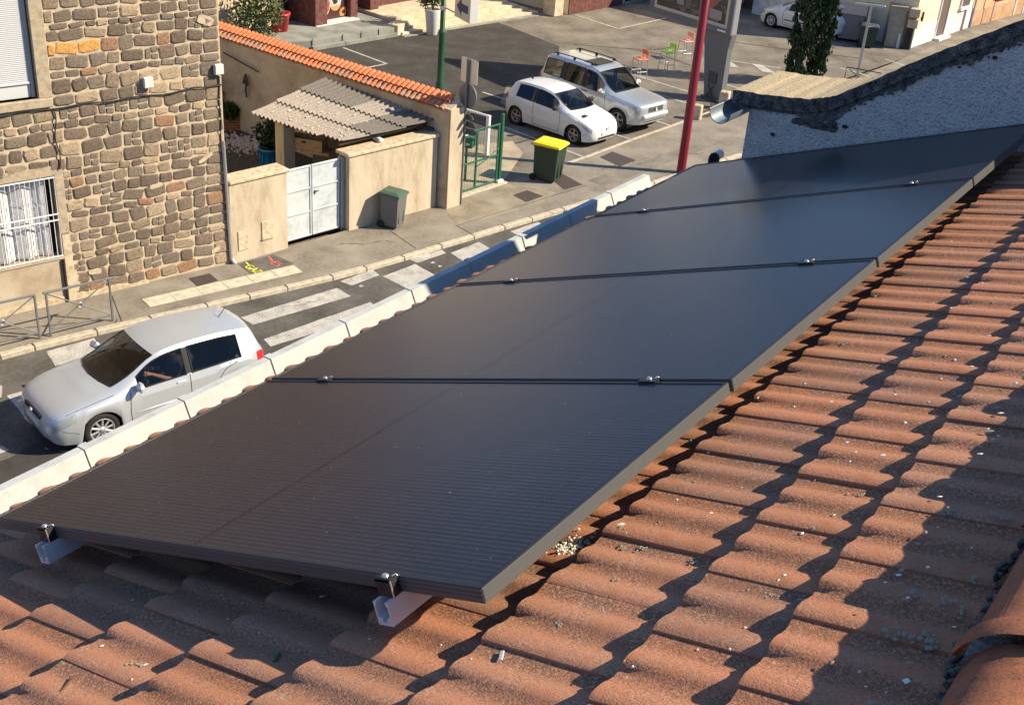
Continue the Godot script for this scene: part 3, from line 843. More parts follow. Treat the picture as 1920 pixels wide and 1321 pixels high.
# ============================================================ gable wall at the far end
func gable_wall() -> void:
	var wall := thing("gable_wall", "rough white rendered gable wall with dark concrete coping", "wall")
	var X0 := 4.3
	# outline of the wall's top seen from the side, (z, y) rising away from the street
	var top := [[-1.42, 9.87], [-1.3, 9.885], [-1.12, 9.905], [-1.0, 9.945], [-0.85, 10.04], [-0.68, 10.16], [-0.5, 10.29], [-0.2, 10.48], [0.2, 10.73], [0.6, 10.98], [1.1, 11.28], [3.0, 10.2], [7.5, 8.8]]
	var px := Basis(Vector3(0, 0, 1), Vector3(0, 1, 0), Vector3(1, 0, 0))
	var poly := PackedVector2Array()
	for t in top: poly.append(Vector2(t[0], t[1] + 0.03))
	poly.append_array(pv2([7.5, -0.1, -1.42, -0.1]))
	var st := new_st()
	slab(st, poly, X0, X0 + 0.5, Transform3D(px, Vector3()))
	obj("rendered_wall", st, M.roughcast, wall)
	# coping, its edge a little uneven
	var cop := [[-1.52, 9.955], [-1.3, 9.972], [-1.1, 9.998], [-0.97, 10.045], [-0.83, 10.14], [-0.66, 10.262], [-0.5, 10.37], [-0.2, 10.56], [0.2, 10.81], [0.6, 11.06], [1.1, 11.38], [3.0, 10.3], [7.5, 8.9]]
	var fine_top := []
	for i in cop.size() - 1:
		for j in (8 if i < 8 else 2):
			var a := Vector2(cop[i][0], cop[i][1]); var b := Vector2(cop[i + 1][0], cop[i + 1][1])
			fine_top.append(a.lerp(b, j / (8.0 if i < 8 else 2.0)))
	st = new_st()
	var dark := new_st()
	for i in fine_top.size() - 1:
		var a: Vector2 = fine_top[i] + Vector2(0, rng.randf_range(-0.003, 0.002)); fine_top[i] = a
	for i in fine_top.size() - 1:
		var a: Vector2 = fine_top[i]; var b: Vector2 = fine_top[i + 1]
		var fa := -0.05 * clampf((a.x + 0.95) * 3.0, 0, 1); var fb := -0.05 * clampf((b.x + 0.95) * 3.0, 0, 1)
		quad(st, Vector3(X0 - 0.02, a.y, a.x), Vector3(X0 - 0.02, b.y, b.x), Vector3(X0 + 0.55, b.y + fb, b.x), Vector3(X0 + 0.55, a.y + fa, a.x))
		quad(dark, Vector3(X0 - 0.02, a.y - 0.07, a.x), Vector3(X0 - 0.02, b.y - 0.07, b.x), Vector3(X0 - 0.02, b.y, b.x), Vector3(X0 - 0.02, a.y, a.x))
		quad(dark, Vector3(X0 + 0.55, a.y - 0.07, a.x), Vector3(X0 - 0.02, a.y - 0.07, a.x), Vector3(X0 - 0.02, b.y - 0.07, b.x), Vector3(X0 + 0.55, b.y - 0.07, b.x))
	var e: Vector2 = fine_top[0]
	quad(dark, Vector3(X0 + 0.55, e.y - 0.07, e.x), Vector3(X0 - 0.02, e.y - 0.07, e.x), Vector3(X0 - 0.02, e.y, e.x), Vector3(X0 + 0.55, e.y, e.x))
	var c := obj("coping", st, M.coping_sand, wall)
	obj("coping_edge", dark, M.concrete_dark, c)
	# weathered mortar fillet under the coping, ragged along its lower side
	st = new_st()
	var up := []; var dn := []
	for k in 170:
		var z := -1.49 + k * 0.012
		var y := cv(cop, z)
		up.append(Vector3(X0 - 0.006, y - 0.06, z)); dn.append(Vector3(X0 - 0.006 + rng.randf_range(-0.004, 0.003), y - 0.075 - (0.012 if z < -1.15 else rng.randf_range(0.02, 0.05) * clampf((z + 1.2) * 6.0, 0, 1) + 0.02 * sin(z * 31.0) * sin(z * 12.0)), z))
	for k in up.size() - 1:
		quad(st, dn[k], dn[k + 1], up[k + 1], up[k])
		quad(st, dn[k] + Vector3(0.02, 0, 0), dn[k + 1] + Vector3(0.02, 0, 0), dn[k + 1], dn[k])
	for k in 150:
		var z := -1.05 + 1.5 * pow(rng.randf(), 0.9)
		var y := 0.0
		for i in cop.size() - 1:
			if z >= cop[i][0] and z < cop[i + 1][0]:
				y = lerpf(cop[i][1], cop[i + 1][1], (z - cop[i][0]) / (cop[i + 1][0] - cop[i][0]))
		lump(st, Vector3(X0 - 0.004, y - 0.078 - absf(rng.randfn(0, 0.02)), z), Vector3(0.008, rng.randf_range(0.006, 0.02), rng.randf_range(0.008, 0.03)), 0.35, 5)
	for k in 90:
		lump(st, Vector3(X0 - 0.002, 9.905 - rng.randf() * 0.045, -1.06 + rng.randfn(0, 0.045)), Vector3(0.018, 0.025, 0.035), 0.3, 6)
	stuff(obj("mortar_fillet", st, M.concrete_dark, wall))
	st = new_st()
	for p in [[-1.27, 9.77], [-0.9, 9.9], [-0.95, 9.885], [-0.28, 10.37]]:
		lump(st, Vector3(X0 - 0.004, p[1], p[0]), Vector3(0.022, 0.02, 0.03), 0.3, 6)
	stuff(obj("iron_stubs", st, M.cable, wall))
	# chimney on the wall, out of frame, whose shade falls on the gutter
	st = new_st()
	bx(st, 4.3, 4.9, 10.6, 11.9, -0.03, 0.22)
	var ch := obj("chimney", st, M.render_grey, self)
	tag(ch, "small rendered chimney on the gable wall", "chimney")
	# half-round zinc gutter end poking past the wall
	var sp := thing("zinc_gutter_end", "bluish zinc half-round gutter end beside the gable wall", "gutter")
	st = new_st()
	st.set_smooth_group(1)
	for i in 10:
		var t0 := PI * (1.0 + i / 10.0); var t1 := PI * (1.0 + (i + 1) / 10.0)
		for r in [0.06, 0.056]:
			var p := [Vector3(0, sin(t0) * r, cos(t0) * r), Vector3(0, sin(t1) * r, cos(t1) * r)]
			var q := [p[0] + Vector3(0.5, 0.0, 0), p[1] + Vector3(0.5, 0.0, 0)]
			if r > 0.058: quad(st, p[0], p[1], q[1], q[0])
			else: quad(st, p[1], p[0], q[0], q[1])
	obj("trough", st, M.zinc, sp)
	st = new_st()
	tube(st, [Vector3(0, 0.004, -0.062), Vector3(0.5, 0.004, -0.062)], 0.006)
	obj("rolled_edge", st, M.zinc, sp)
	sp.position = Vector3(4.07, 9.885, -1.48)
	# little lamp on a black plate past the end of the panels
	var lamp := thing("wall_lamp", "small black and silver spot lamp beyond the last panel", "lamp", Transform3D(Basis().scaled(Vector3.ONE * 0.6), Vector3(4.4, 9.47, -1.62)))
	st = new_st()
	slab(st, pv2([-0.05, 0, 0.05, 0, 0.05, 0.1, 0.035, 0.135, 0, 0.15, -0.035, 0.135, -0.05, 0.1]), -0.012, 0.012, Transform3D(Basis(Vector3.UP, -PI / 2 + 0.25), Vector3()))
	obj("bracket_plate", st, M.black_metal, lamp)
	st = new_st()
	cyl(st, Vector3(0.01, 0.1, 0), Vector3(0.12, 0.11, 0.0), 0.042, -1, 14)
	obj("lamp_head", st, M.galv, lamp)
	st = new_st()
	bx(st, -0.01, 0.02, -0.4, 0.02, -0.02, 0.02)
	obj("lamp_arm", st, M.black_metal, lamp)

# ======================================================================= solar panels
func solar_array() -> void:
	var pw := 1.038; var pl := 1.757
	var names := ["nearest solar panel, its fine wires clearly visible, front edge on end clamps", "second solar panel from the front of the row", "third solar panel from the front of the row", "farthest solar panel, beside the rough white gable wall"]
	for k in 4:
		var p := thing("solar_panel", names[k], "solar panel", roof_frame * Transform3D(Basis(), Vector3(k * 1.058, 0, 0)), "black solar panels in a row on the roof")
		var st := new_st()
		quad_uv(st, [Vector3(0.009, -0.0025, -0.009), Vector3(0.009, -0.0025, -pl + 0.009), Vector3(pw - 0.009, -0.0025, -pl + 0.009), Vector3(pw - 0.009, -0.0025, -0.009)])
		var g := put("glass", panel_glass_mesh(pw, pl), M.panel_glass, p)
		g.position.y = -0.0025
		st = new_st()
		bx(st, 0.009, pw - 0.009, -0.012, -0.009, -pl + 0.009, -0.009)
		obj("back_sheet", st, M.back_sheet, p)
		# frame: four bars, ribbed on the outside, thin black lip on top
		st = new_st()
		var bars := [[0.0, pw, -0.009, 0.0], [0.0, pw, -pl, -pl + 0.009], [0.0, 0.009, -pl + 0.009, -0.009], [pw - 0.009, pw, -pl + 0.009, -0.009]]
		for b in bars:
			bx(st, b[0], b[1], -0.034, -0.0012, b[2], b[3], 0.0008)
		for y in [-0.0065, -0.0155, -0.0245]:
			bx(st, 0.001, pw - 0.001, y - 0.0035, y + 0.0035, -0.0002, 0.0013, 0.0005)
			bx(st, -0.0013, 0.0002, y - 0.0035, y + 0.0035, -pl + 0.001, -0.001, 0.0005)
		obj("frame", st, M.frame, p)
		st = new_st()
		for b in bars:
			bx(st, b[0] + 0.0005, b[1] - 0.0005, -0.0012, 0.0, b[2] + 0.0005, b[3] - 0.0005)
		obj("frame_lip", st, M.frame_top, p)
	for t in [0.235, 1.475]:
		var label := "upper aluminium mounting rail under the panels, sunlit end" if t < 1 else "lower aluminium mounting rail under the panels, nearer the gutter"
		var r := thing("mounting_rail", label, "rail", roof_frame * Transform3D(Basis(), Vector3(0, 0, -t)), "mounting rails")
		var px := Basis(Vector3(0, 0, 1), Vector3(0, 1, 0), Vector3(1, 0, 0))
		var st := new_st()
		slab(st, pv2([-0.02, -0.036, -0.012, -0.036, -0.013, -0.043, -0.0165, -0.045, -0.0165, -0.07, -0.006, -0.072, -0.006, -0.082, 0.006, -0.082, 0.006, -0.072, 0.0165, -0.07, 0.0165, -0.045, 0.013, -0.043, 0.012, -0.036, 0.02, -0.036, 0.02, -0.088, -0.02, -0.088]), -0.045, 4.24, Transform3D(px, Vector3()))
		obj("channel", st, M.alu, r)
		st = new_st()
		for s in [0.3, 1.1, 1.9, 2.7, 3.5]:
			bx(st, s - 0.02, s + 0.02, -0.15, -0.088, -0.003, 0.003)
		obj("roof_hook", st, M.galv, r)
	var where := ["between the first and second panels", "between the second and third panels", "between the third and fourth panels"]
	for t in [0.235, 1.475]:
		var side := "upper" if t < 1 else "lower"
		for k in 3:
			clamp_at(Vector3(k * 1.058 + 1.048, 0, -t), "%s black panel clamp %s" % [side, where[k]], false)
		clamp_at(Vector3(-0.013, 0, -t), "black end clamp on the %s rail at the front panel edge" % side, true)

func panel_glass_mesh(pw: float, pl: float) -> ArrayMesh:
	var st := new_st()
	var P := [Vector3(0.009, 0, -0.009), Vector3(0.009, 0, -pl + 0.009), Vector3(pw - 0.009, 0, -pl + 0.009), Vector3(pw - 0.009, 0, -0.009)]
	var U := [Vector2(0, 0), Vector2(0, 1), Vector2(1, 1), Vector2(1, 0)]
	for k in [0, 1, 2, 0, 2, 3]:
		st.set_uv(U[k]); st.add_vertex(P[k])
	return done(st)

func clamp_at(p: Vector3, label: String, at_end: bool) -> void:
	var c := thing("panel_clamp", label, "clamp", roof_frame * Transform3D(Basis(), p), "panel clamps")
	var st := new_st()
	if at_end:
		bx(st, -0.012, 0.012, -0.036, -0.003, -0.022, 0.022, 0.002)
		bx(st, -0.012, 0.02, -0.003, 0.0025, -0.022, 0.022, 0.001)
		bx(st, -0.012, -0.008, -0.003, 0.006, -0.022, 0.022, 0.001)
	else:
		bx(st, -0.019, 0.019, 0.0005, 0.0045, -0.026, 0.026, 0.001)
		bx(st, -0.007, 0.007, -0.034, 0.0005, -0.026, 0.026)
	obj("block", st, M.black_metal, c)
	st = new_st()
	cyl(st, Vector3(0, 0.002, 0), Vector3(0, 0.009, 0), 0.0055, -1, 10)
	obj("bolt", st, M.bolt, c)
	st = new_st()
	lathe(st, [Vector2(0.008, 0.0045), Vector2(0.0078, 0.0062), Vector2(0.0055, 0.0064)], 12)
	var spring := [[0.012, 0.003, 0.022], [0.009, 0.007, 0.021], [0.002, 0.005, 0.016]]
	var pts := []
	for q in spring: pts.append(Vector3(q[0], q[1], q[2]))
	tube(st, pts, 0.0016, 6)
	if at_end: tube(st, [Vector3(-0.012, 0.002, 0.022), Vector3(-0.012, -0.036, 0.022)], 0.002, 5)
	obj("washer", st, M.bolt, c)

# ======================================================================= stone house
func stone_poly(w: float, h: float, blocky: float) -> PackedVector2Array:
	var n := 8
	var turn := rng.randf()
	var o := PackedVector2Array()
	var e := lerpf(0.5, 0.24, blocky)
	for k in n:
		var t := TAU * (k + turn + rng.randf_range(-0.22, 0.22)) / n
		var c := cos(t); var s := sin(t)
		var p := Vector2(signf(c) * pow(absf(c), e), signf(s) * pow(absf(s), e))
		p *= rng.randf_range(0.92, 1.06)
		o.append(Vector2(p.x * w * 0.5, p.y * h * 0.5))
	return o

func stone_mesh(poly: PackedVector2Array, deep: float) -> ArrayMesh:
	var st := new_st()
	var n := poly.size()
	var mid := []
	for k in n:
		mid.append(Vector3(poly[k].x * 0.86, poly[k].y * 0.84, deep * rng.randf_range(0.75, 1.1)))
	var c := Vector3(rng.randf_range(-0.02, 0.02), rng.randf_range(-0.02, 0.02), deep * 1.1)
	for k in n:
		var k1 := (k + 1) % n
		var a := Vector3(poly[k].x, poly[k].y, deep * 0.45); var b := Vector3(poly[k1].x, poly[k1].y, deep * 0.45)
		quad(st, Vector3(a.x, a.y, -0.03), Vector3(b.x, b.y, -0.03), b, a)
		quad(st, a, b, mid[k1], mid[k])
		tri(st, c, mid[k], mid[k1])
	return done(st)

func stone_house() -> void:
	var H := thing("stone_house", "tall house of brown rubble stone beside the walled yard", "house", yaw(-14.98, Vector3(13.0, 0, -19.12)))
	var st := new_st()
	# body of the house, leaving openings for the two windows
	bx(st, -11.0, 2.96, -0.2, 11.0, -8.0, -0.42)
	obj("core", st, M.mortar, H)
	st = new_st()
	var ys := [-0.2, 1.02, 2.81, 4.42, 6.9, 11.0]
	bx(st, -0.85, 2.96, -0.2, 11.0, -0.42, 0.0)
	bx(st, -11.0, -2.3, -0.2, 11.0, -0.42, 0.0)
	bx(st, -2.3, -0.85, -0.2, 1.02, -0.42, 0.0)
	bx(st, -2.3, -0.85, 2.81, 4.42, -0.42, 0.0)
	bx(st, -2.3, -0.97, 6.9, 11.0, -0.42, 0.0)
	bx(st, -0.97, -0.85, 4.42, 6.9, -0.42, -0.002)
	var wall := obj("wall", st, M.mortar, H)
	# stones, laid in rough courses
	var mats := []
	for c in [C(1, 1, 1), C(.84, .82, .81), C(1.2, 1.16, 1.08), C(.95, .88, .88), C(1.45, 1.38, 1.25), C(.75, .71, .71), C(1.9, 1.8, 1.6)]:
		var m := rough_mat(M.stone.albedo_texture, 1.1, 0.93, M.fine, 0.9, c)
		mats.append(m)
	var ochre := rough_mat(grain(256, 161, [[0.1, 1.0], [0.03, 0.8]], [C(.3, .13, .03), C(.6, .32, .1), C(.75, .48, .2)]), 0.5, 0.9, M.fine, 0.8)
	var rusty := rough_mat(M.stone.albedo_texture, 1.1, 0.93, M.fine, 0.9, C(1.45, 1.08, .85))
	var small := new_st()
	var y := 0.05
	var count := 0
	var course := 0
	while y < 6.9:
		var h := rng.randf_range(0.22, 0.34)
		if course % 4 == 3: h = rng.randf_range(0.13, 0.18)
		var x := 2.94
		var first := true
		while x > -2.2:
			var w := rng.randf_range(0.28, 0.52) * (0.75 if h < 0.185 else 1.0)
			if first: w = rng.randf_range(0.34, 0.5)
			var cx := x - w / 2
			var edge := -0.68
			if y + h / 2 > 2.98 and y + h / 2 < 4.2: edge = -2.2
			if y + h / 2 > 4.2: edge = -0.7
			if x - w < edge + 0.09: 
				w = x - edge - 0.005
				cx = x - w / 2
				if w < 0.09: break
			if rng.randf() < 0.12 and not first and h > 0.18:
				# two little stones one above the other
				for q in [-0.25, 0.25]:
					var m := stone_mesh(stone_poly(w * 0.5, h * 0.42, 0.6), 0.018)
					small.append_from(m, 0, Transform3D(Basis(Vector3.BACK, rng.randf_range(-0.2, 0.2)), Vector3(cx + w * 0.22, y + h * (0.5 + q), 0)))
				var m2 := stone_mesh(stone_poly(w * 0.42, h * 0.8, 0.6), 0.02)
				small.append_from(m2, 0, Transform3D(Basis(), Vector3(cx - w * 0.24, y + h * 0.5, 0)))
			else:
				var gap := rng.randf_range(0.008, 0.026)
				var hh := h * rng.randf_range(0.86, 1.08)
				var poly := stone_poly(maxf(w - gap, 0.06), maxf(hh - gap, 0.06), 0.95 if first else rng.randf_range(0.35, 0.95))
				var deep := rng.randf_range(0.016, 0.034)
				var mat: Material = mats[rng.randi() % mats.size()]
				if rng.randf() < 0.03: mat = rusty
				if y < 5.45 and y + h > 5.45 and cx < 0.25: mat = ochre
				if count < 298:
					put("stone", stone_mesh(poly, deep), mat, wall, Transform3D(Basis(Vector3.BACK, rng.randf_range(-0.16, 0.16) * (0.2 if first else 1.0)), Vector3(cx, y + h / 2, 0)))
					count += 1
				else:
					small.append_from(stone_mesh(poly, deep), 0, Transform3D(Basis(), Vector3(cx, y + h / 2, 0)))
			x -= w
			first = false
			if x < edge + 0.08: break
		y += h
		course += 1
	stuff(put("small_stones", small.commit(), mats[0], wall))
	for k in 5:                                    # smears of mortar over the stones
		var smear := new_st()
		slab(smear, stone_poly(rng.randf_range(0.15, 0.4), rng.randf_range(0.08, 0.22), 0.2), 0.0, 0.036)
		put("mortar_patch", done(smear), M.mortar, wall, Transform3D(Basis(Vector3.BACK, rng.randf_range(-0.5, 0.5)), Vector3(rng.randf_range(-0.5, 2.8), rng.randf_range(0.2, 5.8), 0)))
	# the stretch out of sight: coarse rubble
	st = new_st()
	bx(st, -11.0, -2.35, 0.0, 11.0, 0.0, 0.02)
	bx(st, -2.35, 2.95, 7.2, 11.0, 0.0, 0.02)
	obj("rubble_face", st, M.rubble, H)
	st = new_st()
	slab(st, pv2([-8.4, 10.9, -4.2, 13.0, 0.45, 10.9]), -11.2, 3.2, Transform3D(Basis(Vector3(0, 0, 1), Vector3(0, 1, 0), Vector3(1, 0, 0)), Vector3()))
	obj("roof", st, M.old_tile, H)
	# dressed stone round the upper window
	st = new_st()
	bx(st, -0.97, -0.70, 4.42, 6.9, -0.3, 0.035, 0.012)
	obj("window_jamb", st, M.trim_stone, H)
	st = new_st()
	bx(st, -2.5, -0.72, 4.24, 4.42, -0.3, 0.09, 0.015)
	obj("window_sill", st, M.trim_stone, H)
	var win := thing_part("upper_window", H)
	st = new_st()
	for k in 60:
		var y0 := 4.745 + k * 0.037
		var p := [Vector3(-2.3, y0, -0.1), Vector3(-1.06, y0, -0.1), Vector3(-1.06, y0 + 0.032, -0.088), Vector3(-2.3, y0 + 0.032, -0.088)]
		quad(st, p[0], p[1], p[2], p[3])
		quad(st, p[3], p[2], Vector3(-1.06, y0 + 0.037, -0.1), Vector3(-2.3, y0 + 0.037, -0.1))
	stuff(obj("roller_shutter_slats", st, M.shutter, win))
	st = new_st()
	bx(st, -2.3, -1.0, 4.70, 4.745, -0.12, -0.075, 0.006)
	obj("shutter_bottom_bar", st, M.shutter, win)
	st = new_st()
	bx(st, -2.3, -1.05, 4.43, 4.69, -0.14, -0.11, 0.006)
	obj("lower_panel", st, M.shutter, win)
	st = new_st()
	bx(st, -1.06, -0.99, 4.43, 6.9, -0.2, -0.07, 0.004)
	obj("guide_rail", st, M.zinc, win)
	st = new_st()
	bx(st, -2.3, -0.97, 4.42, 6.9, -0.42, -0.2)
	obj("window_back", st, M.shutter, win)
	# lower window: rendered surround, folded shutters, white grille
	st = new_st()
	bx(st, -0.85, -0.66, 1.5, 2.98, -0.3, 0.02, 0.008)
	bx(st, -2.5, -0.68, 2.81, 3.02, -0.3, 0.022, 0.008)
	obj("window_surround", st, M.trim_stone, H)
	st = new_st()
	bx(st, -2.5, -0.93, 0.1, 0.985, 0.0, 0.03, 0.008)
	obj("apron_render", st, M.render_grey, H)
	st = new_st()
	bx(st, -2.5, -0.84, 0.985, 1.03, -0.25, 0.05, 0.008)
	obj("lower_window_sill", st, M.trim_stone, H)
	st = new_st()
	ragged(st, -0.83, -0.6, 0.06, 1.55, 0.02, true)
	obj("broken_plaster", st, M.coping, H)
	st = new_st()
	cyl(st, Vector3(-0.88, 0.02, 0.06), Vector3(-0.88, 0.985, 0.06), 0.035, -1, 10)
	obj("cut_drainpipe", st, M.cable, H)
	var low := thing_part("lower_window", H)
	st = new_st()
	bx(st, -2.3, -0.85, 1.03, 2.81, -0.42, -0.3)
	obj("dark_pane", st, M.pane_dark, low)
	for k in 5:
		st = new_st()
		var x0 := -2.2 + k * 0.235
		var z0 := -0.24 if k % 2 == 0 else -0.12
		var z1 := -0.12 if k % 2 == 0 else -0.24
		var L := Vector2(0.22, z1 - z0).length()
		bx(st, 0, L, 1.06, 2.76, -0.012, 0.012, 0.004)
		for j in 3: bx(st, 0.03, L - 0.03, 1.1 + j * 0.56, 1.58 + j * 0.56, 0.012, 0.02, 0.006)
		put("shutter_leaf", done(st), M.shutter, low, along(Vector3(x0, 0, z0), Vector3(x0 + 0.22, 0, z1)))
	var gr := thing_part("window_grille", H)
	for k in 15:
		st = new_st()
		var x := -2.25 + k * 0.099
		cyl(st, Vector3(x, 1.05, 0.02), Vector3(x, 2.79, 0.02), 0.008, -1, 6)
		obj("grille_bar", st, M.white_metal, gr)
	for yy in [1.06, 1.86, 1.99, 2.78]:
		st = new_st()
		bx(st, -2.3, -0.85, yy - 0.012, yy + 0.012, 0.005, 0.035, 0.003)
		obj("grille_rail", st, M.white_metal, gr)
	st = new_st()
	for k in 30:
		var c := Vector3(-2.2 + (k % 6) * 0.198 + 0.05, 1.25 + (k / 6) * 0.28 + 0.05 * (k % 2), 0.022)
		var pts := []
		for j in 9: pts.append(c + Vector3(cos(j * 0.6) * 0.028, sin(j * 0.6) * 0.04, 0))
		tube(st, pts, 0.004, 5)
	stuff(obj("grille_scroll", st, M.white_metal, gr))
	# rough plinth of pale plaster at the foot of the wall
	st = new_st()
	ragged(st, -2.5, 0.95, 0.0, 0.16, 0.05, false)
	obj("plaster_footing", st, M.coping, H)
	# junction boxes and cables
	for b in [[1.26, 4.49, "left"], [2.86, 4.58, "right"]]:
		var xf := H.transform * Transform3D(Basis(), Vector3(b[0], b[1], 0.04))
		st = new_st()
		box(st, Vector3(0, 0, 0.05), Vector3(0.2, 0.22, 0.1), 0.012)
		box(st, Vector3(0, -0.125, 0.05), Vector3(0.05, 0.03, 0.05), 0.004)
		var o := put("junction_box", done(st), M.white_plastic, self, xf)
		tag(o, "white junction box near the middle of the stone wall" if b[2] == "left" else "white junction box at the right corner of the stone wall", "box", "junction boxes on the stone house")
	var run := []
	for k in 25:
		var x := lerpf(-2.6, 2.97, k / 24.0)
		run.append(H.transform * Vector3(x, 4.2 + 0.02 * sin(k * 1.3) + (0.03 if k > 20 else 0.0), 0.05 + 0.01 * sin(k * 2.1)))
	st = new_st()
	tube(st, run, 0.017, 6)
	tag(obj("wall_cable", st, M.cable, self), "black cable strung level across the stone house", "cable")
	st = new_st()
	var dn := []
	for k in 12: dn.append(H.transform * Vector3(2.87 + 0.012 * sin(k * 1.1), 4.45 - k * 0.135, 0.045))
	tube(st, dn, 0.014, 6)
	tag(obj("wall_cable", st, M.cable, self), "black cable dropping from the corner junction box into the grey pipe", "cable")
	st = new_st()
	dn = []
	for k in 12: dn.append(H.transform * Vector3(-0.72 + 0.03 * sin(k * 0.9), 4.2 - k * 0.115, 0.05))
	tube(st, dn, 0.014, 6)
	tag(obj("wall_cable", st, M.cable, self), "dark cable dropping beside the barred window", "cable")
	st = new_st()
	var a := H.transform * Vector3(2.9, 2.98, 0.06); var b2 := H.transform * Vector3(2.97, 0.12, 0.06)
	cyl(st, a, b2, 0.042, -1, 12)
	cyl(st, b2, b2 + Vector3(0.06, -0.11, 0.05), 0.045, 0.05, 12)
	tag(obj("cable_pipe", st, M.galv, self), "shiny grey protective pipe down the corner of the stone house", "pipe")

# a thin coat of plaster with a broken edge
func ragged(st: SurfaceTool, x0: float, x1: float, y0: float, y1: float, t: float, upright: bool) -> void:
	var poly := PackedVector2Array()
	var n := 26
	if upright:
		for k in n: poly.append(Vector2(x1 + rng.randf_range(-0.06, 0.05), lerpf(y0, y1, k / (n - 1.0))))
		poly.append(Vector2(x0, y1)); poly.append(Vector2(x0, y0))
	else:
		poly.append(Vector2(x0, y0)); poly.append(Vector2(x1, y0))
		for k in n: poly.append(Vector2(lerpf(x1, x0, k / (n - 1.0)), lerpf(y1, y0 + 0.04, 0.5 * rng.randf() + (0.4 if k < 4 else 0.0))))
	slab(st, poly, 0.0, t)

func thing_part(called: String, parent: Node3D) -> Node3D:
	var o := Node3D.new()
	o.name = numbered(parent, called)
	parent.add_child(o, true)
	return o

# ==================================================== garden wall, gate, tiled wall, shed
func garden_wall_and_shed() -> void:
	var base := along(Vector3(15.87, 0, -18.28), Vector3(22.24, 0, -17.2))     # x along the wall, +z to the street
	var st := new_st()
	var W := thing("garden_wall", "short cream garden wall between stone house and white gate", "wall", base)
	bx(st, 0.0, 1.56, -0.15, 1.93, -0.42, 0.0)
	obj("rendered_wall", st, M.render, W)
	st = new_st()
	bx(st, -0.01, 1.62, 1.93, 2.02, -0.47, 0.05, 0.02)
	obj("coping", st, M.coping, W)
	for m in [[0.17, 0.45, 0.28, 0.76], [0.82, 1.14, 0.43, 0.85]]:
		st = new_st()
		bx(st, m[0], m[1], m[2], m[3], -0.01, 0.025, 0.008)
		if m[0] > 0.5: bx(st, m[0] - 0.01, m[1] + 0.02, m[2] - 0.03, m[2] - 0.005, -0.01, 0.045, 0.004)
		obj("meter_door", st, M.coping, W)
	var V := thing("garden_wall", "cream garden wall with pale coping behind the grey wheelie bin", "wall", base)
	st = new_st()
	bx(st, 3.42, 6.32, -0.15, 1.93, -0.42, 0.0)
	obj("rendered_wall", st, M.render, V)
	st = new_st()
	bx(st, 3.34, 6.35, 1.93, 2.02, -0.47, 0.05, 0.02)
	obj("coping", st, M.coping, V)
	st = new_st()
	for c in [[4.62, 0.22, 0.1]]:
		box(st, Vector3(c[0], 2.07, -0.36), Vector3(c[1] * 1.4, c[2], 0.16), 0.03, Basis(Vector3.UP, c[0]))
	tag(put("broken_plaster_lump", done(st), M.plinth_white, self, base), "white broken plaster lump where the shed roof meets the coping", "rubble")
	# double gate of white sheet metal
	var G := thing("yard_gate", "white sheet metal double gate closing the walled yard", "gate", base)
	for leaf in [[1.6, 2.43], [2.45, 3.28]]:
		st = new_st()
		bx(st, leaf[0], leaf[1], 0.06, 1.87, -0.26, -0.235, 0.003)
		var l := obj("gate_leaf", st, M.gate_white, G)
		st = new_st()
		for yy in [0.08, 0.7, 1.3, 1.85]: bx(st, leaf[0], leaf[1], yy - 0.022, yy + 0.022, -0.232, -0.212, 0.004)
		for xx in [leaf[0] + 0.02, leaf[1] - 0.02]: bx(st, xx - 0.02, xx + 0.02, 0.06, 1.87, -0.2315, -0.2115, 0.004)
		obj("gate_frame", st, M.gate_white, l)
	st = new_st()
	bx(st, 2.52, 2.62, 1.17, 1.195, -0.21, -0.17, 0.004)
	bx(st, 2.5, 2.53, 1.1, 1.22, -0.21, -0.195, 0.003)
	obj("gate_handle", st, M.dark_grey, G)
	st = new_st()
	bx(st, 3.3, 3.41, 0.02, 1.9, -0.3, -0.16, 0.006)
	obj("gate_post", st, M.zinc, G)
	# long wall capped with clay tiles, its end facing the street
	var T := thing("tiled_wall", "long cream wall capped with two courses of orange tiles", "wall")
	var z0 := -16.93; var z1 := -27.0
	var xw := func(z: float) -> float: return 22.16 + (z0 - z) * 0.077
	st = new_st()
	var p := PackedVector2Array([Vector2(xw.call(z0), z0), Vector2(xw.call(z0) + 0.46, z0), Vector2(xw.call(z1) + 0.46, z1), Vector2(xw.call(z1), z1)])
	var lo := []; var hi := []
	for q in p:
		lo.append(Vector3(q.x, -0.1, q.y)); hi.append(Vector3(q.x, 2.66, q.y))
	hi[1].y = 2.86; hi[2].y = 2.86
	for k in 4:
		var k1 := (k + 1) % 4
		quad(st, lo[k1], lo[k], hi[k], hi[k1])
	quad(st, hi[0], hi[1], hi[2], hi[3])
	obj("rendered_wall", st, M.render_grey, T)
	st = new_st()
	var e0: Vector3 = Vector3(p[0].x, 0, z0)
	bx(st, 0.012, 0.5, -0.1, 2.7, -0.4, 0.022)
	put("wall_end", done(st), M.render, T, along(e0 + Vector3(0.0, 0, 0.02), e0 + Vector3(0.46, 0, 0.07)))
	# canal tiles: upper course fresh orange, lower course older
	var tiles := [half_tile(0.31, 0.088), half_tile(0.26, 0.088)]
	var n := 54
	for k in n:
		var z := lerpf(-17.12, -26.9, (k + 0.5) / n)
		var x: float = xw.call(z)
		var bs := Basis(Vector3.BACK, 0.44) * Basis(Vector3.UP, rng.randf_range(-0.03, 0.03))
		put("ridge_tile", tiles[0], M.orange_tile, T, Transform3D(bs, Vector3(x + 0.22, 2.79, z)))
		var old := rng.randf() < 0.62
		put("eave_tile", tiles[1], M.old_tile if old else M.orange_tile, T, Transform3D(bs, Vector3(x - 0.03, 2.655, z)))
	st = new_st()
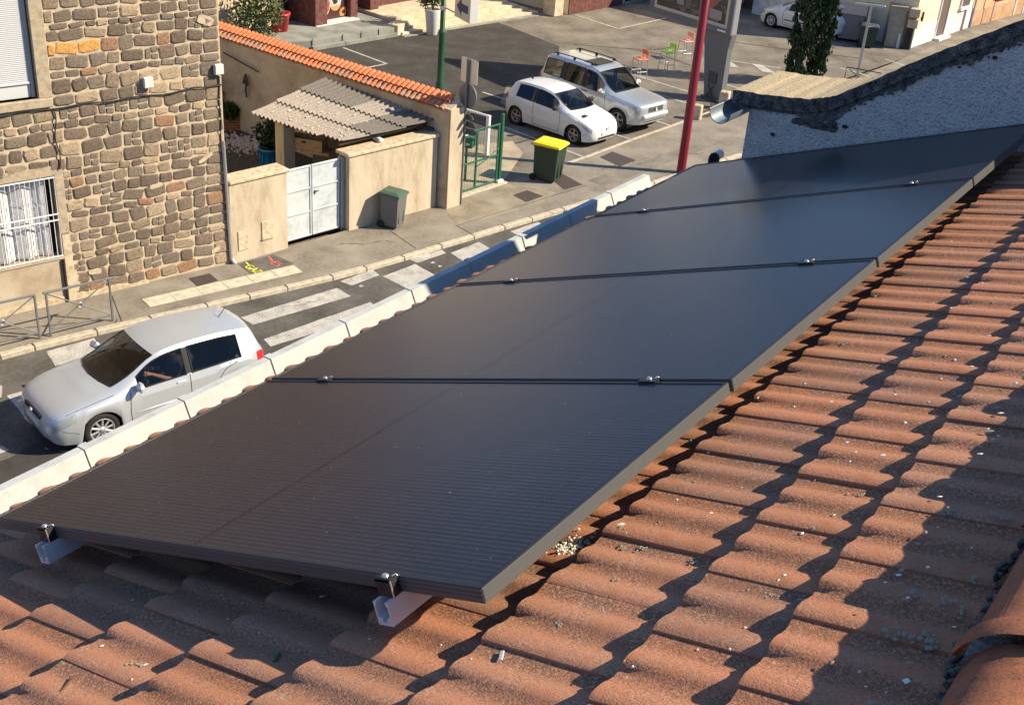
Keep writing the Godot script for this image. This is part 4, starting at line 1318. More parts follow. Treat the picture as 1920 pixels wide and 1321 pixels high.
	for k in 40:
		var z := -17.1 - k * 0.245
		var x: float = xw.call(z)
		bx(st, x - 0.02, x + 0.5, 2.62, 2.665, z - 0.122, z + 0.122)
	obj("tile_bed", st, M.old_tile, T)
	# iron things fixed on the wall
	st = new_st()
	tube(st, [Vector3(22.74, 2.28, -25.9), Vector3(22.6, 2.06, -24.3)], 0.025, 6)
	tag(obj("iron_rod", st, M.iron, self), "thin dark rod fixed along the cream tiled wall", "rod")
	st = new_st()
	for q in [[0, 0.25, 0.0, -0.3], [0.02, 0.2, 0.1, -0.1], [-0.04, 0.18, -0.09, -0.06], [0.0, -0.3, 0.03, -0.45]]:
		tube(st, [Vector3(22.66, 1.62 + q[1], -24.9 + q[0]), Vector3(22.64, 1.62 + q[3], -24.9 + q[2])], 0.03, 5)
	tag(obj("iron_hook", st, M.iron, self), "dark forked iron hook hanging on the cream wall", "hook")
	# yard floor
	st = new_st()
	sheet(st, pv2([16.0, -18.6, 22.2, -17.4, 23.0, -27.5, 14.2, -27.5]), 0.0)
	struct("yard_ground", st, M.soil)
	st = new_st()
	for k in 420:
		var q := Vector2(22.0 + rng.randfn(0, 0.34), -24.35 + rng.randfn(0, 0.42))
		lump(st, Vector3(q.x, 0.01, q.y), Vector3.ONE * rng.randf_range(0.05, 0.13), 0.3, 5)
	var gv := obj("gravel", st, M.gravel, self)
	tag(gv, "heap of pale pinkish gravel on the yard ground", "gravel")
	stuff(gv)
	# raised brick bed with plants
	var bed := thing("brick_planter", "low brick planting bed in the back of the yard", "planter", along(Vector3(22.45, 0, -25.75), Vector3(23.15, 0, -25.2)))
	for r in 5:
		for k in 4:
			st = new_st()
			var off := 0.11 if r % 2 else 0.0
			bx(st, k * 0.23 + off - 0.1, k * 0.23 + off + 0.115, r * 0.085, r * 0.085 + 0.07, -0.02, 0.08, 0.006)
			put("brick", done(st), M.brick, bed)
	st = new_st()
	bx(st, -0.05, 0.95, 0, 0.4, -0.6, 0.05)
	obj("earth_fill", st, M.soil, bed)
	# shed: pillar, dark back, lintel, crate, corrugated roof
	var S := thing("shed", "open shed with a weathered corrugated cement roof behind the gate", "shed")
	st = new_st()
	bx(st, -0.18, 0.18, 0, 2.16, -0.18, 0.18, 0.01)
	put("pillar", done(st), M.render, S, yaw(-8, Vector3(19.6, 0, -20.25)))
	st = new_st()
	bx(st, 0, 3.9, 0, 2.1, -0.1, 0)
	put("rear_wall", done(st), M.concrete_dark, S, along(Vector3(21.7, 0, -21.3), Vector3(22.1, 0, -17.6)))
	st = new_st()
	for f in [0.05, 0.35, 0.65, 0.95]:
		var q0 := roof_corner(0.02, f) + Vector3(0, -0.1, 0); var q1 := roof_corner(0.98, f) + Vector3(0, -0.1, 0)
		tube(st, [q0, q1], 0.05, 4)
	obj("rafter", st, M.bark, S)
	for r in 3:
		for c in 4:
			var dark := (r == 2 and c != 1) or (r == 1 and c == 0)
			var o := put("corrugated_sheet", corrugated(r, c), M.cement_dark if dark else M.cement, S)
			if dark: o.set_meta("label", "greyer corrugated sheet")
	st = new_st()
	for k in 60:
		var u := rng.randf_range(0.02, 0.55); var w := rng.randf_range(0.05, 0.9)
		lump(st, roof_corner(u, w) + Vector3(0, 0.04, 0), Vector3(0.06, 0.02, 0.05) * rng.randf_range(0.5, 1.3), 0.4, 6)
	stuff(obj("lichen_patches", st, M.lichen_pale, S))
	var cr := thing("wooden_crate", "pale wooden crate with a hand hole under the shed roof", "crate", yaw(-70, Vector3(20.05, 1.45, -19.9)))
	st = new_st()
	for b in [[-0.5, 0.5, 0.0, 0.3, 0.2, 0.22], [-0.5, 0.5, 0.0, 0.3, -0.22, -0.2], [-0.5, -0.48, 0.0, 0.3, -0.2, 0.2], [0.48, 0.5, 0.0, 0.3, -0.2, 0.2], [-0.5, 0.5, 0.0, 0.02, -0.2, 0.2]]:
		bx(st, b[0], b[1], b[2], b[3], b[4], b[5], 0.003)
	obj("box", st, M.wood, cr)
	st = new_st()
	bx(st, -0.06, 0.06, 0.19, 0.24, 0.215, 0.224)
	bx(st, -0.506, -0.49, 0.19, 0.24, -0.06, 0.06)
	obj("hand_hole", st, M.well, cr)
	st = new_st()
	bx(st, -0.7, 0.7, -0.06, 0.0, -0.25, 0.25)
	obj("shelf", st, M.wood, cr)

func roof_corner(u: float, w: float) -> Vector3:      # u across from the open edge to the tiled wall, w from the street inwards
	var a := Vector3(19.2, 2.26, -17.95); var b := Vector3(19.2, 2.3, -20.9); var c := Vector3(22.25, 2.5, -21.3); var d := Vector3(22.2, 2.28, -17.45)
	return a.lerp(b, w).lerp(d.lerp(c, w), u)

func corrugated(r: int, c: int) -> ArrayMesh:
	var st := new_st()
	var u0 := r / 3.0 - 0.03; var u1 := (r + 1) / 3.0 + 0.02
	var w0 := c / 4.0 + rng.randf_range(-0.004, 0.004); var w1 := (c + 1) / 4.0 + 0.015
	if r == 0 and c == 0: u0 = 0.02
	var n := 30
	var lift := 0.02 * (r) + 0.004 * c
	var g := []
	for j in 3:
		var row := []
		for i in n + 1:
			var w := lerpf(w0, w1, float(i) / n)
			var p := roof_corner(lerpf(u0, u1, j / 2.0), w)
			p.y += lift + 0.032 * sin(w * TAU * 20.0) + (0.022 if j == 0 else 0.0)
			row.append(p)
		g.append(row)
	st.set_smooth_group(1)
	for j in 2:
		for i in n: quad(st, g[j][i + 1], g[j][i], g[j + 1][i], g[j + 1][i + 1])
	st.set_smooth_group(2)
	for j in 2:
		for i in n: quad(st, g[j][i] - Vector3(0, 0.01, 0), g[j][i + 1] - Vector3(0, 0.01, 0), g[j + 1][i + 1] - Vector3(0, 0.01, 0), g[j + 1][i] - Vector3(0, 0.01, 0))
	st.set_smooth_group(-1)
	for i in n: quad(st, g[0][i] - Vector3(0, 0.01, 0), g[0][i + 1] - Vector3(0, 0.01, 0), g[0][i + 1], g[0][i])
	return done(st)

func half_tile(L: float, r: float) -> ArrayMesh:      # a half-round tile, x along its length, uphill +x
	var st := new_st()
	var n := 7
	st.set_smooth_group(1)
	for e in [[1.0, 0.0], [0.86, -0.003]]:
		for i in n:
			var t0 := PI * i / n; var t1 := PI * (i + 1) / n
			var a := Vector3(0, sin(t0) * r * 0.85 * e[0], cos(t0) * r * e[0]); var b := Vector3(0, sin(t1) * r * 0.85 * e[0], cos(t1) * r * e[0])
			var f := 0.8
			if e[0] > 0.9: quad(st, a, b, Vector3(L, b.y * f, b.z * f), Vector3(L, a.y * f, a.z * f))
			else: quad(st, b, a, Vector3(L, a.y * f, a.z * f), Vector3(L, b.y * f, b.z * f))
	st.set_smooth_group(-1)
	for i in n:
		var t0 := PI * i / n; var t1 := PI * (i + 1) / n
		var a := Vector3(0, sin(t0) * r * 0.85, cos(t0) * r); var b := Vector3(0, sin(t1) * r * 0.85, cos(t1) * r)
		quad(st, a * 0.86, b * 0.86, b, a)
	return done(st)

# ============================================================== buildings at the back
func far_buildings() -> void:
	# cafe with a grey terrace
	var A := thing("cafe_building", "cafe with dark red pillars and window pictures at the top edge", "building", along(Vector3(30.2, 0, -33.4), Vector3(37.6, 0, -33.0)))
	var st := new_st()
	bx(st, -14, 2.2, -0.2, 8.5, -9, 0.0)
	obj("stone_side_wall", st, M.trim_stone, A)
	for r in 6:
		for k in 7:
			st = new_st()
			var w := 0.44
			bx(st, -1.3 + k * w + (0.2 if r % 2 else 0.0), -1.3 + (k + 1) * w - 0.02 + (0.2 if r % 2 else 0.0), 0.35 + r * 0.22, 0.35 + (r + 1) * 0.22 - 0.02, 0.0, 0.02, 0.006)
			put("block", done(st), M.travertine, A)
	st = new_st()
	bx(st, 2.2, 16, 2.6, 8.5, -9, 0.4)
	obj("upper_storey", st, M.cream, A)
	st = new_st()
	bx(st, 2.2, 16, -0.2, 2.6, -9, -0.9)
	obj("shop_interior_wall", st, M.purple_dark, A)
	for q in [[3.1, 3.75, -0.5, 1.05], [5.35, 5.75, -0.4, 0.75], [6.6, 7.1, -0.3, 0.65]]:
		st = new_st()
		bx(st, q[0], q[1], 0.3, 2.6, q[2], q[3], 0.01)
		obj("pillar", st, M.dark_red, A)
	st = new_st()
	bx(st, 3.76, 5.34, 0.36, 2.5, 0.5, 0.52)
	var win := obj("shop_window", st, M.pane_dark, A)
	var pic := new_st()
	quad_uv(pic, [Vector3(3.78, 0.42, 0.524), Vector3(5.3, 0.42, 0.524), Vector3(5.3, 1.45, 0.524), Vector3(3.78, 1.45, 0.524)])
	var pm := plain(Color.WHITE, 0.5)
	pm.albedo_texture = doughnut_picture()
	obj("window_picture", pic, pm, win)
	st = new_st()
	bx(st, 3.1, 5.5, 0.3, 0.37, 0.52, 1.12, 0.01)
	obj("window_sill", st, M.white_plastic, A)
	st = new_st()
	bx(st, 7.1, 14, 0.3, 1.5, 0.0, 0.3)
	obj("panelled_front", st, M.dark_red, A)
	st = new_st()
	slab(st, pv2([-9.2, 8.4, -4.2, 10.4, 0.8, 8.4]), -14, 16, Transform3D(Basis(Vector3(0, 0, 1), Vector3(0, 1, 0), Vector3(1, 0, 0)), Vector3()))
	obj("roof", st, M.old_tile, A)
	# terrace slab with rails' stubs on its edge
	var Tr := thing("terrace", "grey paved terrace in front of the cafe", "terrace")
	Tr.set_meta("kind", "structure")
	st = new_st()
	var tp := pv2([30.4, -31.2, 31.51, -30.72, 32.96, -30.5, 33.88, -30.36, 35.67, -30.15, 37.1, -31.6, 37.4, -33.4, 30.2, -33.6])
	var top := PackedVector2Array(tp)
	sheet(st, top, 0.34)
	for k in tp.size():
		var a := tp[k]; var b := tp[(k + 1) % tp.size()]
		quad(st, Vector3(a.x, -0.1, a.y), Vector3(b.x, -0.1, b.y), Vector3(b.x, 0.34, b.y), Vector3(a.x, 0.34, a.y))
	obj("slab", st, M.terrace, Tr)
	st = new_st()
	for q in [[31.51, -30.72], [32.96, -30.5], [33.88, -30.36], [34.8, -30.25]]:
		cyl(st, Vector3(q[0], 0.1, q[1] + 0.02), Vector3(q[0], 0.42, q[1] + 0.02), 0.02, -1, 6)
	obj("edge_stub", st, M.grey_metal, Tr)
	for s in [[31.4, -30.68, 33.0, -30.46], [33.0, -30.46, 35.7, -30.12]]:
		st = new_st()
		var a := Vector3(s[0], 0, s[1]); var b := Vector3(s[2], 0, s[3])
		bx(st, 0, a.distance_to(b) - 0.01, 0, 0.16, -0.02, 0.14, 0.01)
		put("terrace_kerb", done(st), M.terrace, Tr, along(a, b))
	# travertine steps beside it
	var St := thing("travertine_steps", "wide pale stone steps right of the grey terrace", "steps")
	St.set_meta("kind", "structure")
	for k in 4:
		st = new_st()
		var d := k * 0.34
		bx(st, 0.0 if k == 0 else 0.2, 8.1 - d * 0.9, k * 0.12 - 0.05, (k + 1) * 0.12, -4.2, -d, 0.012)
		put("step", done(st), M.travertine, St, along(Vector3(36.0, 0, -30.0), Vector3(43.9, 0, -28.75)))
	st = new_st()
	bx(st, -0.1, 8.1, -0.05, 0.02, -0.1, 0.25, 0.008)
	put("step_kerb", done(st), M.terrace, St, along(Vector3(36.0, 0, -30.0), Vector3(43.9, 0, -28.75)))
	st = new_st()
	bx(st, 0, 0.85, 0, 0.42, -0.5, 0, 0.015)
	var blk := put("stone_block", done(st), M.travertine, self, along(Vector3(35.75, 0, -30.05), Vector3(36.9, 0, -30.2)))
	tag(blk, "pale stone block at the corner of the grey terrace", "block")
	# stone pier and the dark red shop front to its right
	st = new_st()
	bx(st, 0, 0.6, 0, 3.2, -0.7, 0, 0.02)
	tag(put("stone_pier", done(st), M.travertine, self, along(Vector3(44.1, 0, -27.95), Vector3(44.8, 0, -27.83))), "pale stone pier at the end of the steps", "pier")
	var R := thing("red_shop", "dark red shop front with a blue sign board at top", "building", along(Vector3(45.0, 0, -27.75), Vector3(49.7, 0, -27.3)))
	st = new_st()
	bx(st, 0, 16, -0.2, 7.0, -8, -0.05)
	obj("wall", st, M.cream, R)
	st = new_st()
	bx(st, 0, 4.2, -0.1, 0.75, -0.05, 0.0, 0.01)
	obj("red_panel", st, M.dark_red, R)
	st = new_st()
	bx(st, 1.5, 3.6, 0.78, 1.5, -0.05, 0.02, 0.008)
	obj("sign_board", st, plain(C(.03, .035, .12), 0.5), R)
	st = new_st()
	bx(st, 4.4, 9.0, 0.0, 2.4, -0.05, 0.01)
	obj("shop_window", st, M.pane_dark, R)
	st = new_st()
	bx(st, 4.3, 9.1, 0.0, 0.12, 0.0, 0.1, 0.01)
	obj("window_sill", st, M.galv, R)
	# dark building behind the white car
	st = new_st()
	bx(st, -7, 5.0, -0.1, 4.2, -6, 0)
	bx(st, -7.1, 5.1, 4.2, 4.4, -6, 0.25)
	bx(st, 1.0, 2.0, 0, 2.1, -0.05, 0.03, 0.01)
	tag(put("dark_garage", done(st), M.purple_dark, self, along(Vector3(53.2, 0, -19.6), Vector3(52.5, 0, -14.5))), "dark purple-brown building front in shade behind the white car", "building")
	# cream house and orange house at upper right
	var H1 := thing("cream_house", "pale yellow house with white plinth and brown door at upper right", "house", along(Vector3(52.25, 0, -14.35), Vector3(59.5, 0, -13.8)))
	st = new_st()
	bx(st, 0, 7.2, 0.9, 6.5, -8, 0)
	obj("wall", st, M.cream, H1)
	st = new_st()
	bx(st, 0, 2.75, -0.1, 0.9, -8, 0.03)
	bx(st, 3.75, 7.22, -0.1, 0.9, -8, 0.03)
	obj("plinth", st, M.plinth_white, H1)
	st = new_st()
	bx(st, 2.75, 3.75, 0.1, 2.5, -0.1, 0.012)
	var dr := obj("door", st, plain(C(.12, .085, .07), 0.6), H1)
	st = new_st()
	bx(st, 2.66, 2.75, 0, 2.6, 0.0, 0.06, 0.01); bx(st, 3.75, 3.84, 0, 2.6, 0.0, 0.06, 0.01)
	bx(st, 2.55, 3.95, -0.05, 0.1, 0.0, 0.35, 0.01)
	obj("door_frame", st, M.plinth_white, H1)
	st = new_st()
	cyl(st, Vector3(3.62, 1.1, 0.02), Vector3(3.62, 1.1, 0.07), 0.02, -1, 6)
	obj("door_handle", st, M.galv, dr)
	st = new_st()
	bx(st, 5.3, 6.3, 1.15, 2.6, -0.2, 0.004)
	var w1 := obj("window", st, M.pane_dark, H1)
	st = new_st()
	bx(st, 5.15, 6.45, 1.0, 1.15, 0, 0.14, 0.01); bx(st, 5.2, 5.3, 1.15, 2.6, 0, 0.08, 0.01); bx(st, 6.3, 6.4, 1.15, 2.6, 0, 0.08, 0.01)
	obj("window_frame", st, M.plinth_white, w1)
	st = new_st()
	cyl(st, Vector3(7.1, 0, 0.08), Vector3(7.1, 4, 0.08), 0.05, -1, 8)
	obj("downpipe", st, M.zinc, H1)
	var H2 := thing("orange_house", "orange rendered house at the right edge behind the round sign", "house", along(Vector3(59.6, 0, -13.78), Vector3(66.0, 0, -12.8)))
	st = new_st()
	bx(st, 0, 14, -0.1, 6.0, -8, 0)
	obj("wall", st, M.orange_wall, H2)
	st = new_st()
	bx(st, 0, 14, -0.1, 0.75, 0, 0.03)
	obj("plinth", st, rough_mat(M.orange_wall.albedo_texture, 2.0, 0.9, null, 0.2, C(.72, .78, .8)), H2)
	for x in [2.6, 7.2]:
		st = new_st()
		bx(st, x, x + 0.9, 1.2, 2.5, -0.2, 0.004)
		var w2 := obj("window", st, M.pane_dark, H2)
		st = new_st()
		bx(st, x - 0.15, x + 1.05, 1.02, 1.2, 0, 0.12, 0.01); bx(st, x - 0.12, x, 1.2, 2.5, 0, 0.06, 0.01); bx(st, x + 0.9, x + 1.02, 1.2, 2.5, 0, 0.06, 0.01)
		obj("window_frame", st, M.plinth_white, w2)
	st = new_st()
	bx(st, 5.0, 6.0, 0.1, 2.3, 0.0, 0.02)
	obj("door", st, M.grey_metal, H2)
	st = new_st()
	bx(st, 4.85, 5.0, 0, 2.4, 0.0, 0.06, 0.01); bx(st, 6.0, 6.15, 0, 2.4, 0.0, 0.06, 0.01)
	obj("door_frame", st, M.plinth_white, H2)

func doughnut_picture() -> ImageTexture:
	var w := 192; var h := 128
	var im := Image.create(w, h, false, Image.FORMAT_RGB8)
	im.fill(Color(0.24, 0.12, 0.1))
	var r := RandomNumberGenerator.new()
	r.seed = 3
	for k in 3:
		var c := [Vector2(42, 62), Vector2(116, 52), Vector2(175, 110)][k] as Vector2
		var ax := [Vector2(36, 52), Vector2(42, 44), Vector2(30, 26)][k] as Vector2
		for y in h:
			for x in w:
				var d := ((Vector2(x, y) - c) / ax)
				var q := d.length()
				var hole := (d * 2.6 + Vector2(0.15, 0.3)).length()
				if q < 1.0 and hole > 1.0:
					var col := [Color(0.55, 0.3, 0.26), Color(0.86, 0.84, 0.82), Color(0.7, 0.5, 0.3)][k] as Color
					if k == 1 and fposmod(d.x * 5.0 + d.y * 2.2, 1.6) < 0.5: col = Color(0.12, 0.09, 0.1)
					if k == 1 and d.y > 0.45: col = Color(0.74, 0.55, 0.36)
					if q > 0.9 and k == 0: col = Color(0.85, 0.66, 0.6)
					im.set_pixel(x, y, col)
	for k in 60:
		im.fill_rect(Rect2i(r.randi_range(10, 70), r.randi_range(15, 105), 2, 2), Color(0.8, 0.6, 0.55))
	return ImageTexture.create_from_image(im)

# ======================================================================= street furniture
func barrier(a: Vector3, b: Vector3, label: String) -> void:
	var L := a.distance_to(b)
	var o := thing("street_barrier", label, "barrier", along(a, b), "grey crossed barriers along the kerb")
	var st := new_st()
	for x in [0.02, L - 0.02]:
		st = new_st()
		bx(st, x - 0.02, x + 0.02, 0, 0.95, -0.02, 0.02, 0.004)
		obj("post", st, M.grey_metal, o)
	st = new_st()
	bx(st, -0.04 if label.begins_with("right") else 0.0, L + (0.12 if label.begins_with("right") else 0.0), 0.95, 0.99, -0.025, 0.025, 0.008)
	obj("top_rail", st, M.grey_metal, o)
	st = new_st()
	bx(st, 0, L, 0.12, 0.155, -0.015, 0.015, 0.004)
	obj("bottom_rail", st, M.grey_metal, o)
	for s in [[0.04, 0.15, L - 0.04, 0.94], [0.04, 0.94, L - 0.04, 0.15]]:
		st = new_st()
		var p := Vector3(s[0], s[1], 0); var q := Vector3(s[2], s[3], 0)
		cyl(st, p, q, 0.014, -1, 6)
		obj("cross_bar", st, M.grey_metal, o)
	st = new_st()
	var ring := []
	for k in 17: ring.append(Vector3(L / 2 + cos(TAU * k / 16) * 0.05, 0.545 + sin(TAU * k / 16) * 0.05, 0.016))
	tube(st, ring, 0.012, 6)
	obj("ring", st, M.galv, o)

func wheelie_bin(called: String, label: String, at: Transform3D, body: Material, lid: Material, w: float, d: float, h: float) -> void:
	var o := thing(called, label, "wheelie bin", at)
	var st := new_st()
	var lo := 0.8
	var y0 := 0.06
	var ring := func(f: float, y: float) -> Array:
		return [Vector3(-w / 2 * f, y, d / 2 * f), Vector3(w / 2 * f, y, d / 2 * f), Vector3(w / 2 * f, y, -d / 2), Vector3(-w / 2 * f, y, -d / 2)]
	var A: Array = ring.call(lo, y0); var B: Array = ring.call(1.0, h - 0.12)
	for k in 4: quad(st, A[k], A[(k + 1) % 4], B[(k + 1) % 4], B[k])
	quad(st, A[3], A[2], A[1], A[0])
	bx(st, -w / 2 - 0.012, w / 2 + 0.012, h - 0.16, h - 0.1, -d / 2 - 0.02, d / 2 + 0.012, 0.01)
	for x in [-0.12, 0.12]: bx(st, x - 0.012, x + 0.012, y0 + 0.1, h - 0.2, d / 2 * lo + 0.0, d / 2 * 0.93, 0.005)
	obj("body", st, body, o)
	st = new_st()
	var P := [Vector3(-w / 2 - 0.03, h - 0.1, d / 2 + 0.05), Vector3(w / 2 + 0.03, h - 0.1, d / 2 + 0.05), Vector3(w / 2 + 0.03, h - 0.1, -d / 2 - 0.06), Vector3(-w / 2 - 0.03, h - 0.1, -d / 2 - 0.06)]
	var Q := [Vector3(-w / 2 - 0.02, h - 0.05, d / 2 + 0.03), Vector3(w / 2 + 0.02, h - 0.05, d / 2 + 0.03), Vector3(w / 2 + 0.02, h - 0.02, -d / 2 - 0.04), Vector3(-w / 2 - 0.02, h - 0.02, -d / 2 - 0.04)]
	var T := [Vector3(-w / 2 + 0.07, h, d / 2 - 0.08), Vector3(w / 2 - 0.07, h, d / 2 - 0.08), Vector3(w / 2 - 0.07, h + 0.015, -d / 2 + 0.08), Vector3(-w / 2 + 0.07, h + 0.015, -d / 2 + 0.08)]
	for k in 4:
		var k1 := (k + 1) % 4
		quad(st, P[k], P[k1], Q[k1], Q[k]); quad(st, Q[k], Q[k1], T[k1], T[k])
	quad(st, T[0], T[1], T[2], T[3]); quad(st, P[3], P[2], P[1], P[0])
	obj("lid", st, lid, o)
	for x in [-w / 2 + 0.03, w / 2 - 0.03]:
		st = new_st()
		cyl(st, Vector3(x - 0.025, 0.1, -d / 2 - 0.0), Vector3(x + 0.025, 0.1, -d / 2 - 0.0), 0.1, -1, 16)
		obj("wheel", st, M.rubber, o)
	st = new_st()
	tube(st, [Vector3(-w / 2 + 0.05, h - 0.13, -d / 2 - 0.05), Vector3(-w / 2 + 0.05, h - 0.11, -d / 2 - 0.12), Vector3(w / 2 - 0.05, h - 0.11, -d / 2 - 0.12), Vector3(w / 2 - 0.05, h - 0.13, -d / 2 - 0.05)], 0.014, 6)
	obj("handle", st, body, o)

func street_things() -> void:
	barrier(Vector3(10.93, 0, -18.24), Vector3(12.22, 0, -17.9), "right grey steel barrier with crossed bars before the barred window")
	barrier(Vector3(9.42, 0, -18.66), Vector3(10.76, 0, -18.3), "left grey steel barrier with crossed bars, cut by the photo's edge")
	wheelie_bin("wheelie_bin", "dark green wheelie bin with a bright yellow lid on the pavement", yaw(9, Vector3(26.1, 0, -16.25)), M.bin_green, M.yellow, 0.66, 0.74, 1.16)
	var lb := new_st()
	bx(lb, -0.3, 0.3, 1.1, 1.1, 0, 0)
	wheelie_bin("wheelie_bin", "small grey wheelie bin with a green lid against the cream wall", yaw(12, Vector3(20.25, 0, -17.12)), M.bin_grey, M.bin_lid_green, 0.5, 0.5, 0.98)
	# green wire gate
	var a := Vector3(23.1, 0, -17.27); var b := Vector3(24.8, 0, -17.1)
	var G := thing("green_gate", "green steel gate with thin wire mesh at the pavement", "gate", along(a, b))
	var L := a.distance_to(b)
	var st := new_st()
	for p in [[-0.06, 1.72, 0.07], [L + 0.02, 2.02, 0.09]]:
		st = new_st()
		bx(st, p[0] - p[2] / 2, p[0] + p[2] / 2, -0.05, p[1], -p[2] / 2, p[2] / 2, 0.008)
		obj("post", st, M.green_metal, G)
	st = new_st()
	for yy in [0.1, 0.86, 1.74]: bx(st, 0.0, L - 0.1, yy - 0.025, yy + 0.025, -0.02, 0.02, 0.005)
	for xx in [0.02, 0.72, L - 0.1]: bx(st, xx - 0.03, xx + 0.03, 0.075, 1.76, -0.022, 0.022, 0.005)
	obj("gate_frame", st, M.green_metal, G)
	st = new_st()
	for k in 14: cyl(st, Vector3(0.08 + k * 0.112, 0.1, 0), Vector3(0.08 + k * 0.112, 1.74, 0), 0.0035, -1, 4, false)
	for k in 8: cyl(st, Vector3(0.02, 0.2 + k * 0.2, 0.004), Vector3(L - 0.1, 0.2 + k * 0.2, 0.004), 0.0035, -1, 4, false)
	stuff(obj("wire_mesh", st, M.green_metal, G))
	st = new_st()
	tube(st, [Vector3(0.72, 0.72, 0.04), Vector3(1.1, 0.9, 0.1), Vector3(L - 0.12, 1.08, 0.05)], 0.014, 6)
	obj("gate_stay", st, M.green_metal, G)
	st = new_st()
	bx(st, L - 0.14, L + 0.1, 0.05, 0.13, 0.03, 0.12, 0.01)
	obj("hinge_block", st, M.white_plastic, G)
	st = new_st()
	bx(st, 0, L + 0.35, -0.03, 0.05, -0.16, 0.1, 0.01)
	var sill := put("gate_threshold", done(st), M.kerb, self, along(Vector3(22.95, 0, -17.2), Vector3(24.9, 0, -17.0)))
	sill.set_meta("kind", "structure")
	# letter box on its post
	var mb := thing("letter_box", "green letter box with white labels behind the green gate", "letter box", yaw(-70, Vector3(24.25, 0, -17.86)))
	st = new_st()
	bx(st, -0.2, 0.2, 1.02, 1.34, -0.17, 0.17, 0.015)
	obj("box", st, M.green_metal, mb)
	st = new_st()
	bx(st, -0.03, 0.03, 0, 1.02, -0.03, 0.03)
	obj("post", st, M.green_metal, mb)
	st = new_st()
	bx(st, -0.15, 0.02, 1.341, 1.346, -0.1, 0.08)
	bx(st, 0.02, 0.12, 1.12, 1.17, 0.171, 0.175)
	obj("label", st, M.white_plastic, mb)
	# white mesh panel beyond
	var wp := thing("mesh_panel", "white framed wire mesh fence panel behind the green gate", "fence", along(Vector3(26.6, 0, -20.1), Vector3(26.55, 0, -18.78)))
	st = new_st()
	bx(st, 0, 1.32, 1.16, 1.22, -0.03, 0.03, 0.006)
	obj("top_rail", st, M.white_metal, wp)
	st = new_st()
	bx(st, 1.25, 1.36, 0, 1.22, -0.05, 0.05, 0.006)
	obj("post", st, M.white_metal, wp)
	st = new_st()
	for k in 20: cyl(st, Vector3(0.03 + k * 0.064, 0.05, 0), Vector3(0.03 + k * 0.064, 1.18, 0), 0.004, -1, 4, false)
	for k in 7: cyl(st, Vector3(0, 0.1 + k * 0.17, 0.005), Vector3(1.3, 0.1 + k * 0.17, 0.005), 0.004, -1, 4, false)
	stuff(obj("wire_mesh", st, M.grey_metal, wp))
	# sign post with sign backs
	var S := thing("sign_post", "grey road sign post seen from behind beside the tiled wall", "sign", Transform3D(Basis(), Vector3(22.72, 0, -16.84)))
	st = new_st()
	cyl(st, Vector3(0, -0.05, 0), Vector3(0, 3.95, 0), 0.032, -1, 10)
	obj("post", st, M.grey_metal, S)
	var turn := Basis(Vector3.UP, deg_to_rad(-100))     # plates lie across the street
	var rows := [["square_plate", 3.62], ["round_plate", 2.97]]
	for r in rows:
		st = new_st()
		if r[0] == "square_plate":
			bx(st, -0.29, 0.29, -0.3, 0.3, -0.008, 0.008, 0.006)
			for e in [[-0.3, -0.28, -0.31, 0.31], [0.28, 0.3, -0.31, 0.31], [-0.3, 0.3, -0.31, -0.29], [-0.3, 0.3, 0.29, 0.31]]: bx(st, e[0], e[1], e[2], e[3], -0.025, 0.012)
		else:
			lathe(st, [Vector2(0, -0.008), Vector2(0.3, -0.008), Vector2(0.32, -0.022), Vector2(0.325, 0.012), Vector2(0, 0.012)], 28, Transform3D(Basis(Vector3.RIGHT, PI / 2), Vector3()), false)
		for yy in [-0.17, 0.17]: bx(st, -0.24, 0.24, yy - 0.02, yy + 0.02, -0.035, -0.01, 0.004)
		put(r[0], done(st), M.galv if r[0] == "square_plate" else M.grey_metal, S, Transform3D(turn, Vector3(0.05, r[1], 0.02)))
	for k in 3:
		st = new_st()
		slab(st, pv2([-0.34, -0.075, 0.26, -0.075, 0.36, 0, 0.26, 0.075, -0.34, 0.075]), -0.012, 0.012)
		bx(st, -0.3, 0.22, -0.02, 0.02, -0.03, -0.012)
		put("arrow_plate", done(st), M.dark_grey, S, Transform3D(turn * Basis(Vector3.UP, 0.25 * (k - 1)), Vector3(0.05, 2.44 - k * 0.2, 0.02)))
	# green lamp post with an arrow sign box
	var Lp := thing("lamp_post", "tall dark green lamp post behind the orange tiled wall", "lamp post", Transform3D(Basis(), Vector3(29.05, 0, -22.6)))
	st = new_st()
	lathe(st, [Vector2(0.14, 0), Vector2(0.14, 0.9), Vector2(0.11, 1.0), Vector2(0.1, 2.5), Vector2(0.12, 2.55), Vector2(0.12, 2.62), Vector2(0.085, 2.66), Vector2(0.07, 7.5), Vector2(0.0, 7.5)], 16)
	obj("post", st, M.lamp_green, Lp)
	st = new_st()
	tube(st, [Vector3(0, 7.3, 0), Vector3(0.3, 7.7, 0.2), Vector3(0.9, 7.8, 0.6)], 0.035, 8)
	lump(st, Vector3(1.1, 7.75, 0.72), Vector3(0.6, 0.16, 0.3), 0.0, 10)
	obj("lantern_arm", st, M.lamp_green, Lp)
	st = new_st()
	lathe(st, [Vector2(0.1, 3.28), Vector2(0.1, 3.42)], 12)
	bx(st, 0.05, 0.14, 2.55, 2.6, -0.03, 0.06)
	obj("clamp_ring", st, M.galv, Lp)
	var sb := thing("arrow_sign", "white sign box with a dark blue arrow pointing left", "sign", along(Vector3(28.86, 3.3, -21.68), Vector3(28.38, 3.3, -20.74)))
	st = new_st()
	bx(st, 0, 1.06, 0, 2.0, -0.02, 0.26, 0.006)
	obj("box", st, M.white_plastic, sb)
	st = new_st()
	bx(st, 0.0, 1.06, -0.004, 2.004, 0.255, 0.268)
	bx(st, -0.01, 0.02, -0.01, 2.01, -0.03, 0.27)
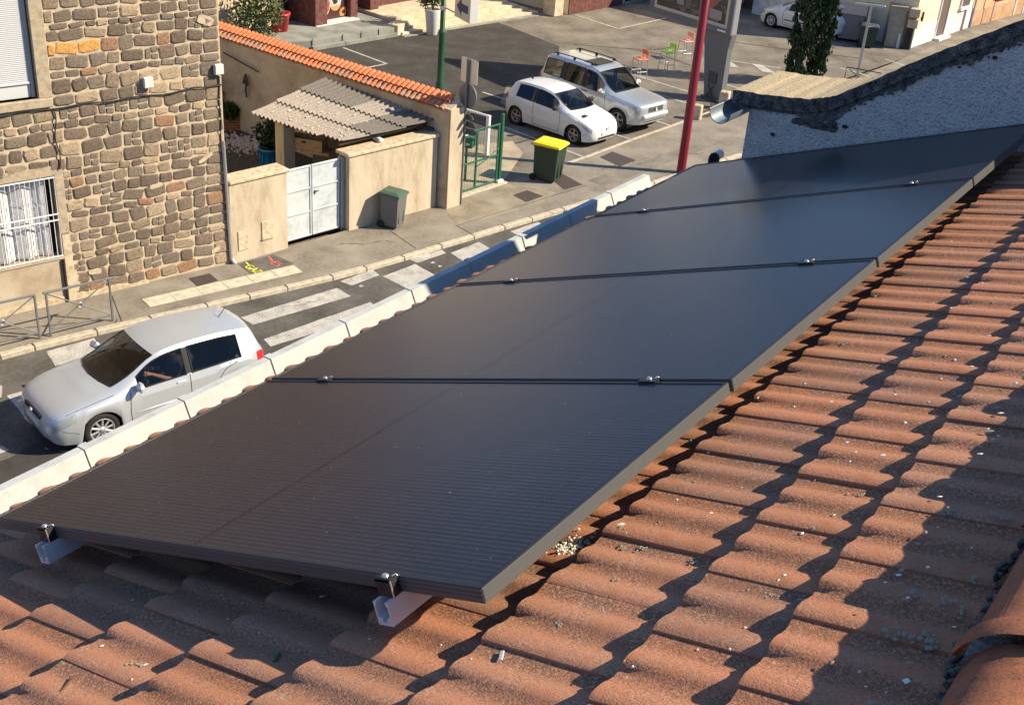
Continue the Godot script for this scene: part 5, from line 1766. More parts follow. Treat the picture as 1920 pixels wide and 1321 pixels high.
	obj("edge_trim", st, M.galv, sb)
	var navy := plain(C(.03, .035, .14), 0.5)
	st = new_st()
	slab(st, pv2([0.12, 0.36, 0.45, 0.1, 0.45, 0.24, 0.92, 0.24, 0.92, 0.48, 0.45, 0.48, 0.45, 0.62]), 0.268, 0.274)
	obj("arrow", st, navy, sb)
	st = new_st()
	bx(st, 0.14, 0.92, 0.86, 1.85, 0.268, 0.274)
	obj("blue_field", st, navy, sb)
	st = new_st()
	bx(st, 0.26, 0.44, 1.06, 1.22, 0.274, 0.278)
	obj("white_mark", st, M.white_plastic, sb)
	st = new_st()
	tube(st, [Vector3(29.05, 3.36, -22.5), Vector3(28.95, 3.32, -22.1), Vector3(28.85, 3.36, -21.66)], 0.02, 6)
	tag(obj("sign_bracket", st, M.grey_metal, self), "thin dark bracket from the lamp post to the arrow sign", "bracket")
	# dark red pole
	st = new_st()
	lathe(st, [Vector2(0.15, -0.1), Vector2(0.135, 0.0), Vector2(0.11, 9.0), Vector2(0, 9.0)], 20)
	tag(put("red_pole", done(st), M.red_paint, self, Transform3D(Basis(), Vector3(29.56, 0, -13.76))), "dark red street pole in front of the billboard", "pole")

# ======================================================================= car park things
func parking_things() -> void:
	# billboard on its offset stem
	var xf := along(Vector3(38.54, 0, -20.23), Vector3(37.32, 0, -16.28))
	var B := thing("billboard", "large grey framed billboard on a single stem behind the red pole", "billboard", xf)
	var L := 4.13
	var st := new_st()
	bx(st, 0, L, 2.4, 5.9, -0.3, 0.0, 0.03)
	obj("casing", st, M.galv, B)
	st = new_st()
	for e in [[0.0, L, 2.4, 2.6], [0.0, L, 5.7, 5.9], [0.0, 0.22, 2.6, 5.7], [L - 0.22, L, 2.6, 5.7]]: bx(st, e[0], e[1], e[2], e[3], 0.0, 0.05, 0.012)
	obj("frame", st, M.grey_metal, B)
	st = new_st()
	for e in [[0.22, L - 0.22, 2.6, 2.72], [0.22, 0.34, 2.72, 5.7], [L - 0.34, L - 0.22, 2.72, 5.7]]: bx(st, e[0], e[1], e[2], e[3], 0.0, 0.025, 0.006)
	obj("inner_frame", st, M.galv, B)
	st = new_st()
	quad_uv(st, [Vector3(0.34, 2.72, 0.012), Vector3(L - 0.34, 2.72, 0.012), Vector3(L - 0.34, 5.7, 0.012), Vector3(0.34, 5.7, 0.012)])
	var pm := plain(Color.WHITE, 0.35)
	pm.albedo_texture = poster_picture()
	obj("poster", st, pm, B)
	st = new_st()
	bx(st, 3.5, 3.9, 2.47, 2.53, 0.05, 0.054)
	obj("maker_plate", st, M.white_metal, B)
	st = new_st()
	slab(st, pv2([3.25, 0.0, 4.05, 0.0, 4.05, 1.9, 4.15, 2.4, 2.75, 2.4, 2.95, 1.7]), -0.28, -0.04)
	obj("stem", st, M.grey_metal, B)
	st = new_st()
	bx(st, 3.2, 4.12, -0.05, 0.1, -0.4, 0.1, 0.01)
	obj("stem_base", st, M.dark_grey, B)
	st = new_st()
	bx(st, 3.35, 3.75, 0.6, 1.0, -0.04, 0.0, 0.01)
	tube(st, [Vector3(3.4, 0.1, 0.02), Vector3(3.7, 0.55, 0.02)], 0.02, 5)
	tube(st, [Vector3(3.7, 0.1, 0.02), Vector3(3.4, 0.55, 0.02)], 0.02, 5)
	obj("service_hatch", st, M.dark_grey, B)
	# white concrete bollards
	var bs := [[36.85, -15.95, 0.62, 0.3, 0.34, "pale concrete bollard beside the billboard stem, taller of two"], [34.95, -16.02, 0.5, 0.26, 0.3, "pale concrete bollard at the foot of the red pole"]]
	for b in bs:
		st = new_st()
		bx(st, -b[3] / 2, b[3] / 2, -0.05, b[2], -b[4] / 2, b[4] / 2, 0.03)
		tag(put("concrete_bollard", done(st), M.coping, self, yaw(12, Vector3(b[0], 0, b[1]))), b[5], "bollard", "concrete bollards")
	st = new_st()
	sheet(st, pv2([35.2, -16.3, 36.6, -16.25, 37.9, -17.1, 39.0, -15.7, 37.2, -15.5, 35.3, -15.85]), 0.004)
	struct("verge_ground", st, M.soil)
	# bar stools
	var cs := [[37.95, -20.05, C(.8, .19, .09), "orange bar stool on the car park, nearest the silver car"], [39.75, -19.85, C(.36, .68, .04), "lime green bar stool between the orange stool and the billboard"], [42.0, -20.25, C(.75, .3, .26), "pale pink bar stool half hidden behind the billboard stem"]]
	for c in cs:
		var o := thing("bar_stool", c[3], "stool", yaw(-28, Vector3(c[0], 0, c[1])), "bar stools on the car park")
		var m := plain(c[2], 0.4)
		st = new_st()
		bx(st, -0.22, 0.22, 0.74, 0.78, -0.22, 0.22, 0.015)
		obj("seat", st, m, o)
		st = new_st()
		bx(st, 0.18, 0.22, 0.9, 1.08, -0.21, 0.21, 0.012)
		bx(st, 0.2, 0.225, 0.78, 0.9, -0.16, -0.1, 0.006); bx(st, 0.2, 0.225, 0.78, 0.9, 0.1, 0.16, 0.006)
		obj("backrest", st, m, o)
		for x in [-0.19, 0.19]:
			for z in [-0.19, 0.19]:
				st = new_st()
				cyl(st, Vector3(x * 1.2, 0, z * 1.2), Vector3(x, 0.75, z), 0.016, -1, 6)
				obj("leg", st, M.galv, o)
		st = new_st()
		for e in [[-0.21, -0.21, 0.21, -0.21], [-0.21, 0.21, 0.21, 0.21], [-0.21, -0.21, -0.21, 0.21]]:
			cyl(st, Vector3(e[0], 0.3, e[1]), Vector3(e[2], 0.3, e[3]), 0.012, -1, 6)
		obj("footrest", st, M.galv, o)
	# bus stop like post with a flat top, low rail
	var P := thing("square_post", "thin galvanised post with a short flat crossbar at its top", "post", yaw(20, Vector3(44.13, 0, -13.79)))
	st = new_st()
	bx(st, -0.05, 0.05, -0.05, 3.0, -0.05, 0.05, 0.006)
	obj("post", st, M.galv, P)
	st = new_st()
	bx(st, -0.06, 0.06, 2.98, 3.06, -0.62, 0.5, 0.01)
	tube(st, [Vector3(0, 2.2, 0), Vector3(0.0, 2.28, 0.3)], 0.02, 5)
	obj("crossbar", st, M.galv, P)
	st = new_st()
	tube(st, [Vector3(43.94, 0, -14.2), Vector3(43.94, 0.62, -14.2), Vector3(44.2, 0.62, -12.2), Vector3(44.2, 0, -12.2)], 0.022, 6)
	tube(st, [Vector3(43.96, 0.55, -14.1), Vector3(44.1, 0.05, -13.2)], 0.016, 6)
	tag(obj("low_rail", st, M.dark_grey, self), "low dark tubular rail beside the galvanised post", "rail")
	st = new_st()
	lump(st, Vector3(43.9, 0.15, -15.6), Vector3(0.75, 0.66, 0.55), 0.18, 10)
	tag(obj("boulder", st, M.coping, self), "pale boulder at the foot of the cypress", "boulder")
	# cabinets and bins before the dark building
	var cb := thing("utility_cabinet", "tall beige grey utility cabinet beside the cream house", "cabinet", yaw(24, Vector3(52.2, 0, -15.2)))
	st = new_st()
	bx(st, -0.55, 0.55, 0, 1.72, -0.35, 0.35, 0.02)
	bx(st, -0.58, 0.58, 1.72, 1.78, -0.38, 0.38, 0.01)
	obj("body", st, rough_mat(M.render_grey.albedo_texture, 2.0, 0.6, null, 0.1, C(.75, .78, .82)), cb)
	st = new_st()
	bx(st, -0.5, -0.02, 0.1, 1.65, 0.35, 0.36, 0.004); bx(st, 0.02, 0.5, 0.1, 1.65, 0.35, 0.36, 0.004)
	obj("door", st, plain(C(.36, .33, .3), 0.6), cb)
	var c2 := thing("utility_cabinet", "two small beige meter boxes on the corner of the cream house", "cabinet", yaw(4, Vector3(51.95, 0, -14.35)))
	for yy in [0.95, 1.4]:
		st = new_st()
		bx(st, -0.2, 0.25, yy, yy + 0.36, -0.2, 0.25, 0.012)
		obj("meter_box", st, M.coping, c2)
	st = new_st()
	bx(st, -0.1, 0.2, 0, 0.95, -0.2, 0.1)
	bx(st, 0.32, 0.46, 1.2, 1.6, 0.2, 0.3)
	obj("dark_board", st, M.black_metal, c2)
	st = new_st()
	bx(st, -0.05, 0.05, 0, 0.65, -0.05, 0.05, 0.01)
	tag(put("white_marker_post", done(st), M.white_plastic, self, Transform3D(Basis(), Vector3(51.75, 0, -14.75))), "short white marker post before the beige cabinet", "post")
	wheelie_bin("recycling_bin", "dark green bin in shade behind the galvanised post", yaw(20, Vector3(50.9, 0, -15.85)), M.bin_green, M.dark_grey, 0.85, 0.7, 0.98)
	var pp := thing("rubbish_container", "grey container with a pale sloping lid in the shade", "container", yaw(15, Vector3(51.6, 0, -16.9)))
	st = new_st()
	bx(st, -0.6, 0.6, 0.1, 1.2, -0.5, 0.5, 0.03)
	obj("body", st, M.grey_metal, pp)
	st = new_st()
	slab(st, pv2([-0.55, 1.2, 0.55, 1.2, 0.55, 1.32, -0.55, 1.62]), -0.65, 0.65, Transform3D(Basis(Vector3.UP, PI / 2), Vector3()))
	obj("lid", st, plain(C(.42, .36, .31), 0.6), pp)
	# round red and white sign against the orange house
	var rs := thing("round_sign", "round white road sign with a red rim by the orange house", "sign", yaw(-62, Vector3(60.9, 0, -13.2)))
	st = new_st()
	cyl(st, Vector3(0, 0, -0.03), Vector3(0, 1.9, -0.03), 0.035, -1, 8)
	obj("post", st, M.galv, rs)
	st = new_st()
	lathe(st, [Vector2(0, 0.03), Vector2(0.36, 0.03), Vector2(0.36, 0.0), Vector2(0, 0.0)], 28, Transform3D(Basis(Vector3.RIGHT, PI / 2).scaled(Vector3(1, 1, 1)), Vector3(0, 1.5, -0.02)), false)
	obj("red_disc", st, plain(C(.62, .02, .04), 0.5), rs)
	st = new_st()
	lathe(st, [Vector2(0.23, 0.036), Vector2(0, 0.036)], 28, Transform3D(Basis(Vector3.RIGHT, PI / 2), Vector3(0, 1.5, -0.02)), false)
	obj("white_centre", st, M.white_plastic, rs)

func poster_picture() -> ImageTexture:
	var w := 256; var h := 200
	var im := Image.create(w, h, false, Image.FORMAT_RGB8)
	im.fill(Color(0.3, 0.27, 0.26))
	var r := RandomNumberGenerator.new()
	r.seed = 12
	for k in 260:
		var c := Color(0.33, 0.29, 0.27).lerp([Color(0.5, 0.44, 0.4), Color(0.2, 0.18, 0.19), Color(0.55, 0.42, 0.37)][k % 3], r.randf())
		im.fill_rect(Rect2i(r.randi_range(0, w), r.randi_range(0, h), r.randi_range(4, 22), r.randi_range(3, 12)), c)
	for k in 60:                                   # a bare forearm
		var p := Vector2(190, 168).lerp(Vector2(236, 128), k / 59.0)
		im.fill_rect(Rect2i(int(p.x) - 8, int(p.y) - 9, 18, 17), Color(0.62, 0.4, 0.34))
	im.fill_rect(Rect2i(196, 172, 44, 22), Color(0.6, 0.58, 0.56))
	im.fill_rect(Rect2i(74, 160, 26, 24), Color(0.58, 0.57, 0.55))
	im.fill_rect(Rect2i(108, 166, 18, 22), Color(0.4, 0.42, 0.38))
	return ImageTexture.create_from_image(im)

# ======================================================================= greenery
func leaves(st: SurfaceTool, c: Vector3, d: Vector3, size: float) -> void:
	var a := d.normalized()
	var s := a.cross(Vector3(rng.randf_range(-1, 1), rng.randf_range(-1, 1), rng.randf_range(-1, 1))).normalized()
	var n := a.cross(s) * size * 0.15
	tri(st, c - s * size * 0.32, c + a * size + n, c + s * size * 0.32)
	tri(st, c - s * size * 0.32, c - a * size * 0.3 + n, c + s * size * 0.32)

func bush(parent: Node, called: String, c: Vector3, r: Vector3, n: int, size: float, m: Material) -> void:
	var st := new_st()
	var clumps := []
	for k in maxi(5, n / 60): clumps.append(Vector3(rng.randfn(0, 0.45), rng.randfn(0, 0.45), rng.randfn(0, 0.45)).limit_length(0.85))
	for k in n:
		var q: Vector3 = clumps[rng.randi() % clumps.size()] + Vector3(rng.randfn(0, 0.2), rng.randfn(0, 0.2), rng.randfn(0, 0.2))
		leaves(st, c + q * r, q + Vector3(rng.randfn(0, 0.5), rng.randf(), rng.randfn(0, 0.5)), size * rng.randf_range(0.6, 1.3))
	obj(called, st, m, parent)

func greenery() -> void:
	# cypress: one dark column of many small sprays round a trunk
	for c in [[42.0, -15.45, 0.42, 5.2, "dark green columnar cypress, left of the close pair before the white car"], [42.75, -15.0, 0.4, 5.9, "dark green columnar cypress, right of the close pair before the white car"]]:
		cypress(c)
	var st := new_st()
	# white planter with an olive
	var wp := thing("white_planter", "tall white planter with an olive bush by the terrace steps", "planter", Transform3D(Basis(), Vector3(37.1, 0, -29.35)))
	st = new_st()
	lathe(st, [Vector2(0.0, 0.0), Vector2(0.2, 0.0), Vector2(0.22, 0.03), Vector2(0.33, 1.0), Vector2(0.33, 1.03), Vector2(0.29, 1.03), Vector2(0.28, 0.92), Vector2(0.0, 0.92)], 24)
	obj("pot", st, M.white_plastic, wp)
	for k in 5:
		st = new_st()
		tube(st, [Vector3(0, 0.9, 0), Vector3(0.1 * cos(k * 1.3), 1.4, 0.1 * sin(k * 1.3)), Vector3(0.35 * cos(k * 1.3), 1.9, 0.35 * sin(k * 1.3))], 0.018, 5)
		obj("stem", st, M.bark, wp)
	bush(wp, "foliage", Vector3(-0.05, 1.65, 0), Vector3(0.55, 0.6, 0.55), 1500, 0.12, M.leaf_olive)
	# red pot by the tiled wall's far end
	var rp := thing("red_planter", "bright red flower pot on the terrace edge behind the tiled wall", "planter", Transform3D(Basis(), Vector3(31.7, 0.1, -32.6)))
	st = new_st()
	lathe(st, [Vector2(0.0, 0.0), Vector2(0.26, 0.0), Vector2(0.38, 0.85), Vector2(0.42, 0.86), Vector2(0.42, 0.94), Vector2(0.37, 0.94), Vector2(0.36, 0.84), Vector2(0, 0.84)], 24)
	obj("pot", st, M.red_plastic, rp)
	st = new_st()
	cyl(st, Vector3(0, 0.8, 0), Vector3(0.02, 2.6, 0.05), 0.05, 0.03, 7)
	obj("stem", st, M.bark, rp)
	var sh := thing("leafy_shrub", "leafy olive green shrub left of the red pot", "shrub", Transform3D(Basis(), Vector3(30.1, 0.0, -32.4)))
	bush(sh, "foliage", Vector3(0.2, 1.1, 0.1), Vector3(1.0, 1.1, 0.7), 1500, 0.14, M.leaf_olive)
	st = new_st()
	for k in 4: cyl(st, Vector3(0.05 * k, 0, 0), Vector3(0.2 * k - 0.2, 1.3, 0.1 * k - 0.2), 0.035, 0.02, 6)
	obj("stem", st, M.bark, sh)
	# blue tub in the yard
	var bt := thing("blue_tub", "bright blue plastic tub with a dark plant in the yard", "planter", Transform3D(Basis(), Vector3(21.1, 0, -22.35)))
	st = new_st()
	lathe(st, [Vector2(0.0, 0.0), Vector2(0.24, 0.0), Vector2(0.25, 0.02), Vector2(0.32, 0.55), Vector2(0.35, 0.56), Vector2(0.35, 0.62), Vector2(0.31, 0.62), Vector2(0.3, 0.52), Vector2(0, 0.52)], 24)
	for k in 12:
		var t := TAU * k / 12
		bx(st, cos(t) * 0.29 - 0.015, cos(t) * 0.29 + 0.015, 0.05, 0.5, sin(t) * 0.29 - 0.015, sin(t) * 0.29 + 0.015)
	obj("tub", st, M.blue_plastic, bt)
	bush(bt, "foliage", Vector3(0, 0.95, 0), Vector3(0.4, 0.55, 0.4), 900, 0.12, M.leaf_dark)
	# plants in the brick bed and a dark shrub in the corner
	var bp := thing("bed_plants", "dark spiky plants growing in the brick bed", "plant", Transform3D(Basis(), Vector3(22.9, 0.38, -25.7)))
	st = new_st()
	for k in 260:
		var b := Vector3(rng.randf_range(-0.5, 0.5), 0, rng.randf_range(-0.3, 0.3))
		leaves(st, b + Vector3(0, 0.1, 0), Vector3(rng.randfn(0, 0.35), 1, rng.randfn(0, 0.35)), rng.randf_range(0.2, 0.45))
	obj("foliage", st, M.leaf_dark, bp)
	var ds := thing("dark_shrub", "tall dark shrub in the yard corner beside the stone house", "shrub", Transform3D(Basis(), Vector3(22.6, 0.0, -26.6)))
	st = new_st()
	cyl(st, Vector3(0, 0, 0), Vector3(0, 1.2, 0), 0.04, 0.02, 6)
	obj("stem", st, M.bark, ds)
	bush(ds, "foliage", Vector3(0, 1.0, 0), Vector3(0.5, 1.1, 0.5), 1300, 0.13, M.leaf_dark)
	# weeds along the tiled wall
	var wd := [[24.0, -21.0, "weed tuft behind the orange tiles near the lamp post", 1.9], [25.9, -29.2, "flowering weeds at the terrace's left corner", 0.5], [27.6, -29.5, "yellowish weeds by the terrace edge", 0.4]]
	for w in wd:
		var o := thing("weed_plant", w[2], "plant", Transform3D(Basis(), Vector3(w[0], 0, w[1])))
		st = new_st()
		for k in 160:
			var b := Vector3(rng.randfn(0, 0.25), 0, rng.randfn(0, 0.25))
			leaves(st, b + Vector3(0, w[3] * rng.randf(), 0), Vector3(rng.randfn(0, 0.4), 1, rng.randfn(0, 0.4)), rng.randf_range(0.12, 0.3))
		obj("foliage", st, M.leaf_olive, o)
		st = new_st()
		for k in 6: cyl(st, Vector3(rng.randfn(0, 0.08), -0.01, rng.randfn(0, 0.08)), Vector3(rng.randfn(0, 0.2), w[3], rng.randfn(0, 0.2)), 0.012, 0.006, 4)
		obj("stem", st, M.leaf_green, o)

func cypress(c: Array) -> void:
	var cy := thing("cypress_tree", c[4], "tree", Transform3D(Basis(), Vector3(c[0], 0, c[1])), "pair of cypresses")
	var st := new_st()
	cyl(st, Vector3(0, -0.1, 0), Vector3(0.05, c[3] * 0.8, 0), 0.1, 0.03, 8)
	obj("trunk", st, M.bark, cy)
	st = new_st()
	var tufts := []
	for k in 150:                                # upright sprays that stand off the column
		var h := rng.randf()
		var t := rng.randf() * TAU
		var rad: float = c[2] * (0.55 + 0.6 * sin(minf(h * 2.4 + 0.45, PI * 0.86))) * (1.0 - 0.5 * h) * rng.randf_range(0.4, 1.12)
		tufts.append([Vector3(cos(t) * rad, 0.25 + h * c[3], sin(t) * rad), rng.randf_range(0.25, 0.5)])
	for k in 15000:
		var q: Array = tufts[rng.randi() % 150]
		var f := rng.randf()
		var o: Vector3 = q[0]
		var p := o + Vector3(rng.randfn(0, 0.07), (f - 0.3) * q[1], rng.randfn(0, 0.07)) * Vector3(1.2 - f, 1, 1.2 - f)
		leaves(st, p, Vector3(o.x + rng.randfn(0, 0.2), 0.9, o.z + rng.randfn(0, 0.2)), rng.randf_range(0.06, 0.14))
	obj("crown", st, M.leaf_dark, cy)

# ============================================================================= cars
func cv(keys: Array, a: float) -> float:       # smooth curve through keys
	if a <= keys[0][0]: return keys[0][1]
	var n := keys.size()
	if a >= keys[n - 1][0]: return keys[n - 1][1]
	var i := 0
	while a > keys[i + 1][0]: i += 1
	var x0: float = keys[i][0]; var x1: float = keys[i + 1][0]
	var y0: float = keys[i][1]; var y1: float = keys[i + 1][1]
	var d := (y1 - y0) / (x1 - x0)
	var m0 := d; var m1 := d
	if i > 0:
		var dp: float = (y0 - keys[i - 1][1]) / (x0 - keys[i - 1][0])
		m0 = 0.0 if dp * d <= 0 else 2.0 * dp * d / (dp + d)
	if i < n - 2:
		var dq: float = (keys[i + 2][1] - y1) / (keys[i + 2][0] - x1)
		m1 = 0.0 if dq * d <= 0 else 2.0 * dq * d / (dq + d)
	var t := (a - x0) / (x1 - x0); var h := x1 - x0
	var t2 := t * t; var t3 := t2 * t
	return (2 * t3 - 3 * t2 + 1) * y0 + (t3 - 2 * t2 + t) * h * m0 + (-2 * t3 + 3 * t2) * y1 + (t3 - t2) * h * m1

# point on the body: a back from the front axle, row r from sill (0) to roof centre (8); +x forward, z to the right
func car_row(P: Dictionary, a: float, r: int) -> Vector3:
	var top := cv(P.top, a)
	var belt := minf(cv(P.belt, a), top - 0.012)
	var zw := cv(P.zw, a); var zr := minf(cv(P.zr, a), zw - 0.04)
	var low: float = cv(P.sill, a)
	var arch := 0.0
	for w in [0.0, P.wb]:
		var d := absf(a - w)
		if d < P.arch:
			low = maxf(low, P.rw + sqrt(P.arch * P.arch - d * d) * 0.97)
		arch = maxf(arch, 1.0 - clampf((d - P.arch) / 0.12, 0, 1))
	low = minf(low, belt - 0.06)
	var g := clampf((top - belt - 0.07) / 0.3, 0, 1)
	var zb := zw - 0.045
	var y := 0.0; var z := 0.0
	match r:
		0: y = low; z = zw - 0.05 + 0.04 * arch
		1: y = lerpf(low, belt, 0.2); z = zw - 0.014 + 0.016 * arch
		2: y = lerpf(low, belt, 0.48); z = zw + 0.006 * arch
		3: y = lerpf(low, belt, 0.82); z = zw - 0.01
		4: y = belt; z = zb
		5: y = lerpf(lerpf(belt, top, 0.55), maxf(top - P.rail, belt + 0.01), g); z = lerpf(zb * 0.9, zr + 0.055, g)
		6: y = lerpf(lerpf(belt, top, 0.84), top - 0.028, g); z = lerpf(zb * 0.7, zr, g)
		7: y = lerpf(lerpf(belt, top, 0.97), top - 0.006, g); z = lerpf(zb * 0.38, zr * 0.55, g)
		8: y = top; z = 0.0
	var x := -a
	if r >= 5:
		var f := z / maxf(zr, 0.05)
		x += P.bow * clampf(1.0 - f * f, 0, 1) * cv(P.bowk, a)
	if r <= 1: x += (0.05 if r == 0 else 0.0) * (clampf((a - P.a1 + 0.2) / 0.2, 0, 1) - clampf((P.a0 + 0.2 - a) / 0.2, 0, 1))
	return Vector3(x, y, z)

func car_at(P: Dictionary, a: float, r: float, side: float, out := 0.0) -> Vector3:
	var i := mini(int(r), 7)
	var p := car_row(P, a, i).lerp(car_row(P, a, i + 1), r - i)
	if out != 0.0:
		var e := 0.03
		var q := car_row(P, a + e, i).lerp(car_row(P, a + e, i + 1), r - i) - car_row(P, a - e, i).lerp(car_row(P, a - e, i + 1), r - i)
		var r2 := minf(r + 0.25, 8.0); var r1 := maxf(r - 0.25, 0.0)
		var u := car_row(P, a, mini(int(r2), 7)).lerp(car_row(P, a, mini(int(r2), 7) + 1), r2 - mini(int(r2), 7)) - car_row(P, a, mini(int(r1), 7)).lerp(car_row(P, a, mini(int(r1), 7) + 1), r1 - mini(int(r1), 7))
		var n := (-q).cross(u).normalized()
		if n.z < 0 and absf(n.z) > 0.2: n = -n
		if n.y < 0 and absf(n.z) <= 0.2: n = -n
		p += n * out
	p.z *= side
	return p

func car_patch(P: Dictionary, a0: float, a1: float, ra: float, rb: float, rc: float, rd: float, side: float, out: float, na := 6, nr := 4) -> ArrayMesh:
	# rows ra..rb at the end a0, rc..rd at the end a1
	var st := new_st()
	st.set_smooth_group(1)
	var g := []
	for i in na + 1:
		var t := float(i) / na
		var row := []
		for j in nr + 1:
			var s := float(j) / nr
			var r := lerpf(lerpf(ra, rb, s), lerpf(rc, rd, s), t)
			var edge := minf(minf(t, 1 - t) * na, minf(s, 1 - s) * nr)
			row.append(car_at(P, lerpf(a0, a1, t), r, side, out * clampf(edge + 0.15, 0.15, 1)))
		g.append(row)
	for i in na:
		for j in nr:
			if side > 0: quad(st, g[i + 1][j], g[i][j], g[i][j + 1], g[i + 1][j + 1])
			else: quad(st, g[i][j], g[i + 1][j], g[i + 1][j + 1], g[i][j + 1])
	return done(st)

func car_line(P: Dictionary, pts: Array, side: float, rad: float, out := 0.0) -> ArrayMesh:
	var st := new_st()
	var o := []
	for i in pts.size() - 1:
		for k in 6: o.append(car_at(P, lerpf(pts[i][0], pts[i + 1][0], k / 6.0), lerpf(pts[i][1], pts[i + 1][1], k / 6.0), side, out))
	o.append(car_at(P, pts[-1][0], pts[-1][1], side, out))
	tube(st, o, rad, 5)
	return done(st)

func make_car(called: String, label: String, at: Transform3D, P: Dictionary) -> Node3D:
	var car := thing(called, label, "car", at, "cars on the street and car park")
	var paint: Material = P.paint
	# stations
	var sta := []
	var x: float = P.a0
	while x < P.a1:
		sta.append(x); x += 0.055 if (x < P.a0 + 0.3 or x > P.a1 - 0.35) else 0.08
	sta.append(P.a1)
	for w in P.windows: sta.append(w[0]); sta.append(w[1])
	for k in [P.ws[0], P.ws[1], P.rg[0], P.rg[1]]: sta.append(k)
	for w in [0.0, P.wb]: sta.append(w - P.arch); sta.append(w + P.arch)
	sta.sort()
	var S := [sta[0]]
	for s in sta:
		if s - S[-1] > 0.012: S.append(s)
	var body := new_st(); body.set_smooth_group(1)
	var glass := {}
	for side in [1.0, -1.0]:
		for i in S.size() - 1:
			var m: float = (S[i] + S[i + 1]) / 2
			for r in 8:
				var p := [car_at(P, S[i + 1], r, side), car_at(P, S[i], r, side), car_at(P, S[i], r + 1, side), car_at(P, S[i + 1], r + 1, side)]
				var dest := body
				var key := ""
				if r == 4:
					for k in P.windows.size():
						if m > P.windows[k][0] and m < P.windows[k][1]: key = "side_window%d%d" % [k, int(side)]
				elif r >= 6 and m > P.ws[0] and m < P.ws[1]: key = "windscreen"
				elif r >= 6 and m > P.rg[0] and m < P.rg[1]: key = "rear_window"
				if key:
					if not glass.has(key):
						glass[key] = new_st(); glass[key].set_smooth_group(1)
					dest = glass[key]
				var gh := cv(P.top, m) - cv(P.belt, m)
				dest.set_smooth_group(1 if gh < 0.3 or r < 3 else [2, 3, 4, 5, 5][r - 3])
				if side > 0: quad(dest, p[0], p[1], p[2], p[3])
				else: quad(dest, p[1], p[0], p[3], p[2])
	for e in [0, S.size() - 1]:                  # close nose and tail
		for r in 8:
			var a := car_at(P, S[e], r, 1.0); var b := car_at(P, S[e], r + 1, 1.0)
			var c := Vector3(a.x, a.y, -a.z); var d := Vector3(b.x, b.y, -b.z)
			if e == 0: quad(body, a, c, d, b)
			else: quad(body, c, a, b, d)
	obj("body", body, paint, car)
	for k in glass:
		obj("windscreen" if k == "windscreen" else "rear_window" if k == "rear_window" else "side_window", glass[k], M.glass, car)
	# dark cabin lining, floor, seats, dashboard
	var st := new_st()
	for side in [1.0, -1.0]:
		for i in S.size() - 1:
			if S[i] < P.ws[0] - 0.05 or S[i + 1] > P.a1 - 0.12: continue
			for r in 4:
				var p := []
				for e in [[i + 1, r], [i, r], [i, r + 1], [i + 1, r + 1]]:
					var q := car_at(P, S[e[0]], e[1], side)
					q.z -= side * 0.07; q.y = maxf(q.y, 0.28) - 0.01
					p.append(q)
				quad(st, p[1], p[0], p[3], p[2])
	var zi: float = cv(P.zw, 1.2) - 0.06
	bx(st, -P.a1 + 0.4, -P.a0 - 0.45, 0.2, 0.27, -zi + 0.03, zi - 0.03)
	obj("cabin_lining", st, M.dark_grey, car)
	st = new_st()
	var bl: float = cv(P.belt, 0.6)
	slab(st, pv2([-P.ws[0] + 0.05, bl - 0.02, -P.ws[0] - 0.42, bl - 0.03, -P.ws[0] - 0.5, bl - 0.2, -P.ws[0] - 0.2, bl - 0.35, -P.ws[0] + 0.05, bl - 0.35]), -zi + 0.06, zi - 0.06)
	obj("dashboard", st, M.black_metal, car)
	for z in [-0.36, 0.36]:
		st = new_st()
		box(st, Vector3(-1.45, 0.48, z), Vector3(0.52, 0.2, 0.5), 0.06)
		box(st, Vector3(-1.78, 0.86, z), Vector3(0.14, 0.66, 0.48), 0.06, Basis(Vector3.BACK, 0.22))
		box(st, Vector3(-1.86, 1.2, z), Vector3(0.1, 0.17, 0.26), 0.045, Basis(Vector3.BACK, 0.15))
		obj("front_seat", st, M.seat, car)
	st = new_st()
	box(st, Vector3(-2.3, 0.5, 0), Vector3(0.5, 0.2, zi * 1.7), 0.06)
	box(st, Vector3(-2.62, 0.85, 0), Vector3(0.14, 0.6, zi * 1.7), 0.06, Basis(Vector3.BACK, 0.25))
	obj("rear_seat", st, M.seat, car)
	st = new_st()
	var wheel := []
	for k in 17: wheel.append(Vector3(-1.0, bl + 0.0, -0.36) + Basis(Vector3.BACK, 0.45) * Vector3(0, sin(TAU * k / 16) * 0.185, cos(TAU * k / 16) * 0.185))
	tube(st, wheel, 0.014, 6)
	cyl(st, Vector3(-0.99, bl, -0.36), Vector3(-0.8, bl - 0.08, -0.36), 0.05, 0.03, 8)
	obj("steering_wheel", st, M.black_metal, car)
	# trims round the glass
	st = new_st()
	for side in [1.0, -1.0]:
		for w in P.windows:
			st.append_from(car_line(P, [[w[0], 4.02], [w[1], 4.02]], side, 0.011), 0, Transform3D())
			st.append_from(car_line(P, [[w[0], 4.97], [w[1], 4.97]], side, 0.009), 0, Transform3D())
			st.append_from(car_line(P, [[w[1], 4.0], [w[1], 5.0]], side, 0.016), 0, Transform3D())
			if w[0] > P.ws[1] + 0.1: st.append_from(car_line(P, [[w[0], 4.0], [w[0], 5.0]], side, 0.016), 0, Transform3D())
		st.append_from(car_line(P, [[P.ws[0], 6.0], [P.ws[1], 6.0]], side, 0.012), 0, Transform3D())
		st.append_from(car_line(P, [[P.ws[0], 6.0], [P.ws[0], 8.0]], side, 0.016), 0, Transform3D())
	put("window_trim", st.commit(), M.rubber, car)
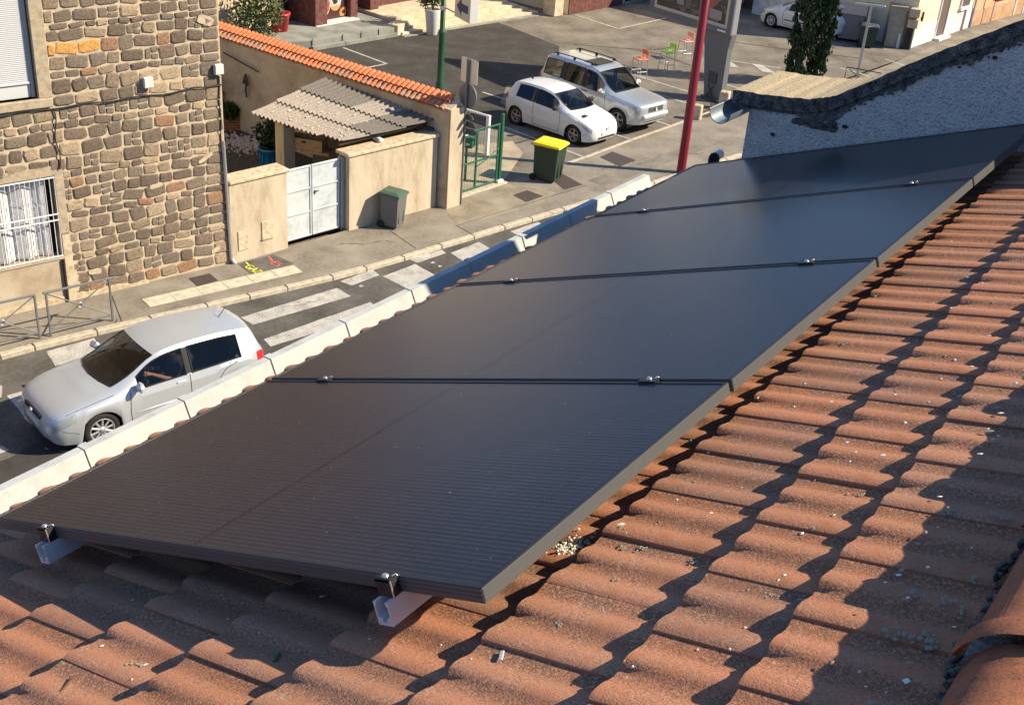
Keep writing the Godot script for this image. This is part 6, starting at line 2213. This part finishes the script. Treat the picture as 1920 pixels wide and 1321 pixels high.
	# pillars behind the doors are dark between the windows
	for side in [1.0, -1.0]:
		put("bonnet_seam", car_line(P, [[P.a0 + 0.14, 4.35], [P.ws[0] - 0.06, 4.6]], side, 0.006, -0.002), M.well, car)
		put("bumper_seam", car_line(P, [[-P.arch - 0.03, 1.6], [P.a0 + 0.2, 2.3]], side, 0.005, -0.002), M.well, car)
		for k in P.windows.size() - 1:
			put("door_pillar", car_patch(P, P.windows[k][1], P.windows[k + 1][0], 4.03, 4.97, 4.03, 4.97, side, 0.004, 2, 3), M.black_metal, car)
		for d in P.doors:
			put("door_seam", car_line(P, d, side, 0.008, -0.002), M.well, car)
		for h in P.handles:
			st = new_st()
			var hp := car_at(P, h, 3.35, side, 0.012)
			box(st, hp, Vector3(0.17, 0.028, 0.03), 0.01)
			obj("door_handle", st, P.handle_mat, car)
		if P.has("strip"):
			put("rubbing_strip", car_patch(P, P.strip[0], P.strip[1], 1.72, 1.92, 1.72, 1.92, side, 0.014, 8, 3), P.strip_mat, car)
		put("headlight", car_patch(P, P.hl[0], P.hl[1], P.hl[2], P.hl[3], P.hl[4], P.hl[5], side, 0.012), M.headlight, car)
		put("tail_light", car_patch(P, P.tl[0], P.tl[1], P.tl[2], P.tl[3], P.tl[4], P.tl[5], side, 0.012), M.tail, car)
		# mirror
		st = new_st()
		var mp := car_at(P, P.ws[0] + 0.38, 4.15, side, 0.0)
		box(st, mp + Vector3(0.02, 0.07, side * 0.13), Vector3(0.13, 0.16, 0.24), 0.055, Basis(Vector3.UP, side * 0.25))
		box(st, mp + Vector3(0.0, 0.0, side * 0.03), Vector3(0.07, 0.05, 0.1), 0.02)
		obj("door_mirror", st, P.mirror_mat, car)
		# wheels in dark wells
		for w in [0.0, P.wb]:
			var zo: float = cv(P.zw, w) - 0.02
			st = new_st()
			var xf := Transform3D(Basis(Vector3.RIGHT, side * PI / 2), Vector3(-w, P.rw, side * (zo - 0.36)))
			lathe(st, [Vector2(0, 0), Vector2(P.arch - 0.01, 0.0), Vector2(P.arch - 0.01, 0.33)], 22, xf, false)
			obj("wheel_well", st, M.well, car)
			make_wheel(P, car, Vector3(-w, P.rw, side * (zo - 0.015)), side, w)
	# face: grille, bumper line, plate, badge
	var nose: Vector3 = car_at(P, P.a0, 2, 1.0)
	for gr in P.grilles:
		st = new_st()
		bx(st, -P.a0 + gr[4] - 0.02, -P.a0 + gr[4] + 0.012, gr[2], gr[3], -gr[0], gr[0], 0.012)
		for k in int(gr[1]): bx(st, -P.a0 + gr[4], -P.a0 + gr[4] + 0.02, lerpf(gr[2], gr[3], (k + 0.7) / (gr[1] + 0.4)) - 0.008, lerpf(gr[2], gr[3], (k + 0.7) / (gr[1] + 0.4)) + 0.004, -gr[0] + 0.015, gr[0] - 0.015, 0.003)
		obj("grille", st, gr[5], car)
	st = new_st()
	var by: float = P.badge
	lathe(st, [Vector2(0.0, 0.022), Vector2(0.02, 0.022), Vector2(0.03, 0.012), Vector2(0.045, 0.022), Vector2(0.055, 0.022), Vector2(0.055, 0.0)], 18, Transform3D(Basis(Vector3.BACK, -PI / 2), Vector3(-P.a0 + P.badge_out, by, 0)), false)
	obj("badge", st, M.bolt, car)
	st = new_st()
	bx(st, -P.a0 - 0.01, -P.a0 + 0.022, P.plate, P.plate + 0.11, -0.26, 0.26, 0.004)
	bx(st, -P.a1 - 0.02, -P.a1 + 0.01, P.rplate, P.rplate + 0.11, -0.26, 0.26, 0.004)
	obj("number_plate", st, M.white_plastic, car)
	return car

func make_wheel(P: Dictionary, car: Node3D, c: Vector3, side: float, turned: float) -> void:
	var st := new_st()
	var R: float = P.rw
	var xf := Transform3D(Basis(Vector3.RIGHT, side * PI / 2), c)
	var ri := R * 0.68
	lathe(st, [Vector2(ri, -0.19), Vector2(R - 0.02, -0.19), Vector2(R, -0.165), Vector2(R, -0.03), Vector2(R - 0.02, -0.005), Vector2(ri + 0.02, 0.0), Vector2(ri, -0.012)], 28, xf)
	var t := obj("wheel", st, M.rubber, car)
	st = new_st()
	lathe(st, [Vector2(ri, -0.012), Vector2(ri - 0.012, -0.004), Vector2(ri - 0.025, -0.02), Vector2(ri - 0.03, -0.08)], 26, xf)
	for k in int(P.spokes):
		var b := Basis(Vector3.UP, TAU * k / P.spokes + 0.2)
		box(st, xf * (b * Vector3(ri * 0.55, -0.025, 0)), Vector3(ri * 0.9, 0.022, P.spoke_w), 0.008, xf.basis * b)
	lathe(st, [Vector2(0.065, -0.04), Vector2(0.06, -0.012), Vector2(0.0, -0.008)], 14, xf)
	obj("rim", st, P.rim_mat, t)
	st = new_st()
	lathe(st, [Vector2(0, -0.075), Vector2(ri - 0.03, -0.075)], 20, xf, false)
	obj("brake_shade", st, M.well, t)

func paint_of(c: Color, metal: float, rough: float) -> StandardMaterial3D:
	var m := plain(c, rough, metal)
	m.clearcoat_enabled = true
	m.clearcoat = 0.8
	m.clearcoat_roughness = 0.06
	return m

func cars() -> void:
	M.headlight = plain(C(.4, .45, .46), 0.08, 0.35)
	M.tail = plain(C(.5, .02, .025), 0.15)
	M.seat = plain(C(.045, .047, .05), 0.9)
	var silver := paint_of(C(.5, .54, .58), 0.4, 0.4)
	var white := paint_of(C(.66, .67, .67), 0.0, 0.4)
	var pale_silver := paint_of(C(.52, .55, .58), 0.5, 0.34)
	var grey_rim := plain(C(.35, .33, .3), 0.4, 0.6)
	var bright_rim := plain(C(.6, .61, .62), 0.35, 0.7)
	var G := {
		"a0": -0.87, "a1": 3.33, "wb": 2.578, "rw": 0.33, "arch": 0.385, "rail": 0.085, "bow": 0.16,
		"top": [[-0.87, 0.6], [-0.82, 0.7], [-0.7, 0.78], [-0.4, 0.87], [0.0, 0.945], [0.3, 1.0], [0.5, 1.09], [0.8, 1.25], [1.1, 1.395], [1.35, 1.455], [1.8, 1.485], [2.3, 1.475], [2.8, 1.43], [3.02, 1.39], [3.08, 1.34], [3.2, 1.1], [3.26, 0.98], [3.31, 0.86], [3.33, 0.72]],
		"belt": [[-0.87, 0.56], [-0.7, 0.71], [-0.4, 0.8], [0.2, 0.885], [0.6, 0.91], [1.6, 0.935], [2.7, 0.965], [3.1, 0.98], [3.26, 0.9], [3.33, 0.68]],
		"zw": [[-0.87, 0.46], [-0.84, 0.62], [-0.76, 0.74], [-0.6, 0.82], [-0.3, 0.868], [0.3, 0.88], [1.3, 0.88], [2.6, 0.88], [2.95, 0.86], [3.15, 0.8], [3.26, 0.7], [3.33, 0.5]],
		"zr": [[0.2, 0.7], [0.5, 0.66], [1.1, 0.575], [1.6, 0.575], [2.6, 0.555], [3.1, 0.54], [3.33, 0.5]],
		"sill": [[-0.87, 0.24], [-0.5, 0.2], [0.5, 0.19], [2.0, 0.2], [2.9, 0.24], [3.33, 0.3]],
		"bowk": [[-0.87, 0.0], [-0.3, 0.1], [0.2, 1.0], [0.8, 0.7], [1.2, 0.25], [1.8, 0.0], [2.9, 0.0], [3.1, -0.35], [3.33, -0.2]],
		"windows": [[0.72, 1.62], [1.74, 2.72]], "ws": [0.34, 1.12], "rg": [3.07, 3.25],
		"doors": [[[0.55, 0.6], [0.52, 2.0], [0.56, 4.0]], [[1.68, 0.4], [1.68, 2.0], [1.68, 4.0]], [[2.2, 1.3], [2.36, 2.4], [2.72, 3.4], [2.74, 4.0]], [[0.55, 0.6], [1.2, 0.45], [2.2, 0.6]]],
		"handles": [1.5, 2.55], "handle_mat": silver, "strip": [0.62, 2.2], "strip_mat": silver, "mirror_mat": silver,
		"hl": [-0.8, -0.42, 2.35, 3.9, 2.8, 4.1], "tl": [3.05, 3.27, 2.5, 3.9, 2.6, 4.05],
		"grilles": [[0.34, 2, 0.58, 0.68, -0.005, M.black_metal], [0.42, 2, 0.26, 0.36, -0.02, M.black_metal]], "badge": 0.63, "badge_out": 0.012, "plate": 0.42, "rplate": 0.6,
		"spokes": 10.0, "spoke_w": 0.04, "rim_mat": bright_rim, "paint": silver}
	var golf := make_car("silver_hatchback", "silver five-door hatchback driving past below the gutter, driver inside", yaw(165.8, Vector3(9.38, -0.1, -15.12)), G)
	var st := new_st()
	tube(st, [Vector3(-2.72, 1.44, 0), Vector3(-2.86, 1.6, 0)], 0.008, 5)
	obj("aerial", st, M.rubber, golf)
	st = new_st()
	for w in [0.0, 0.33]: tube(st, [Vector3(-0.36, 1.03, -0.5 + w * 1.6), Vector3(-0.55, 1.13, -0.05 + w * 1.6)], 0.009, 5)
	obj("wiper", st, M.rubber, golf)
	driver(golf.transform)
	# white three-door
	var W := {
		"a0": -0.72, "a1": 3.11, "wb": 2.442, "rw": 0.3, "arch": 0.35, "rail": 0.085, "bow": 0.18,
		"top": [[-0.72, 0.52], [-0.66, 0.62], [-0.5, 0.72], [-0.2, 0.83], [0.1, 0.91], [0.35, 0.98], [0.6, 1.11], [0.95, 1.3], [1.2, 1.38], [1.6, 1.425], [2.1, 1.42], [2.6, 1.37], [2.76, 1.33], [2.9, 1.14], [3.0, 0.99], [3.07, 0.88], [3.11, 0.7]],
		"belt": [[-0.72, 0.48], [-0.5, 0.66], [-0.1, 0.79], [0.4, 0.875], [1.4, 0.91], [2.4, 0.945], [2.9, 0.965], [3.05, 0.86], [3.11, 0.64]],
		"zw": [[-0.72, 0.4], [-0.68, 0.56], [-0.58, 0.68], [-0.4, 0.77], [-0.1, 0.82], [0.5, 0.826], [2.4, 0.826], [2.75, 0.79], [2.95, 0.72], [3.05, 0.62], [3.11, 0.45]],
		"zr": [[0.2, 0.66], [0.5, 0.62], [1.0, 0.53], [1.6, 0.53], [2.5, 0.51], [3.11, 0.45]],
		"sill": [[-0.72, 0.2], [-0.4, 0.17], [0.5, 0.17], [2.0, 0.18], [2.7, 0.22], [3.11, 0.3]],
		"bowk": G.bowk, "windows": [[0.78, 1.62], [1.74, 2.48]], "ws": [0.38, 1.08], "rg": [2.79, 2.98],
		"doors": [[[0.62, 0.6], [0.56, 2.0], [0.6, 4.0]], [[1.7, 0.45], [1.7, 2.0], [1.7, 4.0]], [[0.62, 0.6], [1.1, 0.5], [1.7, 0.45]]],
		"handles": [1.52], "handle_mat": white, "mirror_mat": M.rubber, "strip": [0.66, 2.0], "strip_mat": white,
		"hl": [-0.62, -0.12, 2.6, 4.0, 3.3, 4.25], "tl": [2.86, 3.05, 2.8, 3.7, 2.9, 4.2],
		"grilles": [[0.42, 1, 0.25, 0.34, -0.01, M.black_metal]], "badge": 0.56, "badge_out": 0.004, "plate": 0.37, "rplate": 0.55,
		"spokes": 5.0, "spoke_w": 0.06, "rim_mat": grey_rim, "paint": white}
	var small := make_car("white_small_car", "small white three-door car parked beside the silver estate", yaw(262.6, Vector3(30.14, 0, -17.42)), W)
	st = new_st()
	bx(st, 0.05, 0.2, 0.875, 0.895, 0.34, 0.52, 0.01)
	obj("bonnet_vent", st, M.black_metal, small)
	st = new_st()
	lump(st, Vector3(-2.5, 1.4, 0), Vector3(0.1, 0.06, 0.05), 0.0, 8)
	obj("aerial_base", st, M.rubber, small)
	st = new_st()
	bx(st, -0.72, -0.66, 0.98, 1.06, 0.42, 0.5, 0.005)
	obj("windscreen_sticker", st, M.white_plastic, small)
	# silver off-roader
	var E := {
		"a0": -0.85, "a1": 3.74, "wb": 2.82, "rw": 0.365, "arch": 0.42, "rail": 0.12, "bow": 0.12,
		"top": [[-0.85, 0.93], [-0.8, 0.98], [-0.6, 1.03], [0.0, 1.08], [0.3, 1.13], [0.5, 1.22], [0.8, 1.45], [1.08, 1.65], [1.3, 1.74], [1.8, 1.78], [2.8, 1.79], [3.3, 1.76], [3.42, 1.72], [3.52, 1.45], [3.6, 1.15], [3.7, 1.05], [3.74, 0.85]],
		"belt": [[-0.85, 0.88], [-0.7, 0.95], [-0.3, 0.99], [0.4, 1.04], [2.0, 1.09], [3.4, 1.13], [3.6, 1.08], [3.7, 1.0], [3.74, 0.8]],
		"zw": [[-0.85, 0.55], [-0.8, 0.7], [-0.68, 0.82], [-0.4, 0.9], [0.0, 0.92], [2.8, 0.92], [3.3, 0.9], [3.55, 0.84], [3.68, 0.74], [3.74, 0.6]],
		"zr": [[0.2, 0.74], [0.6, 0.7], [1.1, 0.62], [2.0, 0.63], [3.3, 0.62], [3.74, 0.58]],
		"sill": [[-0.85, 0.36], [-0.4, 0.34], [0.6, 0.34], [2.2, 0.35], [3.2, 0.4], [3.74, 0.46]],
		"bowk": [[-0.85, 0.0], [0.2, 0.6], [0.8, 0.5], [1.3, 0.1], [1.8, 0.0], [3.74, 0.0]],
		"windows": [[0.76, 1.55], [1.66, 2.42], [2.62, 3.38]], "ws": [0.38, 1.12], "rg": [3.44, 3.6],
		"doors": [[[0.6, 0.6], [0.56, 2.0], [0.6, 4.0]], [[1.6, 0.4], [1.6, 2.0], [1.6, 4.0]], [[2.3, 1.1], [2.45, 2.4], [2.5, 4.0]]],
		"handles": [1.45, 2.35], "handle_mat": M.black_metal, "mirror_mat": M.bolt, "strip": [0.66, 2.3], "strip_mat": pale_silver,
		"hl": [-0.79, -0.45, 2.3, 3.9, 2.6, 4.0], "tl": [3.5, 3.7, 2.5, 3.8, 2.6, 4.0],
		"grilles": [[0.38, 3, 0.73, 0.9, 0.0, M.dark_grey], [0.55, 1, 0.42, 0.5, -0.02, M.black_metal]], "badge": 0.82, "badge_out": 0.02, "plate": 0.52, "rplate": 0.8,
		"spokes": 5.0, "spoke_w": 0.08, "rim_mat": grey_rim, "paint": pale_silver}
	var suv := make_car("silver_estate", "tall silver off-road estate with roof rails and sunroof, parked", yaw(261.0, Vector3(32.5, 0, -17.14)), E)
	for z in [-0.56, 0.56]:
		st = new_st()
		tube(st, [Vector3(-1.4, 1.76, z), Vector3(-1.5, 1.83, z), Vector3(-2.3, 1.85, z), Vector3(-3.1, 1.84, z), Vector3(-3.22, 1.77, z)], 0.018, 6)
		for x in [-1.52, -2.3, -3.05]: bx(st, x - 0.05, x + 0.05, 1.76, 1.85, z - 0.018, z + 0.018, 0.006)
		obj("roof_rail", st, M.black_metal, suv)
	st = new_st()
	bx(st, -2.0, -1.4, 1.772, 1.792, -0.42, 0.42, 0.008)
	obj("sunroof", st, plain(C(.016, .018, .02), 0.35, 0.0, 0.3), suv)
	st = new_st()
	box(st, Vector3(0.87, 0.6, 0), Vector3(0.12, 0.16, 1.3), 0.05)
	obj("bumper", st, pale_silver, suv)
	# white saloon half hidden by the cypress
	var D := W.duplicate()
	D.merge({"windows": [[0.78, 1.68], [1.78, 2.5]], "mirror_mat": white, "strip_mat": M.rubber, "paint": paint_of(C(.66, .67, .67), 0.0, 0.4), "rim_mat": bright_rim, "spokes": 9.0, "spoke_w": 0.035}, true)
	make_car("white_parked_car", "white car with dark side strip half hidden behind the cypress", Transform3D(Basis(Vector3.UP, deg_to_rad(82)).scaled(Vector3(1.06, 1.03, 1.06)), Vector3(51.55, 0, -20.3)), D)
	var F := E.duplicate()
	F.merge({"paint": paint_of(C(.42, .45, .48), 0.5, 0.35)}, true)
	make_car("grey_parked_car", "grey car at the top edge showing one red tail light", Transform3D(Basis(Vector3.UP, deg_to_rad(82)).scaled(Vector3(0.95, 0.9, 0.95)), Vector3(52.6, 0, -26.3)), F)

# the driver of the silver hatchback: one continuous surface round a skeleton
func driver(xf: Transform3D) -> void:
	var o := thing("person", "driver in dark clothes with one bare forearm raised to the steering wheel", "person", xf)
	var shirt := C(.02, .022, .028); var skin := C(.5, .28, .18); var hair := C(.03, .02, .015); var jeans := C(.02, .025, .05)
	var z := -0.36
	var bones := [   # a, b, radius a, radius b, colour
		[Vector3(-1.56, .62, z), Vector3(-1.64, 1.0, z), .155, .17, shirt], [Vector3(-1.63, 1.0, z - .17), Vector3(-1.63, 1.0, z + .17), .075, .075, shirt],
		[Vector3(-1.63, 1.05, z), Vector3(-1.6, 1.17, z), .06, .055, skin], [Vector3(-1.585, 1.22, z), Vector3(-1.6, 1.3, z), .08, .095, skin],
		[Vector3(-1.62, 1.29, z), Vector3(-1.65, 1.31, z), .1, .095, hair], [Vector3(-1.5, 1.24, z), Vector3(-1.49, 1.23, z), .018, .014, skin],
		[Vector3(-1.62, 1.0, z - .2), Vector3(-1.42, .8, z - .27), .058, .046, shirt], [Vector3(-1.42, .8, z - .27), Vector3(-1.09, .98, z - .2), .046, .032, skin],
		[Vector3(-1.62, 1.0, z + .2), Vector3(-1.42, .78, z + .24), .058, .046, shirt], [Vector3(-1.42, .78, z + .24), Vector3(-1.1, .95, z + .17), .045, .032, skin],
		[Vector3(-1.55, .6, z - .1), Vector3(-1.1, .66, z - .12), .095, .07, jeans], [Vector3(-1.1, .66, z - .12), Vector3(-.85, .35, z - .1), .065, .045, jeans],
		[Vector3(-1.55, .6, z + .1), Vector3(-1.1, .66, z + .12), .095, .07, jeans], [Vector3(-1.1, .66, z + .12), Vector3(-.85, .35, z + .1), .065, .045, jeans],
		[Vector3(-.85, .33, z - .1), Vector3(-.68, .32, z - .1), .045, .04, hair], [Vector3(-.85, .33, z + .1), Vector3(-.68, .32, z + .1), .045, .04, hair],
		[Vector3(-1.59, 1.25, z - .1), Vector3(-1.6, 1.27, z - .105), .02, .018, skin], [Vector3(-1.59, 1.25, z + .1), Vector3(-1.6, 1.27, z + .105), .02, .018, skin]]
	var st := new_st()
	st.set_smooth_group(1)
	nets(st, bones, 0.016, 0.03)
	for s in [-1.0, 1.0]:                          # hands closed round the rim of the wheel
		var w := Vector3(-1.09, .98, z - .2) if s < 0 else Vector3(-1.1, .95, z + .17)
		var p := w + Vector3(.07, .03, -.0)
		var hb := [[w, p, .028, .036, skin], [p, p + Vector3(.02, .0, s * .02), .034, .03, skin]]
		for k in 4:
			var b := p + Vector3(.03, (k - 1.5) * .019, s * .01)
			var l: float = [.034, .042, .04, .03][k]
			hb.append([b, b + Vector3(l, .006, s * .012), .0095, .009, skin])
			hb.append([b + Vector3(l, .006, s * .012), b + Vector3(l + .012, -.004, s * -.02), .009, .0085, skin])
			hb.append([b + Vector3(l + .012, -.004, s * -.02), b + Vector3(l - .012, -.006, s * -.035), .0085, .0075, skin])
		hb.append([p + Vector3(.0, .02, s * -.02), p + Vector3(.035, .04, s * -.034), .012, .01, skin])
		hb.append([p + Vector3(.035, .04, s * -.034), p + Vector3(.058, .032, s * -.034), .01, .009, skin])
		nets(st, hb, 0.005, 0.006)
	obj("body", st, plain(Color.WHITE, 0.75), o)

func nets(st: SurfaceTool, bones: Array, cell: float, blend: float) -> void:
	var lo := Vector3.INF; var hi := -Vector3.INF
	for b in bones:
		for e in 2:
			var r: float = b[2 + e] + cell * 2
			lo = lo.min(b[e] - Vector3.ONE * r); hi = hi.max(b[e] + Vector3.ONE * r)
	var n := Vector3i(((hi - lo) / cell).ceil()) + Vector3i.ONE
	var f := PackedFloat32Array(); f.resize(n.x * n.y * n.z); f.fill(1.0)
	for b in bones:
		var A: Vector3 = b[0]; var B: Vector3 = b[1]
		var rm: float = maxf(b[2], b[3]) + blend + cell * 2
		var i0 := Vector3i(((A.min(B) - Vector3.ONE * rm - lo) / cell).floor()).clamp(Vector3i.ZERO, n - Vector3i.ONE)
		var i1 := Vector3i(((A.max(B) + Vector3.ONE * rm - lo) / cell).ceil()).clamp(Vector3i.ZERO, n - Vector3i.ONE)
		var d := B - A; var dd := maxf(d.length_squared(), 1e-9)
		for zz in range(i0.z, i1.z + 1):
			for yy in range(i0.y, i1.y + 1):
				var at := (zz * n.y + yy) * n.x
				for xx in range(i0.x, i1.x + 1):
					var p := lo + Vector3(xx, yy, zz) * cell
					var t := clampf((p - A).dot(d) / dd, 0, 1)
					var v: float = p.distance_to(A + d * t) - lerpf(b[2], b[3], t)
					var w := f[at + xx]
					var h := maxf(blend - absf(v - w), 0) / blend
					f[at + xx] = minf(v, w) - h * h * blend * 0.25
	var ids := {}
	var pts := []
	var off := [0, 1, n.x, n.x + 1, n.x * n.y, n.x * n.y + 1, n.x * n.y + n.x, n.x * n.y + n.x + 1]
	for zz in n.z - 1:
		for yy in n.y - 1:
			for xx in n.x - 1:
				var at := (zz * n.y + yy) * n.x + xx
				var neg := 0
				for k in 8:
					if f[at + off[k]] < 0: neg += 1
				if neg == 0 or neg == 8: continue
				var sum := Vector3(); var cnt := 0
				for e in [[0, 1], [2, 3], [4, 5], [6, 7], [0, 2], [1, 3], [4, 6], [5, 7], [0, 4], [1, 5], [2, 6], [3, 7]]:
					var va := f[at + off[e[0]]]; var vb := f[at + off[e[1]]]
					if (va < 0) != (vb < 0):
						var pa := Vector3(e[0] & 1, (e[0] >> 1) & 1, e[0] >> 2); var pb := Vector3(e[1] & 1, (e[1] >> 1) & 1, e[1] >> 2)
						sum += pa.lerp(pb, va / (va - vb)); cnt += 1
				ids[at] = pts.size()
				pts.append(lo + (Vector3(xx, yy, zz) + sum / cnt) * cell)
	var step := [1, n.x, n.x * n.y]
	for at in ids:
		for ax in 3:
			var u: int = step[(ax + 1) % 3]; var v: int = step[(ax + 2) % 3]
			var a := f[at]; var b := f[at + step[ax]]
			if (a < 0) == (b < 0): continue
			if not (ids.has(at - u) and ids.has(at - v) and ids.has(at - u - v)): continue
			var q := [pts[ids[at - u - v]], pts[ids[at - v]], pts[ids[at]], pts[ids[at - u]]]
			if a < 0: col_quad(st, bones, q[0], q[1], q[2], q[3])
			else: col_quad(st, bones, q[3], q[2], q[1], q[0])

func col_quad(st: SurfaceTool, bones: Array, a: Vector3, b: Vector3, c: Vector3, d: Vector3) -> void:
	for p in [a, c, b, a, d, c]:
		var best := 1e9; var col := Color.WHITE
		for k in bones:
			var e: Vector3 = k[1] - k[0]
			var t := clampf((p - k[0]).dot(e) / maxf(e.length_squared(), 1e-9), 0, 1)
			var v: float = p.distance_to(k[0] + e * t) - lerpf(k[2], k[3], t)
			if v < best:
				best = v; col = k[4]
		st.set_color(col)
		st.add_vertex(p)
	st.set_color(Color.WHITE)
